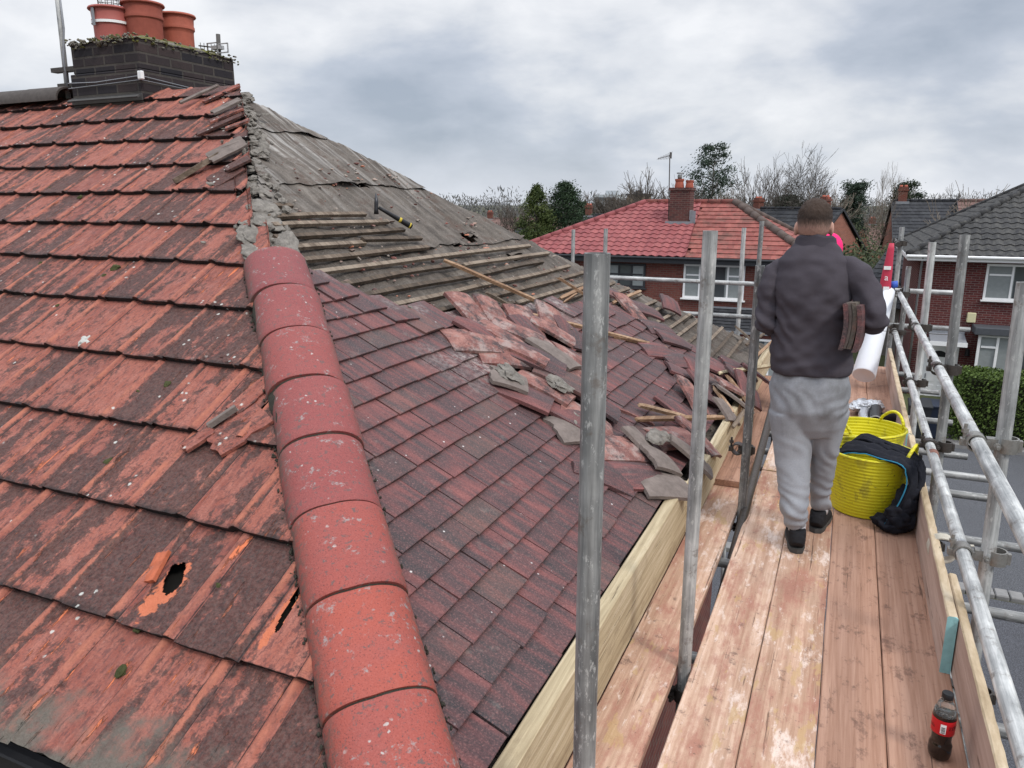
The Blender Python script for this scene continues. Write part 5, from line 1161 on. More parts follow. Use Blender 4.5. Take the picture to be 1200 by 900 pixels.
    lf = Vector((atZ(932, 640, 0).x-X0, atZ(932, 640, 0).y-Y0, 0)); rf = Vector((atZ(959, 618, 0).x-X0, atZ(959, 618, 0).y-Y0, 0))
    legs = {}
    for nm, foot, prof in (('l', lf, ((480, 901, 952, .0), (505, 903, 952, -.0), (535, 906, 950, -.02), (560, 910, 950, -.05), (585, 914, 949, -.09), (602, 917, 948, -.13))), ('r', rf, ((480, 945, 996, .03), (505, 948, 988, .06), (535, 949, 981, .10), (560, 949, 976, .13), (580, 949, 972, .15), (590, 950, 970, .16)))):
        R_ = []
        for y, xl, xr, dy in prof: c, r = ctr(y, xl, xr, dy); c.y = dy; R_.append((c, r, r*1.18+.004))
        an = Vector((foot.x+.0, foot.y-.015, .13)); kn = R_[-1][0]; R_.append((kn.lerp(an, .55), .062, .070)); R_.append((an+Vector((0, 0, .035)), .052, .058)); R_.append((an-Vector((0, 0, .012)), .045, .05)); legs[nm] = an
        R_ = [(c, rx if i < len(R_)-3 else rx, ry) for i, (c, rx, ry) in enumerate(R_)]; loft(m, R_, 24, 2.1)
    def tf(p, n_):
        k = max(0, 1-abs(p.z-.20)/.16); d = .006*k*sin(p.z*105+9*noise.noise(p*6)); k2 = max(0, 1-abs(p.z-.46)/.12); d += .004*k2*sin((p.z+p.x*.9+p.y*.5)*75+8*noise.noise(p*6)); k3 = max(0, 1-abs(p.z-.74)/.1); d += .004*k3*sin((p.z-abs(p.x)*1.2)*70+6*noise.noise(p*6))
        return d+.009*noise.noise((p.x*11, p.y*11, p.z*3.2))+.003*noise.noise((p.x*26, p.y*26, p.z*11))
    mj = NT('grey_marl_joggers', .95, 0, .15); o = mj.obj(); z = mj.sep(o)[2]; f = mj.noise(o, 7, 5, .65); g = mj.noise(o, 300, 2, .6)
    base = mj.mix(g, (.215, .225, .245), (.36, .37, .395)); base = mj.mix(mj.math('MULTIPLY', mj.step(f, .40, .66, 0, .6), mj.step(z, .56, .72, 0, 1)), base, (.13, .13, .13)); base = mj.mix(mj.step(mj.noise(o, 14, 5, .7), .58, .70, 0, .2), base, (.15, .145, .14)); mj.col(base); mj.bump(mj.math('ADD', g, mj.math('MULTIPLY', f, 2)), .5, .003)
    link('joggers', remesh(m, .009, 'joggers', mj.m, 3, tf), root)
    # the body: legs, trunk, arms, hands, neck and head as one mesh
    m = MB(); hc = ctr(264, 933, 975)[0]; hc.y = .035; hc.z = 1.585
    loft(m, [((c3.x, .01, .86), .14, .10), ((c3.x, .0, 1.1), .13, .09), ((0+c1.x, .0, 1.3), .15, .09), ((hc.x, .0, 1.40), .12, .07), ((hc.x, .005, 1.44), .06, .055), ((hc.x, .015, 1.5), .056, .058), ((hc.x, .02, 1.56), .054, .058)], 20)
    head(m, hc)
    for nm in 'lr':
        an = legs[nm]; hip = Vector((c3.x+(-.08 if nm == 'l' else .08), .0, .86)); foot = lf if nm == 'l' else rf; k = hip.lerp(an, .5)+Vector((0, .03, 0)); m.path([hip, k, an, Vector((foot.x, foot.y-.02, .05))], [.075, .05, .033, .034], 12); m.path([Vector((foot.x, foot.y-.05, .035)), Vector((foot.x+.005, foot.y+.13, .03))], [.028, .026], 10)
    for q in (1, -1):
        a_, b_, e_, w_ = arms[q]; m.path(spl([a_+Vector((-q*.1, 0, 0)), a_, b_, e_, w_, w_+(w_-e_).normalized()*.03], 20), [.04]*6+[.032]*7+[.027]*5+[.024]*3, 12)
    hand(m, arms[1][3]+Vector((-.01, .02, -.01)), (-.18, .9, -.25), (-1, 0, .55), 1.0, .42, 1); hand(m, arms[-1][3]+Vector((.01, .02, 0)), (.55, .8, -.1), (.6, -.3, -.6), 1.0, .45, 1)
    link('body', remesh(m, .0052, 'body', M_SKIN, 2), root)
    for q in (-1, 1):
        m = MB(); ell(m, hc+Vector((q*.031, .069, .003)), (.0115, .0115, .0115), None, 2); link('eye', m.mesh('eye', M_WHITE, True), root); m = MB(); ell(m, hc+Vector((q*.031, .0775, .003)), (.0052, .0042, .0052), None, 2); link('iris', m.mesh('iris', M_BLACK, True), root)
    # hair: thick on top, clipped short down the back and sides
    bm = bmesh.new(); bmesh.ops.create_icosphere(bm, subdivisions=5, radius=1); vs = []; keep = {}
    for v in bm.verts:
        d = v.co; z = d.z; front = d.y
        lim = -.62 if front < .1 else (-.62+ (front-.1)*2.1)
        thick = .001+.016*max(0, min(1, (z+.05)/.8)); p = Vector((d.x*(.0755+thick*.7), d.y*(.0945+thick*.8)-.006, d.z*(.094+thick*1.1)+.018))
        if z > .1: p += d*(.007*noise.noise((d.x*13, d.y*10, d.z*13))+.003*noise.noise((d.x*40, d.y*40, d.z*40)))*min(1, (z-.1)*3)
        if z > lim: keep[v.index] = len(vs); vs.append(p)
    fs = [[keep[v.index] for v in f.verts] for f in bm.faces if all(v.index in keep for v in f.verts)]; bm.free(); ho = link('hair', mkmesh('hair', vs, fs, mat_hair(), True), root); ho.location = hc
    # back of the neck and head below the hair is skin; shoes
    for nm, foot, yaw in (('l', lf, .12), ('r', rf, -.15)):
        m = MB(); ry = Matrix.Rotation(yaw, 3, 'Z')
        for (y0_, w, h_, z0) in (): pass
        R_ = [((0, -.095, .045), .026, .030), ((0, -.085, .055), .036, .048), ((0, -.05, .062), .041, .056), ((0, .0, .055), .043, .050), ((0, .06, .043), .046, .038), ((0, .12, .034), .046, .030), ((0, .165, .028), .036, .022), ((0, .18, .026), .02, .014)]
        loft(m, R_, 20, 2.4); m.path([(0, -.05, .07), (0, -.055, .115)], [.042, .040], 16); me = remesh(m, .006, 'upper', mat_cloth('black_trainer', (.012, .012, .014), (.03, .03, .033), 30), 2); me.transform(Matrix.Translation(foot) @ ry.to_4x4()); sh_ = link('shoe', me, root)
        m = MB(); pts = [(.0, -.098), (.03, -.085), (.041, -.04), (.040, .02), (.047, .08), (.046, .13), (.030, .175), (0, .19)]; loop = pts+[(-x, y) for x, y in pts[-2:0:-1]]; n = len(loop); m.add([(x*k, y, z) for z, k in ((.0, .96), (.012, 1.03), (.026, 1.0)) for x, y in loop], [(j*n+i, j*n+(i+1) % n, (j+1)*n+(i+1) % n, (j+1)*n+i) for j in range(2) for i in range(n)]+[tuple(range(n))[::-1], tuple(range(2*n, 3*n))]); me = m.mesh('sole', mat_plain('grey_sole', (.06, .06, .058), .8)); me.transform(Matrix.Translation(foot) @ ry.to_4x4()); link('sole', me, sh_)
        m = MB()
        for k in range(4): m.path([ry @ Vector((-.024, .02+.018*k, .092-.009*k))+foot, ry @ Vector((.0, .022+.018*k, .099-.009*k))+foot, ry @ Vector((.024, .02+.018*k, .092-.009*k))+foot], .003, 5)
        link('laces', m.mesh('laces', M_BLACK, True), sh_)
        m = MB(); m.path([legs[nm]-Vector((0, 0, .0)), legs[nm]-Vector((0, 0, .04))], [.041, .040], 16); link('sock', m.mesh('sock', mat_plain('pale_sock', (.5, .5, .52), .9), True), root)
    # the stack of tiles held under the right arm
    gc = Vector((L_(997, 375).x, -.02, L_(996, 378).z))+Vector((X0, Y0, .003))
    for k in range(4):
        V, Fc, t = loose_tile_mesh(0 if k else 1); me = mkmesh('carried_tile', V, Fc, (M_LOOSE, M_GREYT, M_LT, M_LOOSE)[k], True, [t]*len(V)); autosmooth(me, 35)
        o = link('carried_tile', me, None, None, ('innermost tile of the stack under the man\'s arm, against his side', 'second tile out from the man\'s side in the carried stack', 'third tile out from the man\'s side in the carried stack', 'outermost tile of the carried stack, against the man\'s forearm')[k], 'roof tile', 'tiles carried under the arm')
        o.matrix_world = Matrix.Translation(gc+Vector((-.028+.019*k, rnd.uniform(-.02, .02), rnd.uniform(-.012, .012)))) @ Matrix.Rotation(rnd.uniform(-.05, .05)-.08, 4, 'Z') @ Matrix.Rotation(-.06+rnd.uniform(-.03, .03), 4, 'X') @ Matrix.Rotation(pi/2, 4, 'Y')
man()
def second():
    X0, Y0 = atY(970, 300, 6.25).x, 6.25; k = .90
    root = empty('person', (X0, Y0, .003), 'person in a bright pink hood almost hidden behind the man in the fleece', 'person'); M_PK = mat_cloth('bright_pink_cloth', (.78, .02, .14), (.95, .05, .22)); M_NV = mat_cloth('dark_work_trousers', (.02, .022, .03), (.04, .042, .05))
    top = atY(970, 273, Y0).z; hc = Vector((0, .07, top-.135))
    m = MB(); z0 = hc.z-.13
    loft(m, [((0, 0, .72), .15, .115), ((0, 0, .85), .155, .12), ((0, -.01, 1.0), .165, .12), ((0, 0, z0-.06), .17, .11), ((0, .02, z0-.01), .12, .085), ((0, .04, z0+.03), .07, .065)], 24, 2.3)
    for q in (1, -1): m.path(spl([(q*.10, .0, z0-.05), (q*.165, .0, z0-.07), (q*.19, -.01, z0-.22), (q*.18, .02, z0-.34), (q*.12, .20, z0-.36)], 18), [.05]*2+[.06]*8+[.052]*5+[.04]*4, 14)
    link('jacket', remesh(m, .012, 'jacket', M_PK, 3, fold(.008, (10, 18))), root)
    m = MB(); ell(m, hc+Vector((0, -.01, .01)), (.104, .118, .125)); m.path([hc+Vector((0, -.03, -.08)), hc+Vector((0, -.035, -.15))], [.085, .10], 16); link('hood', remesh(m, .010, 'hood', M_PK, 3, lambda p, n_: -.03*max(0, 1-((p-hc-Vector((0, .13, 0))).length)/.09)+.003*noise.noise(p*14)), root)
    m = MB(); loft(m, [((0, 0, .80), .15, .115), ((0, 0, .68), .15, .12), ((0, 0, .6), .12, .1)], 20, 2.2)
    for q, fy in ((1, .12), (-1, -.08)): m.path(spl([(q*.075, .0, .66), (q*.08, fy*.5+.02, .38), (q*.075, fy, .10)], 10), [.085-.0035*i for i in range(11)], 16)
    link('trousers', remesh(m, .012, 'trousers', M_NV, 3, fold(.008, (10, 14))), root)
    m = MB(); loft(m, [((0, 0, .7), .12, .09), ((0, 0, 1.0), .13, .09), ((0, 0, z0-.03), .12, .07), ((0, .03, z0+.01), .05, .05), ((0, .045, z0+.09), .05, .05)], 18); head(m, hc, .94)
    for q, fy in ((1, .12), (-1, -.08)): m.path([(q*.075, 0, .7), (q*.08, fy*.5+.02, .38), (q*.075, fy, .06)], [.07, .045, .034], 10); m.path([(q*.075, fy-.04, .035), (q*.078, fy+.12, .03)], [.027, .025], 8)
    for q in (1, -1): m.path([(q*.12, 0, z0-.06), (q*.18, -.01, z0-.2), (q*.18, .02, z0-.34), (q*.12, .21, z0-.36)], [.04, .036, .032, .025], 10); hand(m, (q*.115, .215, z0-.36), (-q*.35, .9, 0), (-q*.6, 0, -.5), .92, .45, q)
    link('body', remesh(m, .0065, 'body', M_SKIN, 2), root)
    for q in (-1, 1): m = MB(); ell(m, hc+Vector((q*.029, .066, .003)), (.011, .011, .011), None, 2); link('eye', m.mesh('eye', M_WHITE, True), root)
    for q, fy in ((1, .12), (-1, -.08)): m = MB(); loft(m, [((q*.075, fy-.10, .05), .03, .035), ((q*.075, fy-.04, .065), .045, .058), ((q*.076, fy+.06, .045), .048, .04), ((q*.078, fy+.15, .032), .042, .026), ((q*.078, fy+.18, .03), .02, .015)], 16, 2.4); m.path([(q*.075, fy-.04, .06), (q*.075, fy-.03, .13)], [.048, .05], 14); link('boot', remesh(m, .008, 'boot', M_BLACK, 1), root)
second()
# ------------------------------------------------------------------ chimney of the house under repair
pA = atY(166, 103, 4.42); cx1 = pA.x; cx0 = atY(84, 103, 4.42).x; cy0 = 4.42; cy1 = 5.45; cz0 = ZR-.35; zt = atY(163, 41, 4.42).z
b = MB(); nb = max(1, round((zt-cz0)/.078))
b.box(((cx0+cx1)/2, (cy0+cy1)/2, (cz0+zt-.23)/2), (cx1-cx0, cy1-cy0, zt-.23-cz0), None, .006)
b.box(((cx0+cx1)/2+.0, (cy0+cy1)/2, zt-.115), (cx1-cx0-.035, cy1-cy0-.035, .226), None, .008)
chim = hp('chimney', b.mesh('chimney', M_SOOT), wp=False, label='sooty dark brick chimney stack with mossy top')
CMx = Matrix.Translation((6, -4.5, -GZ)); 
def cp(name, me, label=None): return link(name, me, chim, None, label)
b = MB(); vs = []; n = 24; cxm, cym = (cx0+cx1)/2, (cy0+cy1)/2; hx, hy = (cx1-cx0)/2-.01, (cy1-cy0)/2-.01
for i in range(n+1):
    for j in range(n+1):
        p, q = i/n*2-1, j/n*2-1; e = max(abs(p), abs(q)); vs.append((cxm+p*hx+.006*noise.noise((p*9, q*9, 1)), cym+q*hy, zt-.01+.085*(1-e**2.2)+.018*noise.noise((p*5, q*7, 0))))
b.add(vs, [(i*(n+1)+j, (i+1)*(n+1)+j, (i+1)*(n+1)+j+1, i*(n+1)+j+1) for i in range(n) for j in range(n)])
nM = NT('mossy_flaunching', .95); o_ = nM.obj(); nM.col(nM.mix(nM.step(nM.noise(o_, 9, 5, .7), .46, .56), nM.mix(nM.noise(o_, 40, 4), (.14, .125, .10), (.26, .24, .21)), nM.mix(nM.noise(o_, 60, 4), (.06, .07, .02), (.22, .21, .05)))); nM.bump(nM.noise(o_, 50, 5, .75), 1, .02); M_FLAU = nM.m
cp('flaunching', b.mesh('flaunching', M_FLAU, True))
b = MB()
for k in range(240):
    s_ = rnd.random(); e = rnd.choice((0, 1, 0)); x, y = (cx0+(cx1-cx0)*s_, cy0+.0) if e == 0 else (cx1-.01, cy0+(cy1-cy0)*s_)
    rock(b, (x+rnd.uniform(-.02, .015), y+rnd.uniform(-.02, .05), zt-.01+rnd.uniform(-.035, .035)), (rnd.uniform(.012, .035), rnd.uniform(.012, .035), rnd.uniform(.01, .022)), k, None, 1, .8)
o = cp('moss', b.mesh('moss', M_FLAU)); o['kind'] = 'stuff'
def pot(px0, px1, pyt, Y, mat, label, cage=False, h=.36, belly=1.0):
    a_, c_ = atY(px0, pyt, Y), atY(px1, pyt, Y); r = (c_.x-a_.x)/2*.90; x = (a_.x+c_.x)/2; zt_ = a_.z+.0; b = MB()
    pr = [(r*.80, -h), (r*.86, -h*.6), (r*.90, -h*.36), (r*.97, -h*.33), (r*.97, -h*.27), (r*.93, -h*.24), (r*.96, -h*.06), (r*1.07, -h*.05), (r*1.1, -.012), (r*1.06, 0), (r*.96, 0), (r*.9, -.03), (r*.88, -h*.9)]
    b.lathe(pr, 36, (x, Y, zt_)); o = cp('chimney_pot', autosmooth(b.mesh('chimney_pot', mat, True), 40), label)
    return x, zt_, r
x1, z1, r1_ = pot(112, 147, 13, 4.72, mat_plain('painted_red_pot', (.36, .10, .085), .6, 0, .15), 'red pot with a white band and a wire guard'); b = MB(); b.tube((x1, 4.72, z1-.125), (x1, 4.72, z1-.105), r1_*.975, 36, None, False); cp('white_band', b.mesh('white_band', M_WHITE, True))
pot(149, 185, 7, 4.86, M_POTD, 'tall stained brown pot'); pot(190, 223, 20, 5.2, M_POT, 'orange terracotta pot')
x4, z4, r4_ = pot(180, 192, 14, 5.3, M_BLACK, 'small black vent pot behind the others', h=.3)
b = MB()                                             # wire bird guard
for i in range(13): a_ = 2*pi*i/12; b.path([(x1+.085*cos(a_), 4.72+.085*sin(a_), z1-.05), (x1+.085*cos(a_), 4.72+.085*sin(a_), z1+.16), (x1+.03*cos(a_), 4.72+.03*sin(a_), z1+.19)], .0025, 4)
for k in range(7): b.path([(x1+.086*cos(2*pi*i/16), 4.72+.086*sin(2*pi*i/16), z1+.005+.025*k) for i in range(17)], .0022, 4)
cp('bird_guard', b.mesh('bird_guard', M_COUP)); b = MB(); b.box((x1-.01, 4.72-r1_-.005, z1-.08), (.03, .004, .14)); cp('guard_strap', b.mesh('guard_strap', M_LEAD))
b = MB()                                             # lead apron and mortar at the foot
b.box(((cx0+cx1)/2, cy0-.04, ZR-.03), (cx1-cx0+.01, .03, .012), Matrix.Rotation(.6, 3, 'X')); b.box(((cx0+cx1)/2, cy0-.006, ZR-.03), (cx1-cx0+.01, .01, .05)); cp('lead_flashing', b.mesh('lead_flashing', mat_plain('dull_dark_lead', (.07, .068, .066), .8)))
b = MB()                                             # box on the corner with cables
pb = atY(165, 88, cy0-.02); b.box(pb, (.045, .03, .06), None, .005); cp('cable_clip', b.mesh('cable_clip', M_WHITE))
b = MB(); b.path([(cx0-.02, cy0-.012, pb.z-.01), (cx0+.3, cy0-.012, pb.z-.02), (cx1+.012, cy0-.012, pb.z), (cx1+.012, cy0+.5, pb.z-.03), (cx1+.012, cy1, pb.z-.0)], .004, 5); b.path([(cx0-.02, cy0-.012, pb.z-.05), (cx1+.014, cy0-.014, pb.z-.03), (cx1+.012, cy1, pb.z-.06)], .003, 5); cp('cable', b.mesh('cable', M_LEAD))
# aerial behind the right end of the stack, mast at the left
an = empty('aerial', tuple(atY(259, 98, 5.3)), 'small weathered aerial on a grey post beside the dark chimney', 'aerial'); AM = Matrix.Translation(-an.location)
t1, t0 = atY(255.5, 40, 5.3), atY(258.5, 105, 5.3); b = MB(); b.tube(t0-Vector((0, 0, .12)), t1, .018, 10); link('post', b.mesh('post', mat_plain('weathered_grey_post', (.09, .085, .08), .9), True), an, AM)
b = MB(); c_ = atY(255, 56, 5.28)
for s_ in (-1, 1):
    for (dx, dz, w, h_) in ((.075, .035, .12, .008), (.075, -.035, .12, .008), (.018, 0, .008, .075), (.132, 0, .008, .075)): b.box(c_+Vector((s_*dx, s_*-.02, dz-s_*.012)), (w, .01, h_))
b.box(c_, (.10, .05, .03)); link('reflector_frame', b.mesh('reflector_frame', mat_plain('pale_aerial_metal', (.42, .42, .42), .5, .4)), an, AM)
b = MB(); b.tube(c_, c_+Vector((-.16, -.05, .02)), .006, 6)
for k in range(5): d_ = c_+Vector((-.03-.03*k, -.01*k, .004*k)); b.tube(d_+Vector((0, -.0, -.03)), d_+Vector((0, 0, .03)), .003, 5)
link('boom', b.mesh('boom', M_COUP, True), an, AM)
ms = empty('mast', tuple(atY(77, 95, 4.6)), 'tall thin pale metal mast left of the dark chimney with a cable', 'mast'); AM = Matrix.Translation(-ms.location)
b = MB(); a_, c_ = atY(78, 100, 4.6), atY(66, -12, 4.6); b.tube(a_-Vector((0, 0, .2)), c_+(c_-a_)*.6, .020, 12); link('pole', b.mesh('pole', M_GALVL, True), ms, AM)
b = MB(); b.path([a_+Vector((.05, -.03, -.05)), a_+Vector((.045, -.03, .2)), a_.lerp(c_, .6)+Vector((.04, 0, 0)), c_+Vector((.03, 0, 0))], .008, 6); link('cable', b.mesh('cable', M_LEAD, True), ms, AM)
b = MB(); b.box(a_+Vector((.02, 0, .12)), (.30, .06, .035)); b.box(a_+Vector((.03, 0, .0)), (.22, .05, .025)); link('bracket', b.mesh('bracket', M_COUP), ms, AM)

# ------------------------------------------------------------------ houses across the street
def course_roof(o, ex, ey, vmax_, xl, xr, gauge, tw, amp, mat, kind='roman', n=5, th=.03):
    """tiled plane. o eave origin, ex along eave, ey up the slope"""
    o, ex, ey = Vector(o), Vector(ex).normalized(), Vector(ey).normalized(); nz = ex.cross(ey); b = MB(); j = 0; v = 0.0
    while v < vmax_-.02:
        v2 = min(v+gauge+.02, vmax_); a_, c_ = xl(v+.02), xr(v+.02); i0 = math.floor(a_/tw); off = 0 if kind != 'flat' else (tw/2)*(j % 2)
        for i in range(i0, int(c_/tw)+1):
            xa, xb = i*tw+off, (i+1)*tw+off
            if xb < a_ or xa > c_: continue
            b.ct = (rnd.random(), rnd.random(), rnd.random()); vs = []; l_ = rnd.gauss(0, .0025)
            for (vv, up) in ((v, 0), (v, 1), (v2, 2)):
                for k in range(n+1):
                    p = k/n; x = xa+(xb-xa)*p; x = min(max(x, xl(vv)), xr(vv)); h_ = amp*(sin(pi*p)**2 if kind == 'roman' else (.25*(1-abs(2*p-1)))); z = h_+(th if up < 2 else .0)+l_
                    if up == 0: z -= th*.9
                    vs.append(o+ex*x+ey*vv+nz*z)
            b.add(vs, [(r*(n+1)+k, r*(n+1)+k+1, (r+1)*(n+1)+k+1, (r+1)*(n+1)+k) for r in range(2) for k in range(n)])
        v += gauge; j += 1
    return b.mesh('tiled_roof', mat, False, True)
def mat_tiles(name, c1, c2, c3, patch=.3, sc=1.2, rough=.6, spec=.3):
    n = NT(name, rough, 0, spec); o = n.obj(); tv, r, g, b_ = n.attr(); f = n.noise(o, sc, 5, .65); g2 = n.noise(n.vadd(o, tv, 3), 9, 4, .7); c = n.mix(r, c1, c2); c = n.mix(n.step(g2, .5, .68, 0, .6), c, c3); c = n.mix(n.step(f, .5, .66, 0, patch), c, c3); n.p.inputs['Roughness'].default_value = .85; n.col(c); n.bump(g2, .4, .01); return n.m
def ridge_line(a, b_, mat, r=.12, seg=.45):
    m = MB(); a, b_ = Vector(a), Vector(b_); L = (b_-a).length; k = max(1, int(L/seg)); 
    for i in range(k): p, q = a.lerp(b_, i/k), a.lerp(b_, (i+.94)/k); m.tube(p, q, r*(1+.05*rnd.random()), 10)
    return m.mesh('ridge_tiles', mat, True)
def hpart(name, me, par, root, label=None):
    return link(name, me, par, Matrix.Translation(-root.location) if par == root else None, label)
def window(root, x0, x1, z0, z1, Y, frame=M_WHITE, bars=(), trans=None, curtain=True, fr=.07, dep=.05, sill=True):
    """bars: fractions of vertical mullions; trans: height fraction of transom; proud of the wall at Y"""
    m = MB(); w, h_ = x1-x0, z1-z0; yy = Y-dep/2
    m.box(((x0+x1)/2, yy, z1-fr/2), (w, dep, fr)); m.box(((x0+x1)/2, yy, z0+fr/2), (w, dep, fr))
    for x in (x0+fr/2, x1-fr/2): m.box((x, yy, (z0+z1)/2), (fr, dep, h_-2*fr))
    xs = [x0+fr]+[x0+w*b_ for b_ in bars]+[x1-fr]
    for b_ in bars: m.box((x0+w*b_, yy, (z0+z1)/2), (fr*.9, dep, h_-2*fr))
    if trans:
        for k, (a_, c_) in enumerate(zip(xs, xs[1:])):
            if isinstance(trans, tuple) and k not in trans[1]: continue
            t_ = trans[0] if isinstance(trans, tuple) else trans; m.box(((a_+c_)/2, yy+.004, z0+h_*t_), (c_-a_-.06, dep-.01, fr*.8))
    o = hpart('window', m.mesh('window', frame), root, root)
    g = MB(); g.box(((x0+x1)/2, Y-.016, (z0+z1)/2), (w-2*fr+.02, .012, h_-2*fr+.02)); link('pane', g.mesh('pane', M_GLASS), o)
    if curtain:
        c_ = MB(); n = 40; vs = []
        for i in range(n+1): x = x0+fr+(w-2*fr)*i/n; y = Y-.026+.0035*sin(i*1.9); vs += [(x, y, z0+fr), (x, y, z1-fr)]
        f_ = [(2*i, 2*i+2, 2*i+3, 2*i+1) for i in range(n) if not (.30 < i/n < .68)]; c_.add(vs, f_); link('curtain', c_.mesh('curtain', M_CURT, True), o)
    if sill: s_ = MB(); s_.box(((x0+x1)/2, Y-.06, z0-.03), (w+.12, .16, .05), None, .006); link('sill', s_.mesh('sill', frame), o)
    return o
M_REDN = mat_tiles('new_pink_red_roof_tile', (.245, .070, .073), (.31, .10, .098), (.165, .052, .054), .4); M_REDO = mat_tiles('old_mottled_red_roof_tile', (.205, .058, .050), (.30, .10, .082), (.095, .06, .048), .7); M_DKT = mat_tiles('dark_grey_roof_tile', (.030, .031, .036), (.048, .050, .055), (.018, .019, .021), .5)
M_DKT2 = mat_tiles('weathered_charcoal_roof_tile', (.036, .036, .038), (.060, .059, .058), (.12, .115, .10), .12); M_BRT = mat_tiles('brown_roof_tile', (.14, .085, .075), (.20, .12, .10), (.09, .07, .065), .4); M_DKR = mat_plain('dark_ridge_tile', (.10, .075, .065), .85, 0, .5, 5); M_GREYB = mat_plain('dark_grey_fascia', (.035, .037, .042), .6)
# --- red roofed semi with hipped ends
def red_house():
    Y = 27.0; root = empty('house', (atY(800, 302, Y).x, Y, GZ), 'brick house with pink red hipped roof, new tiles on its left half, across the street', 'house')
    ze = atY(800, 301, Y).z; Yr = Y+3.6; rl, rr = atY(757, 238, Yr), atY(861, 236.5, Yr); zr = (rl.z+rr.z)/2; xl0, xr0 = rl.x-4.35, rr.x+3.3; Yo = Y-.35
    run, rise = Yr-Yo, zr-ze; sl_ = sqrt(run*run+rise*rise); ey = Vector((0, run, rise))
    mid = atY(803, 302, Yo).x; mt = atY(822, 240, Yr).x
    L1 = lambda v: xl0+(rl.x-xl0)*v/sl_; R1 = lambda v: xr0+(rr.x-xr0)*v/sl_; MID = lambda v: mid+(mt-mid)*v/sl_
    hpart('roof_underlay', mkmesh('roof_underlay', [(xl0+.3, Yo+.15, ze), (xr0-.3, Yo+.15, ze), (rr.x, Yr-.03, zr-.05), (rl.x, Yr-.03, zr-.05)], [(0, 1, 2, 3)], M_REDO), root, root)
    hpart('tiled_roof', course_roof((0, Yo, ze), (1, 0, 0), ey, sl_, L1, MID, .325, .30, .05, M_REDN, 'roman', 6), root, root, 'new pink red pantiles'); hpart('tiled_roof', course_roof((0, Yo, ze), (1, 0, 0), ey, sl_, MID, R1, .325, .22, .02, M_REDO, 'flat', 4), root, root, 'old mottled red tiles')
    Yb = Yr+run
    for (o_, ex, ey2, A, B) in (((xr0, 0, ze), (0, 1, 0), (rr.x-xr0, 0, rise), lambda v: Yo+v/1*0, None),):
        s2 = Vector((rr.x-xr0, 0, rise)).length; hpart('tiled_roof', course_roof((xr0, 0, ze), (0, 1, 0), (rr.x-xr0, 0, rise), s2, lambda v: Yo+run*v/s2, lambda v: Yb-run*v/s2, .325, .25, .02, M_REDO, 'flat', 3), root, root)
        s3 = Vector((rl.x-xl0, 0, rise)).length; hpart('tiled_roof', course_roof((xl0, 0, ze), (0, -1, 0), (rl.x-xl0, 0, rise), s3, lambda v: -Yb+run*v/s3, lambda v: -Yo-run*v/s3, .325, .30, .05, M_REDN, 'roman', 4), root, root)
    hpart('tiled_roof', mkmesh('tiled_roof', [(xr0, Yb, ze), (xl0, Yb, ze), (rl.x, Yr, zr), (rr.x, Yr, zr)], [(0, 1, 2, 3)], M_REDO), root, root)
    for a_, b_, m_, r in (((rl.x, Yr, zr+.03), (rr.x, Yr, zr+.03), M_REDO, .10), ((xl0, Yo, ze+.04), (rl.x, Yr, zr+.03), M_REDN, .11), ((xr0, Yo, ze+.04), (rr.x, Yr, zr+.03), M_DKR, .14), ((xr0, Yb, ze+.04), (rr.x, Yr, zr+.03), M_DKR, .12), ((xl0, Yb, ze+.04), (rl.x, Yr, zr+.03), M_REDN, .10)): hpart('ridge_tiles', ridge_line(a_, b_, m_, r), root, root)
    b = MB(); b.box(((xl0+xr0)/2, (Y+Yb-.4)/2, (GZ+ze-.1)/2), (xr0-xl0-.9, Yb-Y-.4, ze-.1-GZ)); W_ = hpart('wall', b.mesh('wall', M_BRICK), root, root)
    for v in W_.data.vertices: pass
    fy = (Y+Yb-.4)/2-(Yb-Y-.4)/2
    b = MB(); b.box(((xl0+xr0)/2, Yo+.02, ze-.12), (xr0-xl0, .05, .20)); b.box(((xl0+xr0)/2, Yo-.05, ze-.03), (xr0-xl0, .10, .07), None, .02); b.box(((xl0+xr0)/2, Yo+.2, ze-.21), (xr0-xl0, .42, .02)); hpart('gutter', b.mesh('gutter', M_GREYB), root, root)
    F_ = lambda px, py: atY(px, py, Y)
    a_, c_ = F_(711, 308), F_(756, 334); window(root, a_.x, c_.x, c_.z-.1, a_.z, fy, M_GREYB, (.33, .66), .55); a_, c_ = F_(802, 309), F_(871, 352); window(root, a_.x, c_.x, c_.z, a_.z, fy, M_WHITE, (.27, .73), (.68, (0, 2)))
    a_, c_ = F_(882, 309), F_(905, 352)
    # tiled lean-to over the bay
    a_, c_ = atY(826, 360, Y), atY(945, 360, Y); z1_, z0_ = a_.z, a_.z-.62; o_ = (0, Y-1.1, z0_); ey = Vector((0, 1.1, .62)); s4 = ey.length
    hpart('bay_roof', course_roof(o_, (1, 0, 0), ey, s4, lambda v: a_.x, lambda v: c_.x, .17, .25, .02, M_DKT, 'flat', 2, .03), root, root); b = MB(); b.box(((a_.x+c_.x)/2, Y-.55, (GZ+z0_)/2), (c_.x-a_.x-.2, .95, z0_-GZ)); hpart('bay_wall', b.mesh('bay_wall', M_BRICK), root, root); window(root, a_.x+.3, c_.x-.3, z0_-1.5, z0_-.2, Y-1.03, M_WHITE, (.25, .5, .75), .7)
    b = MB(); b.box(((a_.x+c_.x)/2, Y-.03, z1_+.02), (c_.x-a_.x, .05, .08)); b.box(((a_.x+c_.x)/2, Y-1.12, z0_-.02), (c_.x-a_.x, .08, .08)); hpart('bay_trim', b.mesh('bay_trim', M_LEAD), root, root)
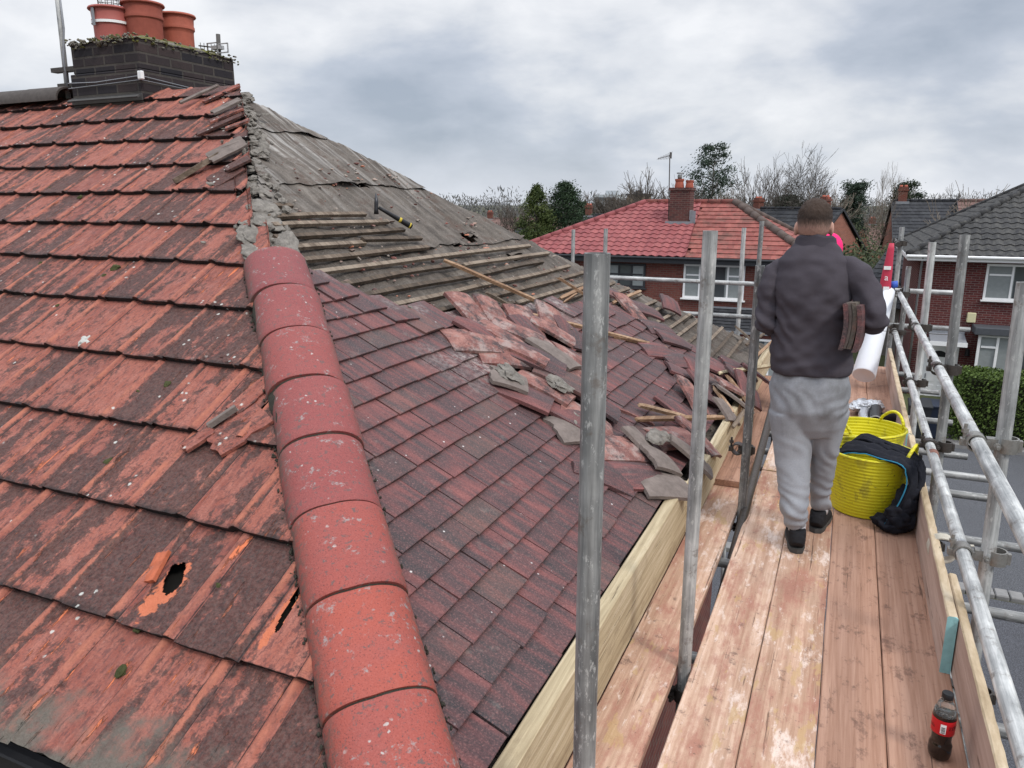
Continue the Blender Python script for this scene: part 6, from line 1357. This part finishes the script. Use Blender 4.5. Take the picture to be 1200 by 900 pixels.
    # chimney
    hb = hit(797, 263, (0, -rise/run, 1), ze-rise/run*Yo); Yc = hb.y; a_, c_ = atY(783.5, 263, Yc), atY(809.5, 222, Yc); b = MB(); b.box(((a_.x+c_.x)/2, Yc+.35, (a_.z-.4+c_.z)/2), (c_.x-a_.x, .75, c_.z-a_.z+.4)); b.box(((a_.x+c_.x)/2, Yc+.35, c_.z+.02), (c_.x-a_.x+.08, .83, .10)); ch = hpart('chimney', b.mesh('chimney', mat_brick('chimney_brick', (.13, .045, .04), (.065, .03, .03), (.15, .12, .10))), root, root)
    xm = (a_.x+c_.x)/2
    for dx, r, h_ in ((-.12, .17, .33), (.26, .15, .28)): m = MB(); m.lathe([(r, 0), (r*1.05, h_*.15), (r*.85, h_*.7), (r*1.0, h_*.8), (r*1.0, h_), (r*.8, h_), (r*.8, h_*.5)], 18, (xm+dx, Yc+.35, c_.z+.06)); link('chimney_pot', autosmooth(m.mesh('chimney_pot', M_POT, True), 40), ch)
    m = MB(); m.tube((xm-.12, Yc+.35, c_.z+.39), (xm-.12, Yc+.35, c_.z+.55), .08, 10); m.tube((xm-.12, Yc+.35, c_.z+.58), (xm-.12, Yc+.35, c_.z+.62), .12, 10); link('cowl', m.mesh('cowl', M_GALVD, True), ch)
    m = MB(); m.box((xm, Yc-.02, a_.z+.02), (c_.x-a_.x+.25, .03, .20)); m.box((c_.x+.12, Yc+.05, a_.z+.22), (.20, .03, .55), Matrix.Rotation(-.0, 3, 'Y')); m.box((c_.x+.02, Yc+.3, a_.z+.35), (.02, .7, .35)); link('lead_flashing', m.mesh('lead_flashing', M_LEAD), ch)
    m = MB(); p = Vector((a_.x-.05, Yc+.2, a_.z-.1)); q = atY(785, 181, Yc+.2); m.tube(p, q, .02, 6); e = atY(771, 186, Yc+.2); f_ = atY(786, 182, Yc+.2); m.tube(e, f_, .012, 5)
    for k in range(9): c2 = e.lerp(f_, k/8); m.tube(c2-Vector((0, .15+.01*k, .05+.012*k)), c2+Vector((0, .15+.01*k, .05+.012*k)), .008, 4)
    m.box(f_, (.02, .3, .22)); t = empty('aerial', tuple(p), 'thin television aerial on a mast by the brick chimney of the red roofed house', 'aerial'); link('aerial_frame', m.mesh('aerial_frame', M_COUP), t, Matrix.Translation(-p))
red_house()
def right_house():
    Y = 28.8; Yo = Y-.45; e0 = atY(1064, 299, Yo); root = empty('house', (e0.x+4, Y, GZ), 'dark maroon brick house with charcoal hipped roof and white windows at the right', 'house')
    r = ray(1200, 224); k = r.x/r.y; s_ = (Yo*k-e0.x)/(1-k); z = CAM_H+r.z/r.y*(Yo+s_); mm = (z-e0.z)/s_; run = 4.6; rise = run*mm; xr0 = e0.x+13; ze = e0.z; sl_ = sqrt(run*run+rise*rise)
    hpart('tiled_roof', course_roof((0, Yo, ze), (1, 0, 0), (0, run, rise), sl_, lambda v: e0.x+run*v/sl_, lambda v: xr0, .33, .30, .05, M_DKT2, 'roman', 6), root, root)
    hpart('tiled_roof', course_roof((e0.x, 0, ze), (0, -1, 0), (run, 0, rise), sl_, lambda v: -(Yo+2*run)+run*v/sl_, lambda v: -Yo-run*v/sl_, .33, .30, .05, M_DKT2, 'roman', 4), root, root)
    hpart('tiled_roof', mkmesh('tiled_roof', [(xr0, Yo+2*run, ze), (e0.x, Yo+2*run, ze), (e0.x+run, Yo+run, ze+rise), (xr0, Yo+run, ze+rise)], [(0, 1, 2, 3)], M_DKT2), root, root)
    for a_, b_ in (((e0.x, Yo, ze+.05), (e0.x+run, Yo+run, ze+rise+.05)), ((e0.x+run, Yo+run, ze+rise+.05), (xr0, Yo+run, ze+rise+.05)), ((e0.x, Yo+2*run, ze+.05), (e0.x+run, Yo+run, ze+rise+.05))): hpart('ridge_tiles', ridge_line(a_, b_, M_DKT2, .10), root, root)
    b = MB(); b.box(((e0.x+xr0)/2+.1, Y+run-.3, (GZ+ze-.1)/2), (xr0-e0.x-.6, 2*run-.6, ze-.1-GZ)); hpart('wall', b.mesh('wall', M_BRICK2), root, root); fy = Y+run-.3-(run-.3); x0w = (e0.x+xr0)/2+.1-(xr0-e0.x-.6)/2
    b = MB(); b.box(((e0.x+xr0)/2, Yo+.03, ze-.08), (xr0-e0.x, .04, .17)); b.box(((e0.x+xr0)/2, Yo-.05, ze-.02), (xr0-e0.x+.1, .11, .09), None, .025); b.box(((e0.x+xr0)/2, Yo+.23, ze-.16), (xr0-e0.x, .44, .02)); b.box((e0.x-.0, Yo+run, ze-.05), (.10, 2*run, .12)); hpart('gutter', b.mesh('gutter', M_WHITE), root, root)
    b = MB(); b.path([(x0w+.05, Yo, ze-.06), (x0w+.06, Y-.08, ze-.35), (x0w+.06, Y-.08, GZ)], .035, 8); hpart('downpipe', b.mesh('downpipe', mat_plain('grey_downpipe', (.25, .25, .26), .6), True), root, root)
    F_ = lambda px, py: atY(px, py, Y)
    a_ = F_(1157, 309); c_ = F_(1200, 353); window(root, a_.x, a_.x+2.4, c_.z, a_.z, fy, M_WHITE, (.31, .69), (.70, (0, 2)))
    a_, c_ = F_(1143, 388), F_(1190, 442); bw = 3.3; b = MB(); b.box((a_.x+bw/2, Y-.35, (GZ+c_.z)/2), (bw, .7, c_.z-GZ)); hpart('bay_wall', b.mesh('bay_wall', M_BRICK2), root, root); window(root, a_.x+.02, a_.x+bw-.02, c_.z, a_.z, Y-.60, M_WHITE, (.17, .5, .83), (.72, (0, 3)), True, .08, .08)
    b = MB(); b.box((a_.x+bw/2, Y-.37, a_.z+.12), (bw+.25, .95, .24), None, .02); hpart('bay_roof', b.mesh('bay_roof', mat_plain('dark_lead_roof', (.07, .075, .085), .7)), root, root)
    a_, c_ = F_(1085, 399), F_(1111, 465); m = MB(); m.box(((a_.x+c_.x)/2, Y-.02, (a_.z+GZ)/2), (c_.x-a_.x, .06, a_.z-GZ)); d = hpart('door', m.mesh('door', M_WHITE), root, root)
    xm = (a_.x+c_.x)/2; w = c_.x-a_.x; m = MB(); vs = [(xm, Y-.056, a_.z-.52)]+[(xm+w*.30*cos(t_), Y-.056, a_.z-.52+w*.24*sin(t_)) for t_ in [pi*i/12 for i in range(13)]]; m.add(vs, [(0, i, i+1) for i in range(1, 13)]); link('fan_light', m.mesh('fan_light', M_BLACK), d)
    m = MB()
    for sx in (-1, 1):
        for z_, h_ in ((a_.z-1.05, .7), (a_.z-1.75, .5)): m.box((xm+sx*w*.2, Y-.055, z_), (w*.28, .02, h_), None, .008)
    link('door_panels', m.mesh('door_panels', M_WHITE), d); m = MB(); m.box((xm-w*.38, Y-.07, a_.z-1.2), (.03, .05, .16), None, .006); link('handle', m.mesh('handle', M_LEAD), d)
    for x in (a_.x-.05, c_.x+.05): pass
    m = MB(); m.box((xm, Y-.035, a_.z+.06), (w+.24, .09, .10)); m.box((a_.x-.07, Y-.035, (a_.z+GZ)/2), (.10, .09, a_.z-GZ)); m.box((c_.x+.07, Y-.035, (a_.z+GZ)/2), (.10, .09, a_.z-GZ)); link('door_frame', m.mesh('door_frame', M_WHITE), d)
    a_, c_ = F_(1087, 398), F_(1131, 383); b = MB(); L = c_.x-a_.x; b.box((a_.x+L/2, Y-.45, a_.z+.16), (L, .95, .10), Matrix.Rotation(.18, 3, 'X'), .01); b.box((a_.x+L/2, Y-.05, a_.z+.38), (L, .12, .22)); hpart('door_canopy', b.mesh('door_canopy', M_LEAD), root, root); b = MB(); b.box((a_.x+L/2, Y-.93, a_.z+.04), (L+.04, .04, .14)); hpart('canopy_trim', b.mesh('canopy_trim', M_WHITE), root, root)
    a_ = F_(1138, 372); b = MB(); b.box((a_.x, Y-.05, a_.z), (.26, .09, .33), None, .02); hpart('alarm_box', b.mesh('alarm_box', mat_plain('cream_alarm_box', (.62, .58, .36), .5, 0, .05)), root, root)
    a_ = F_(1133, 412); b = MB(); b.box((a_.x, Y-.04, a_.z), (.08, .08, .12)); b.tube((a_.x, Y-.15, a_.z-.12), (a_.x, Y-.15, a_.z+.12), .08, 8, .06); hpart('wall_lamp', b.mesh('wall_lamp', M_BLACK), root, root)
right_house()

# --- gabled houses further back
def gable_house(lab, px, pyr, Y, rot, L, Wd, slope, roofm, wallm, chims=(), anchor='right', gauge=.34, eave_drop=None):
    """anchor end of the ridge stands at pixel (px, pyr) at distance Y; ridge runs away to the other side"""
    A = atY(px, pyr, Y); zr = A.z; sgn = -1 if anchor == 'right' else 1; rise = Wd/2*slope; ze = zr-rise
    root = empty('house', (A.x, A.y, GZ), lab, 'house', 'gabled houses behind the street', rot); loc = lambda me, n_, l=None: link(n_, me, root, Matrix.Translation((0, 0, -GZ)), l)
    x0, x1 = (-L, 0) if sgn < 0 else (0, L); hw = Wd/2; sl_ = sqrt(hw*hw+rise*rise)
    for s_ in (-1, 1):
        ex = (1, 0, 0) if s_ < 0 else (-1, 0, 0); a_, b_ = (x0, x1) if s_ < 0 else (-x1, -x0)
        loc(course_roof((0, s_*(hw+.0), ze), ex, (0, -s_*hw, rise), sl_, lambda v: a_-.12, lambda v: b_+.12, gauge, .30, .03, roofm, 'roman' if L < 12 else 'flat', 2), 'tiled_roof')
    b = MB(); h = hw-.35; b.box(((x0+x1)/2, 0, (GZ+ze)/2+.05), (x1-x0, 2*h, ze-GZ+.1)); zt_ = ze+.1
    vs = []
    for x in (x0, x1): vs += [(x, -h, ze-.0), (x, h, ze-.0), (x, 0, zr-.12)]
    b.add(vs, [(0, 1, 2), (5, 4, 3), (0, 2, 5, 3), (1, 4, 5, 2)]); loc(b.mesh('wall', wallm), 'wall')
    loc(ridge_line((x0, 0, zr+.03), (x1, 0, zr+.03), roofm, .1), 'ridge_tiles')
    b = MB()
    for x in (x0-.14, x1+.14):
        for s_ in (-1, 1): b = MB(); b.add([(x, s_*hw, ze-.12), (x, 0, zr-.1), (x, 0, zr+.06), (x, s_*hw, ze+.04), (x+.03, s_*hw, ze-.12), (x+.03, 0, zr-.1), (x+.03, 0, zr+.06), (x+.03, s_*hw, ze+.04)], [(0, 1, 2, 3), (7, 6, 5, 4), (3, 2, 6, 7), (0, 4, 5, 1)]); loc(b.mesh('bargeboard', M_GREYB), 'bargeboard')
    for (t_, w, h_, ys) in chims:
        b = MB(); xc = t_*(x1-x0)*(1 if sgn > 0 else -1); b.box((xc, ys, zr-.3+(h_+.3)/2), (w, .5, h_+.6)); b.box((xc, ys, zr+h_-.05), (w+.1, .6, .12)); c_ = loc(b.mesh('chimney', M_CHB), 'chimney')
        m = MB()
        for dx in (-.14, .14): m.lathe([(.1, 0), (.11, .1), (.09, .25), (.07, .25)], 10, (xc+dx, ys, zr+h_))
        link('chimney_pot', m.mesh('chimney_pot', M_POT, True), c_); m = MB(); m.box((xc, ys-.27, zr-.25), (w+.3, .04, .45)); link('lead_flashing', m.mesh('lead_flashing', M_LEAD), c_)
    for i in range(2):
        xw = (x0+x1)/2+(i-.5)*L*.4; m = MB(); m.box((xw, -h-.02, ze-1.2), (1.5, .06, 1.1)); o = loc(m.mesh('window', M_WHITE), 'window'); m = MB(); m.box((xw, -h-.055, ze-1.2), (1.3, .02, .9)); link('pane', m.mesh('pane', M_GLASS), o)
    return root
gable_house('dark roofed brick house with orange gable end directly right of the man\'s head', 986, 245, 52, -.62, 12, 6.2, .95, M_DKT, M_BRICKF, ((.10, .45, .6, 0), (.55, .5, .55, 0)))
gable_house('long dark roofed house behind the right house, with two orange chimneys', 1047, 235.5, 56, .06, 12.5, 9, .72, M_DKT, M_BRICKF, ((.04, .5, .75, 0), (.60, .6, .55, 0)), 'left')
gable_house('brown roofed terrace continuing right of the long dark roof', 1124, 235.5, 55.6, .06, 12, 9, .72, M_BRT, M_BRICKF, (), 'left')
gable_house('lower dark roofed house with a small white window, left of the maroon house', 1052, 282, 40, -.42, 11, 8.5, .62, M_DKT, mat_plain('grey_render', (.20, .19, .175), .9, 0, .2, 2), (), 'left')
gable_house('dark roofed house with red chimney just right of the conifers', 690, 252, 62, .1, 12, 9, .5, M_DKT, M_BRICKF, ((.0, .5, .7, 0),), 'left')
gable_house('low dark roof seen left of the conifers beyond the bare felt', 606, 270, 50, .05, 9, 8, .6, M_DKT, M_BRICKF, (), 'left')
gable_house('far house with small red chimney at the left of the skyline', 572, 256, 85, .1, 14, 9, .5, M_BRT, M_BRICKF, ((.02, .6, .7, 0),), 'left')
gable_house('small far house in the gap beside the birch tree', 1012, 262, 95, .3, 9, 7, .8, M_BRT, M_BRICKF, ((.1, .6, .5, 0),), 'left')
# tan flat topped block and pale tower beyond the red roof
a_, c_ = atY(735, 229, 90), atY(753, 245, 90); t = empty('flat_block', ((a_.x+c_.x)/2, 91, GZ), 'tan flat topped block just above the left of the red ridge', 'building'); TM = Matrix.Translation(-t.location)
b = MB(); b.box(((a_.x+c_.x)/2, 92, (GZ+a_.z)/2), (c_.x-a_.x, 4, a_.z-GZ)); link('wall', b.mesh('wall', mat_plain('tan_brick', (.26, .20, .14), .9)), t, TM); b = MB(); b.box(((a_.x+c_.x)/2, 92, a_.z+.08), (c_.x-a_.x+.3, 4.3, .22)); b.box(((a_.x+c_.x)/2-.1, 92, a_.z+.4), (.7, .7, .4)); link('parapet', b.mesh('parapet', M_GREYB), t, TM)
a_, c_ = atY(693, 228, 210), atY(720, 245, 210); t = empty('office_block', ((a_.x+c_.x)/2, 215, GZ), 'pale distant flat roofed block half hidden by bare trees', 'building'); TM = Matrix.Translation(-t.location)
b = MB(); b.box(((a_.x+c_.x)/2, 216, (GZ+a_.z)/2), (c_.x-a_.x, 9, a_.z-GZ)); b.box(((a_.x+c_.x)/2+1, 216, a_.z+.5), (3, 4, 1.2)); link('wall', b.mesh('wall', mat_plain('pale_cladding', (.42, .45, .47), .8)), t, TM); b = MB()
for k in range(3): b.box(((a_.x+c_.x)/2, 211.4, a_.z-1.2-2.6*k), (c_.x-a_.x-.8, .1, .9))
link('window_band', b.mesh('window_band', M_GLASS), t, TM)

# ------------------------------------------------------------------ hedge, bins
M_HEDGE = mat_leaf('privet_leaf', (.045, .075, .015), (.10, .15, .028)); M_HTIP = mat_leaf('hedge_tip_leaf', (.08, .12, .02), (.16, .21, .04))
def leafbox(c, d, n_, s_, mat, name='foliage', shape=None):
    b = MB(); c = Vector(c)
    for k in range(n_):
        f_ = rnd.random(); ax = rnd.choice((0, 0, 1, 2, 2)); p = Vector((rnd.uniform(-1, 1), rnd.uniform(-1, 1), rnd.uniform(-1, 1)))
        sg = -1 if (ax == 0) else 1
        if rnd.random() < .8:
            if ax == 0: p.y = -rnd.uniform(.85, 1.04)
            elif ax == 1: p.x = rnd.choice((-1, 1))*rnd.uniform(.93, 1.03)
            else: p.z = rnd.uniform(.93, 1.05)
        q = Vector((c.x+p.x*d[0]/2, c.y+p.y*d[1]/2, c.z+p.z*d[2]/2)); q += Vector((0, -.09, .06))*noise.noise(q*2.2)+Vector((0, 0, .10))*noise.noise((q.x*.9, q.y*.9, 0))*(p.z > .5)
        r = Vector((rnd.gauss(0, 1), rnd.gauss(0, 1), rnd.gauss(0, 1))).normalized(); u = r.orthogonal().normalized()*s_*rnd.uniform(.6, 1.3); w = r.cross(u).normalized()*s_*rnd.uniform(.3, .7); b.ct = (rnd.random()**1.4, 0, 0); b.add([q-u, q+w, q+u, q-w], [(0, 1, 2, 3)])
    return b.mesh(name, mat, False, True)
ha = atZ(1108, 519, GZ); t = empty('hedge', (ha.x+3.4, ha.y+.7, GZ+.06), 'clipped green privet hedge in front of the maroon brick house', 'hedge'); hz = atY(1130, 440, ha.y).z
TM = Matrix.Translation(-t.location); link('foliage', leafbox((ha.x+3.6, ha.y+.7, (GZ+hz)/2+.05), (7.0, 1.3, hz-GZ-.1), 26000, .045, M_HEDGE), t, TM); b = MB(); b.box((ha.x+3.6, ha.y+.75, (GZ+hz)/2), (6.7, .95, hz-GZ-.35)); link('stems', b.mesh('stems', mat_plain('dark_twigs', (.018, .020, .010), 1)), t, TM)
for k, (px, lab) in enumerate(((1074, 'dark wheelie bin nearest the scaffold poles, left of the hedge'), (1090, 'dark blue wheelie bin against the left end of the hedge'))):
    p = atZ(px, 520, GZ); t = empty('wheelie_bin', (p.x, p.y+.4, GZ+.06), lab, 'bin', 'wheelie bins by the hedge'); mb_ = mat_plain('bin_plastic', (.015, .022, .04) if k else (.02, .022, .024), .5)
    b = MB(); vs = [(x*sx, y*sy, z) for z, x, y in ((.08, .22, .25), (.95, .28, .33)) for sx, sy in ((-1, -1), (1, -1), (1, 1), (-1, 1))]; b.add(vs, [(0, 1, 5, 4), (1, 2, 6, 5), (2, 3, 7, 6), (3, 0, 4, 7), (0, 3, 2, 1)]); link('tub', b.mesh('tub', mb_), t)
    b = MB(); b.box((0, 0, 1.0), (.60, .72, .07), Matrix.Rotation(.06, 3, 'X'), .02); b.box((0, .36, .98), (.4, .05, .05)); link('lid', b.mesh('lid', mb_), t)
    for sx in (-1, 1): b = MB(); b.tube((sx*.24, .24, .1), (sx*.30, .24, .1), .1, 16); link('wheel', b.mesh('wheel', M_BLACK), t)

# ------------------------------------------------------------------ trees
M_BARK = mat_plain('grey_brown_bark', (.085, .075, .065), .95, 0, .4, 6, .5); M_BARKL = mat_plain('pale_birch_bark', (.30, .28, .24), .9, 0, .3, 8, .4); M_TWIG = mat_plain('brown_twigs', (.105, .088, .074), .95, 0, .3, 2); M_TWIGL = mat_plain('pale_twigs', (.20, .165, .13), .95, 0, .3, 2)
M_CON = mat_leaf('conifer_needles', (.012, .030, .014), (.038, .065, .028)); M_CONL = mat_leaf('golden_green_conifer', (.022, .045, .012), (.085, .105, .025)); M_PINE = mat_leaf('blue_green_pine', (.020, .038, .026), (.055, .080, .052)); M_IVY = mat_leaf('dark_evergreen_leaves', (.010, .022, .010), (.030, .045, .018))
TWM = .0125
def bare_tree(lab, px, top, Y, spread, seed, stems=1, lev=6, lean=0.0, twm=None, bm_=None, r0=None, up=.35, fork=.25, dens=1.0, group=None, droop=0.0, zb=GZ, base_h=.22):
    R_ = random.Random(seed); twm = twm or M_TWIG; bm_ = bm_ or M_BARK; T_ = atY(px, top, Y); base = Vector((T_.x, Y, zb)); Ht = T_.z-zb; t = empty('bare_tree', tuple(base), lab, 'tree', group); tr, tw = MB(), MB(); r0 = r0 or Ht*.018
    rad = spread
    def grow(p, d, L, r, l):
        n = 3; pts = [p]; dd = d.copy()
        for k in range(n):
            dd = (dd+Vector((R_.gauss(0, .16), R_.gauss(0, .16), R_.gauss(0, .08)+(.06 if l < 3 else -droop)))).normalized(); pts.append(pts[-1]+dd*L/n)
        r2 = r*.62; (tr if l < 2 else tw).path(pts, [max(TWM*Y/60, r+(r2-r)*k/n) for k in range(n+1)], 6 if l < 2 else (4 if l < 3 else 3), False)
        if l >= lev: return
        kk = 2+(R_.random() < .62*dens)+(R_.random() < .3*dens)
        for i in range(kk):
            tpos = 1 if i == 0 else R_.uniform(.35, 1); o_ = pts[0].lerp(pts[-1], tpos) if tpos < 1 else pts[-1]; j = min(int(tpos*n), n-1); o_ = pts[j].lerp(pts[j+1], tpos*n-j) if tpos < 1 else pts[-1]
            ang = R_.uniform(.25, .75)*(1 if i else .55)*(fork/.25)**.5; az = R_.uniform(0, 2*pi); ax = dd.orthogonal().normalized(); ax = Matrix.Rotation(az, 3, dd) @ ax; nd_ = Matrix.Rotation(ang, 3, ax) @ dd; nd_ = (nd_+Vector((0, 0, up*.35))).normalized(); grow(o_, nd_, L*R_.uniform(.66, .86), r2*R_.uniform(.6, .9), l+1)
    for s_ in range(stems):
        d = Vector((R_.gauss(lean, .05 if stems == 1 else .22), R_.gauss(0, .05 if stems == 1 else .18), 1)).normalized(); grow(base+Vector((R_.gauss(0, .2), R_.gauss(0, .2), 0))*(stems > 1), d, Ht*(base_h+.03), r0, 0)
    # fit to the measured height and spread
    zs = max(v.z for v in tw.v)-base.z; xs = sorted(abs(v.x-base.x) for v in tw.v); xr_ = xs[int(len(xs)*.97)]; kz = Ht/zs; kx = spread/xr_
    for q in (tr, tw):
        q.v = [Vector((base.x*0+(v.x-base.x)*kx, (v.y-base.y)*kx, (v.z-base.z)*kz)) for v in q.v]
    link('trunk', tr.mesh('trunk', bm_, True), t); link('crown', tw.mesh('crown', twm), t); return t
def foliage_tree(lab, px, top, Y, halfw, n_, s_, mat, shape, seed, trunk_r=.15, group=None, name='conifer', zb=GZ, clump=.5, bot=.05, droop=.35, trunkm=None):
    R_ = random.Random(seed); T_ = atY(px, top, Y); base = Vector((T_.x, Y, zb)); Ht = T_.z-zb; t = empty(name, tuple(base), lab, 'tree', group); b = MB(); cl = []
    nc = int(n_/70)
    for k in range(nc):
        h = bot+(1-bot)*R_.random()**.9; r = shape(h)*halfw; a_ = R_.uniform(0, 2*pi); q = sqrt(R_.uniform(.25, 1))*(1+R_.gauss(0, .10)); cl.append((Vector((r*q*cos(a_), r*q*sin(a_), Ht*h)), (.16+.22*R_.random())*halfw*clump*(.5+shape(h)), R_.random()))
    for c_, cr, tn in cl:
        out = Vector((c_.x, c_.y, 0)); out = out.normalized() if out.length > .01 else Vector((1, 0, 0))
        for k in range(70):
            p = Vector((R_.gauss(0, .5), R_.gauss(0, .5), R_.gauss(0, .32)))*cr*2; p = c_+p+out*R_.random()*cr; p.z -= droop*(Vector((p.x-c_.x, p.y-c_.y, 0)).length)*.5
            r = Vector((R_.gauss(0, 1), R_.gauss(0, 1), R_.gauss(0, 1.3))).normalized(); u = r.orthogonal().normalized()*s_*R_.uniform(.6, 1.5); w = r.cross(u).normalized()*s_*R_.uniform(.25, .6); b.ct = (min(1, max(0, .65*tn+.35*R_.random())), 0, 0); b.add([p-u, p+w, p+u, p-w], [(0, 1, 2, 3)])
    link('crown', b.mesh('crown', mat, False, True), t); m = MB(); m.tube((0, 0, 0), (0, 0, Ht*.93), trunk_r, 8, trunk_r*.2)
    for c_, cr, tn in cl[::3]: m.path([(0, 0, max(.3, c_.z-.25*Vector((c_.x, c_.y)).length)), tuple(c_*.5+Vector((0, 0, c_.z*.5-.04*Ht*0))), tuple(c_)], [.05, .035, .012], 4, False)
    link('trunk', m.mesh('trunk', trunkm or M_BARK, True), t); return t
cone = lambda h: (1-h)**.62*(.75+.25*min(1, h*6)); col_ = lambda h: (1-h**3)**.6*.9
foliage_tree('left and more golden of the two dark conifers beyond the felt roof', 629, 218, 47, 1.6, 20000, .075, M_CONL, lambda h: .95*(1-h**2.2)**.75, 11, .16, 'conifers beyond the roof'); foliage_tree('right and darker of the two conifers, next to the red roofed house', 663, 215, 49, 2.1, 24000, .075, M_CON, lambda h: (1-h)**.5*1.0, 12, .18, 'conifers beyond the roof')
foliage_tree('dark ragged evergreen between the conifers and the tan block', 684, 237, 66, 1.3, 5000, .09, M_IVY, col_, 13, .1, None, 'evergreen')
pine = lambda h: (0.0 if h < .56 else (.55+.5*sin((h-.56)/.44*pi))*(1.15-.6*(h-.56)/.44)); foliage_tree('tall pine with clumped crown rising behind the red ridge', 838, 170, 66, 1.9, 5200, .10, M_PINE, pine, 14, .16, None, 'pine_tree', GZ, .5, .60, .1)
foliage_tree('dark flat layered cedar against the sky right of the man', 1003, 213, 72, 1.5, 9000, .09, M_PINE, lambda h: (.35+.65*(1-h)**.7)*(1 if int(h*14) % 2 else .62), 15, .16, None, 'cedar_tree', GZ, .6, .5, .2)
foliage_tree('round dark evergreen poking above the long dark roof', 1065.5, 215, 70, .95, 4000, .09, M_IVY, lambda h: (0 if h < .6 else sqrt(max(0, 1-((h-.82)/.2)**2))), 16, .1, None, 'evergreen', GZ, .7, .62, .0)
foliage_tree('low dark evergreen at the foot of the big bare oak', 926, 228, 58, 1.5, 5000, .09, M_IVY, col_, 17, .1, None, 'evergreen', GZ, .8, .5)
bare_tree('fan shaped bare tree left of the red house chimney', 765, 192, 60, 3.0, 21, 7, 5, 0, None, None, .09, .45, .2, .9); bare_tree('second fan shaped bare tree, right behind the red house chimney', 812, 190, 62, 2.6, 22, 6, 5, 0, None, None, .08, .45, .2, .9)
bare_tree('bare bush-like tree between the pine and the oak', 884, 183, 60, 2.4, 23, 6, 5, 0, None, None, .09, .4, .22, .9); bare_tree('big spreading bare oak directly left of the man\'s head', 922, 166, 57, 3.3, 24, 1, 7, .0, M_BARK, M_BARK, .26, .22, .32, 1.0, base_h=.30); bare_tree('pale twiggy tree between the oak and the man\'s head', 962, 197, 66, 2.3, 25, 3, 6, 0, M_TWIGL, M_BARKL, .08, .3, .22, .8)
bare_tree('slim pale birch standing in the gap right of the man', 1024, 189, 55, 1.6, 26, 1, 6, .02, M_TWIGL, M_BARKL, .13, .7, .16, 1.0, base_h=.34); bare_tree('brown bare tree above the left end of the long dark roof', 1051, 207, 72, 2.3, 27, 5, 6, 0, M_TWIGL, M_BARK, .08, .35, .22, 1.1)
bare_tree('bare oak above the middle of the long dark roof', 1096, 214, 80, 3.0, 28, 1, 7, 0, M_TWIG, M_BARK, .2, .2, .32, .9, base_h=.32); bare_tree('sparse upright bare tree in front of the brown terrace roof', 1158, 212, 44, 2.1, 29, 6, 4, 0, M_TWIGL, M_TWIGL, .04, .25, .3, .7); bare_tree('bare twiggy tree behind the maroon house hip', 1188, 216, 60, 2.6, 30, 5, 5, 0, M_TWIGL, M_BARK, .06, .3, .3, .9)
bare_tree('thin bare tree at the far left of the skyline', 595, 234, 75, 2.6, 31, 3, 6, 0, None, None, .08, .35, .25, 1.0); bare_tree('bare tree between the conifers and the tan block', 706, 222, 74, 3.0, 32, 5, 6, 0, M_TWIG, M_BARK, .08, .35, .25, 1.2); bare_tree('bare tree close behind the tan block, left of the pink roof', 728, 226, 95, 2.6, 33, 5, 6, 0, None, None, .1, .35, .25, 1.1)
bare_tree('pale bare sapling behind the dark roof right of the oak', 975, 210, 60, 1.6, 34, 3, 5, 0, M_TWIGL, M_BARKL, .05, .4, .2, .8); bare_tree('bare crown rising behind the right end of the red ridge', 857, 205, 75, 2.6, 35, 5, 6, 0, M_TWIGL, M_BARK, .07, .35, .25, 1.0)
# far woods along the horizon: one fuzzy mass, and low garden greenery in the gap
b = MB(); R2 = random.Random(5)
for k in range(1100):
    Yk = R2.uniform(150, 330); xk = R2.uniform(-.75, .95)*Yk; hk = R2.uniform(4.5, 8.5)*(1+.4*noise.noise((xk*.02, Yk*.02, 0)))
    for j in range(64):
        a_ = R2.uniform(0, 2*pi); q = sqrt(R2.random()); z_ = GZ+hk*R2.uniform(.15, 1); rr = hk*.5*q*sqrt(max(.05, 1-((z_-GZ)/hk-.55)**2*2.6)); p = Vector((xk+rr*cos(a_), Yk+rr*sin(a_), z_)); s_ = R2.uniform(.2, .75); u = Vector((R2.gauss(0, .5), R2.gauss(0, .5), R2.gauss(0, 1))).normalized()*s_; w = u.orthogonal().normalized()*s_*.18; b.ct = (R2.random(), 0, 0); b.add([p-u, p+w, p+u, p-w], [(0, 1, 2, 3)])
o = b.build('far_wood', mat_leaf('distant_bare_wood', (.065, .068, .07), (.12, .115, .11)), None, False, True, kind='stuff'); o['label'] = 'distant band of leafless woodland along the skyline'; o['category'] = 'wood'
b = MB(); R2 = random.Random(6)
for (px, py, Yk, w, h_, n_) in ((1000, 285, 46, 4, 2.6, 2500), (1020, 300, 42, 3, 1.6, 1800), (985, 300, 44, 3, 1.6, 1500), (1012, 262, 70, 7, 3.0, 2500), (960, 290, 43, 4, 2.0, 1200)):
    c_ = atY(px, py, Yk)
    for j in range(n_):
        p = Vector((c_.x+R2.uniform(-w/2, w/2), Yk+R2.uniform(-1, 1), 0)); p.z = GZ+(c_.z-GZ+h_*.4*noise.noise((p.x*.8, p.y, 1)))*R2.random()**.5; u = Vector((R2.gauss(0, 1), R2.gauss(0, 1), R2.gauss(0, 1))).normalized()*.10; w_ = u.orthogonal().normalized()*.05; b.ct = (R2.random(), 0, 0); b.add([p-u, p+w_, p+u, p-w_], [(0, 1, 2, 3)])
o = b.build('shrubbery', mat_leaf('garden_shrub_leaves', (.018, .032, .012), (.065, .075, .03)), None, False, True, kind='stuff'); o['label'] = 'mixed dark green garden shrubs in the gap between the houses'; o['category'] = 'shrubs'
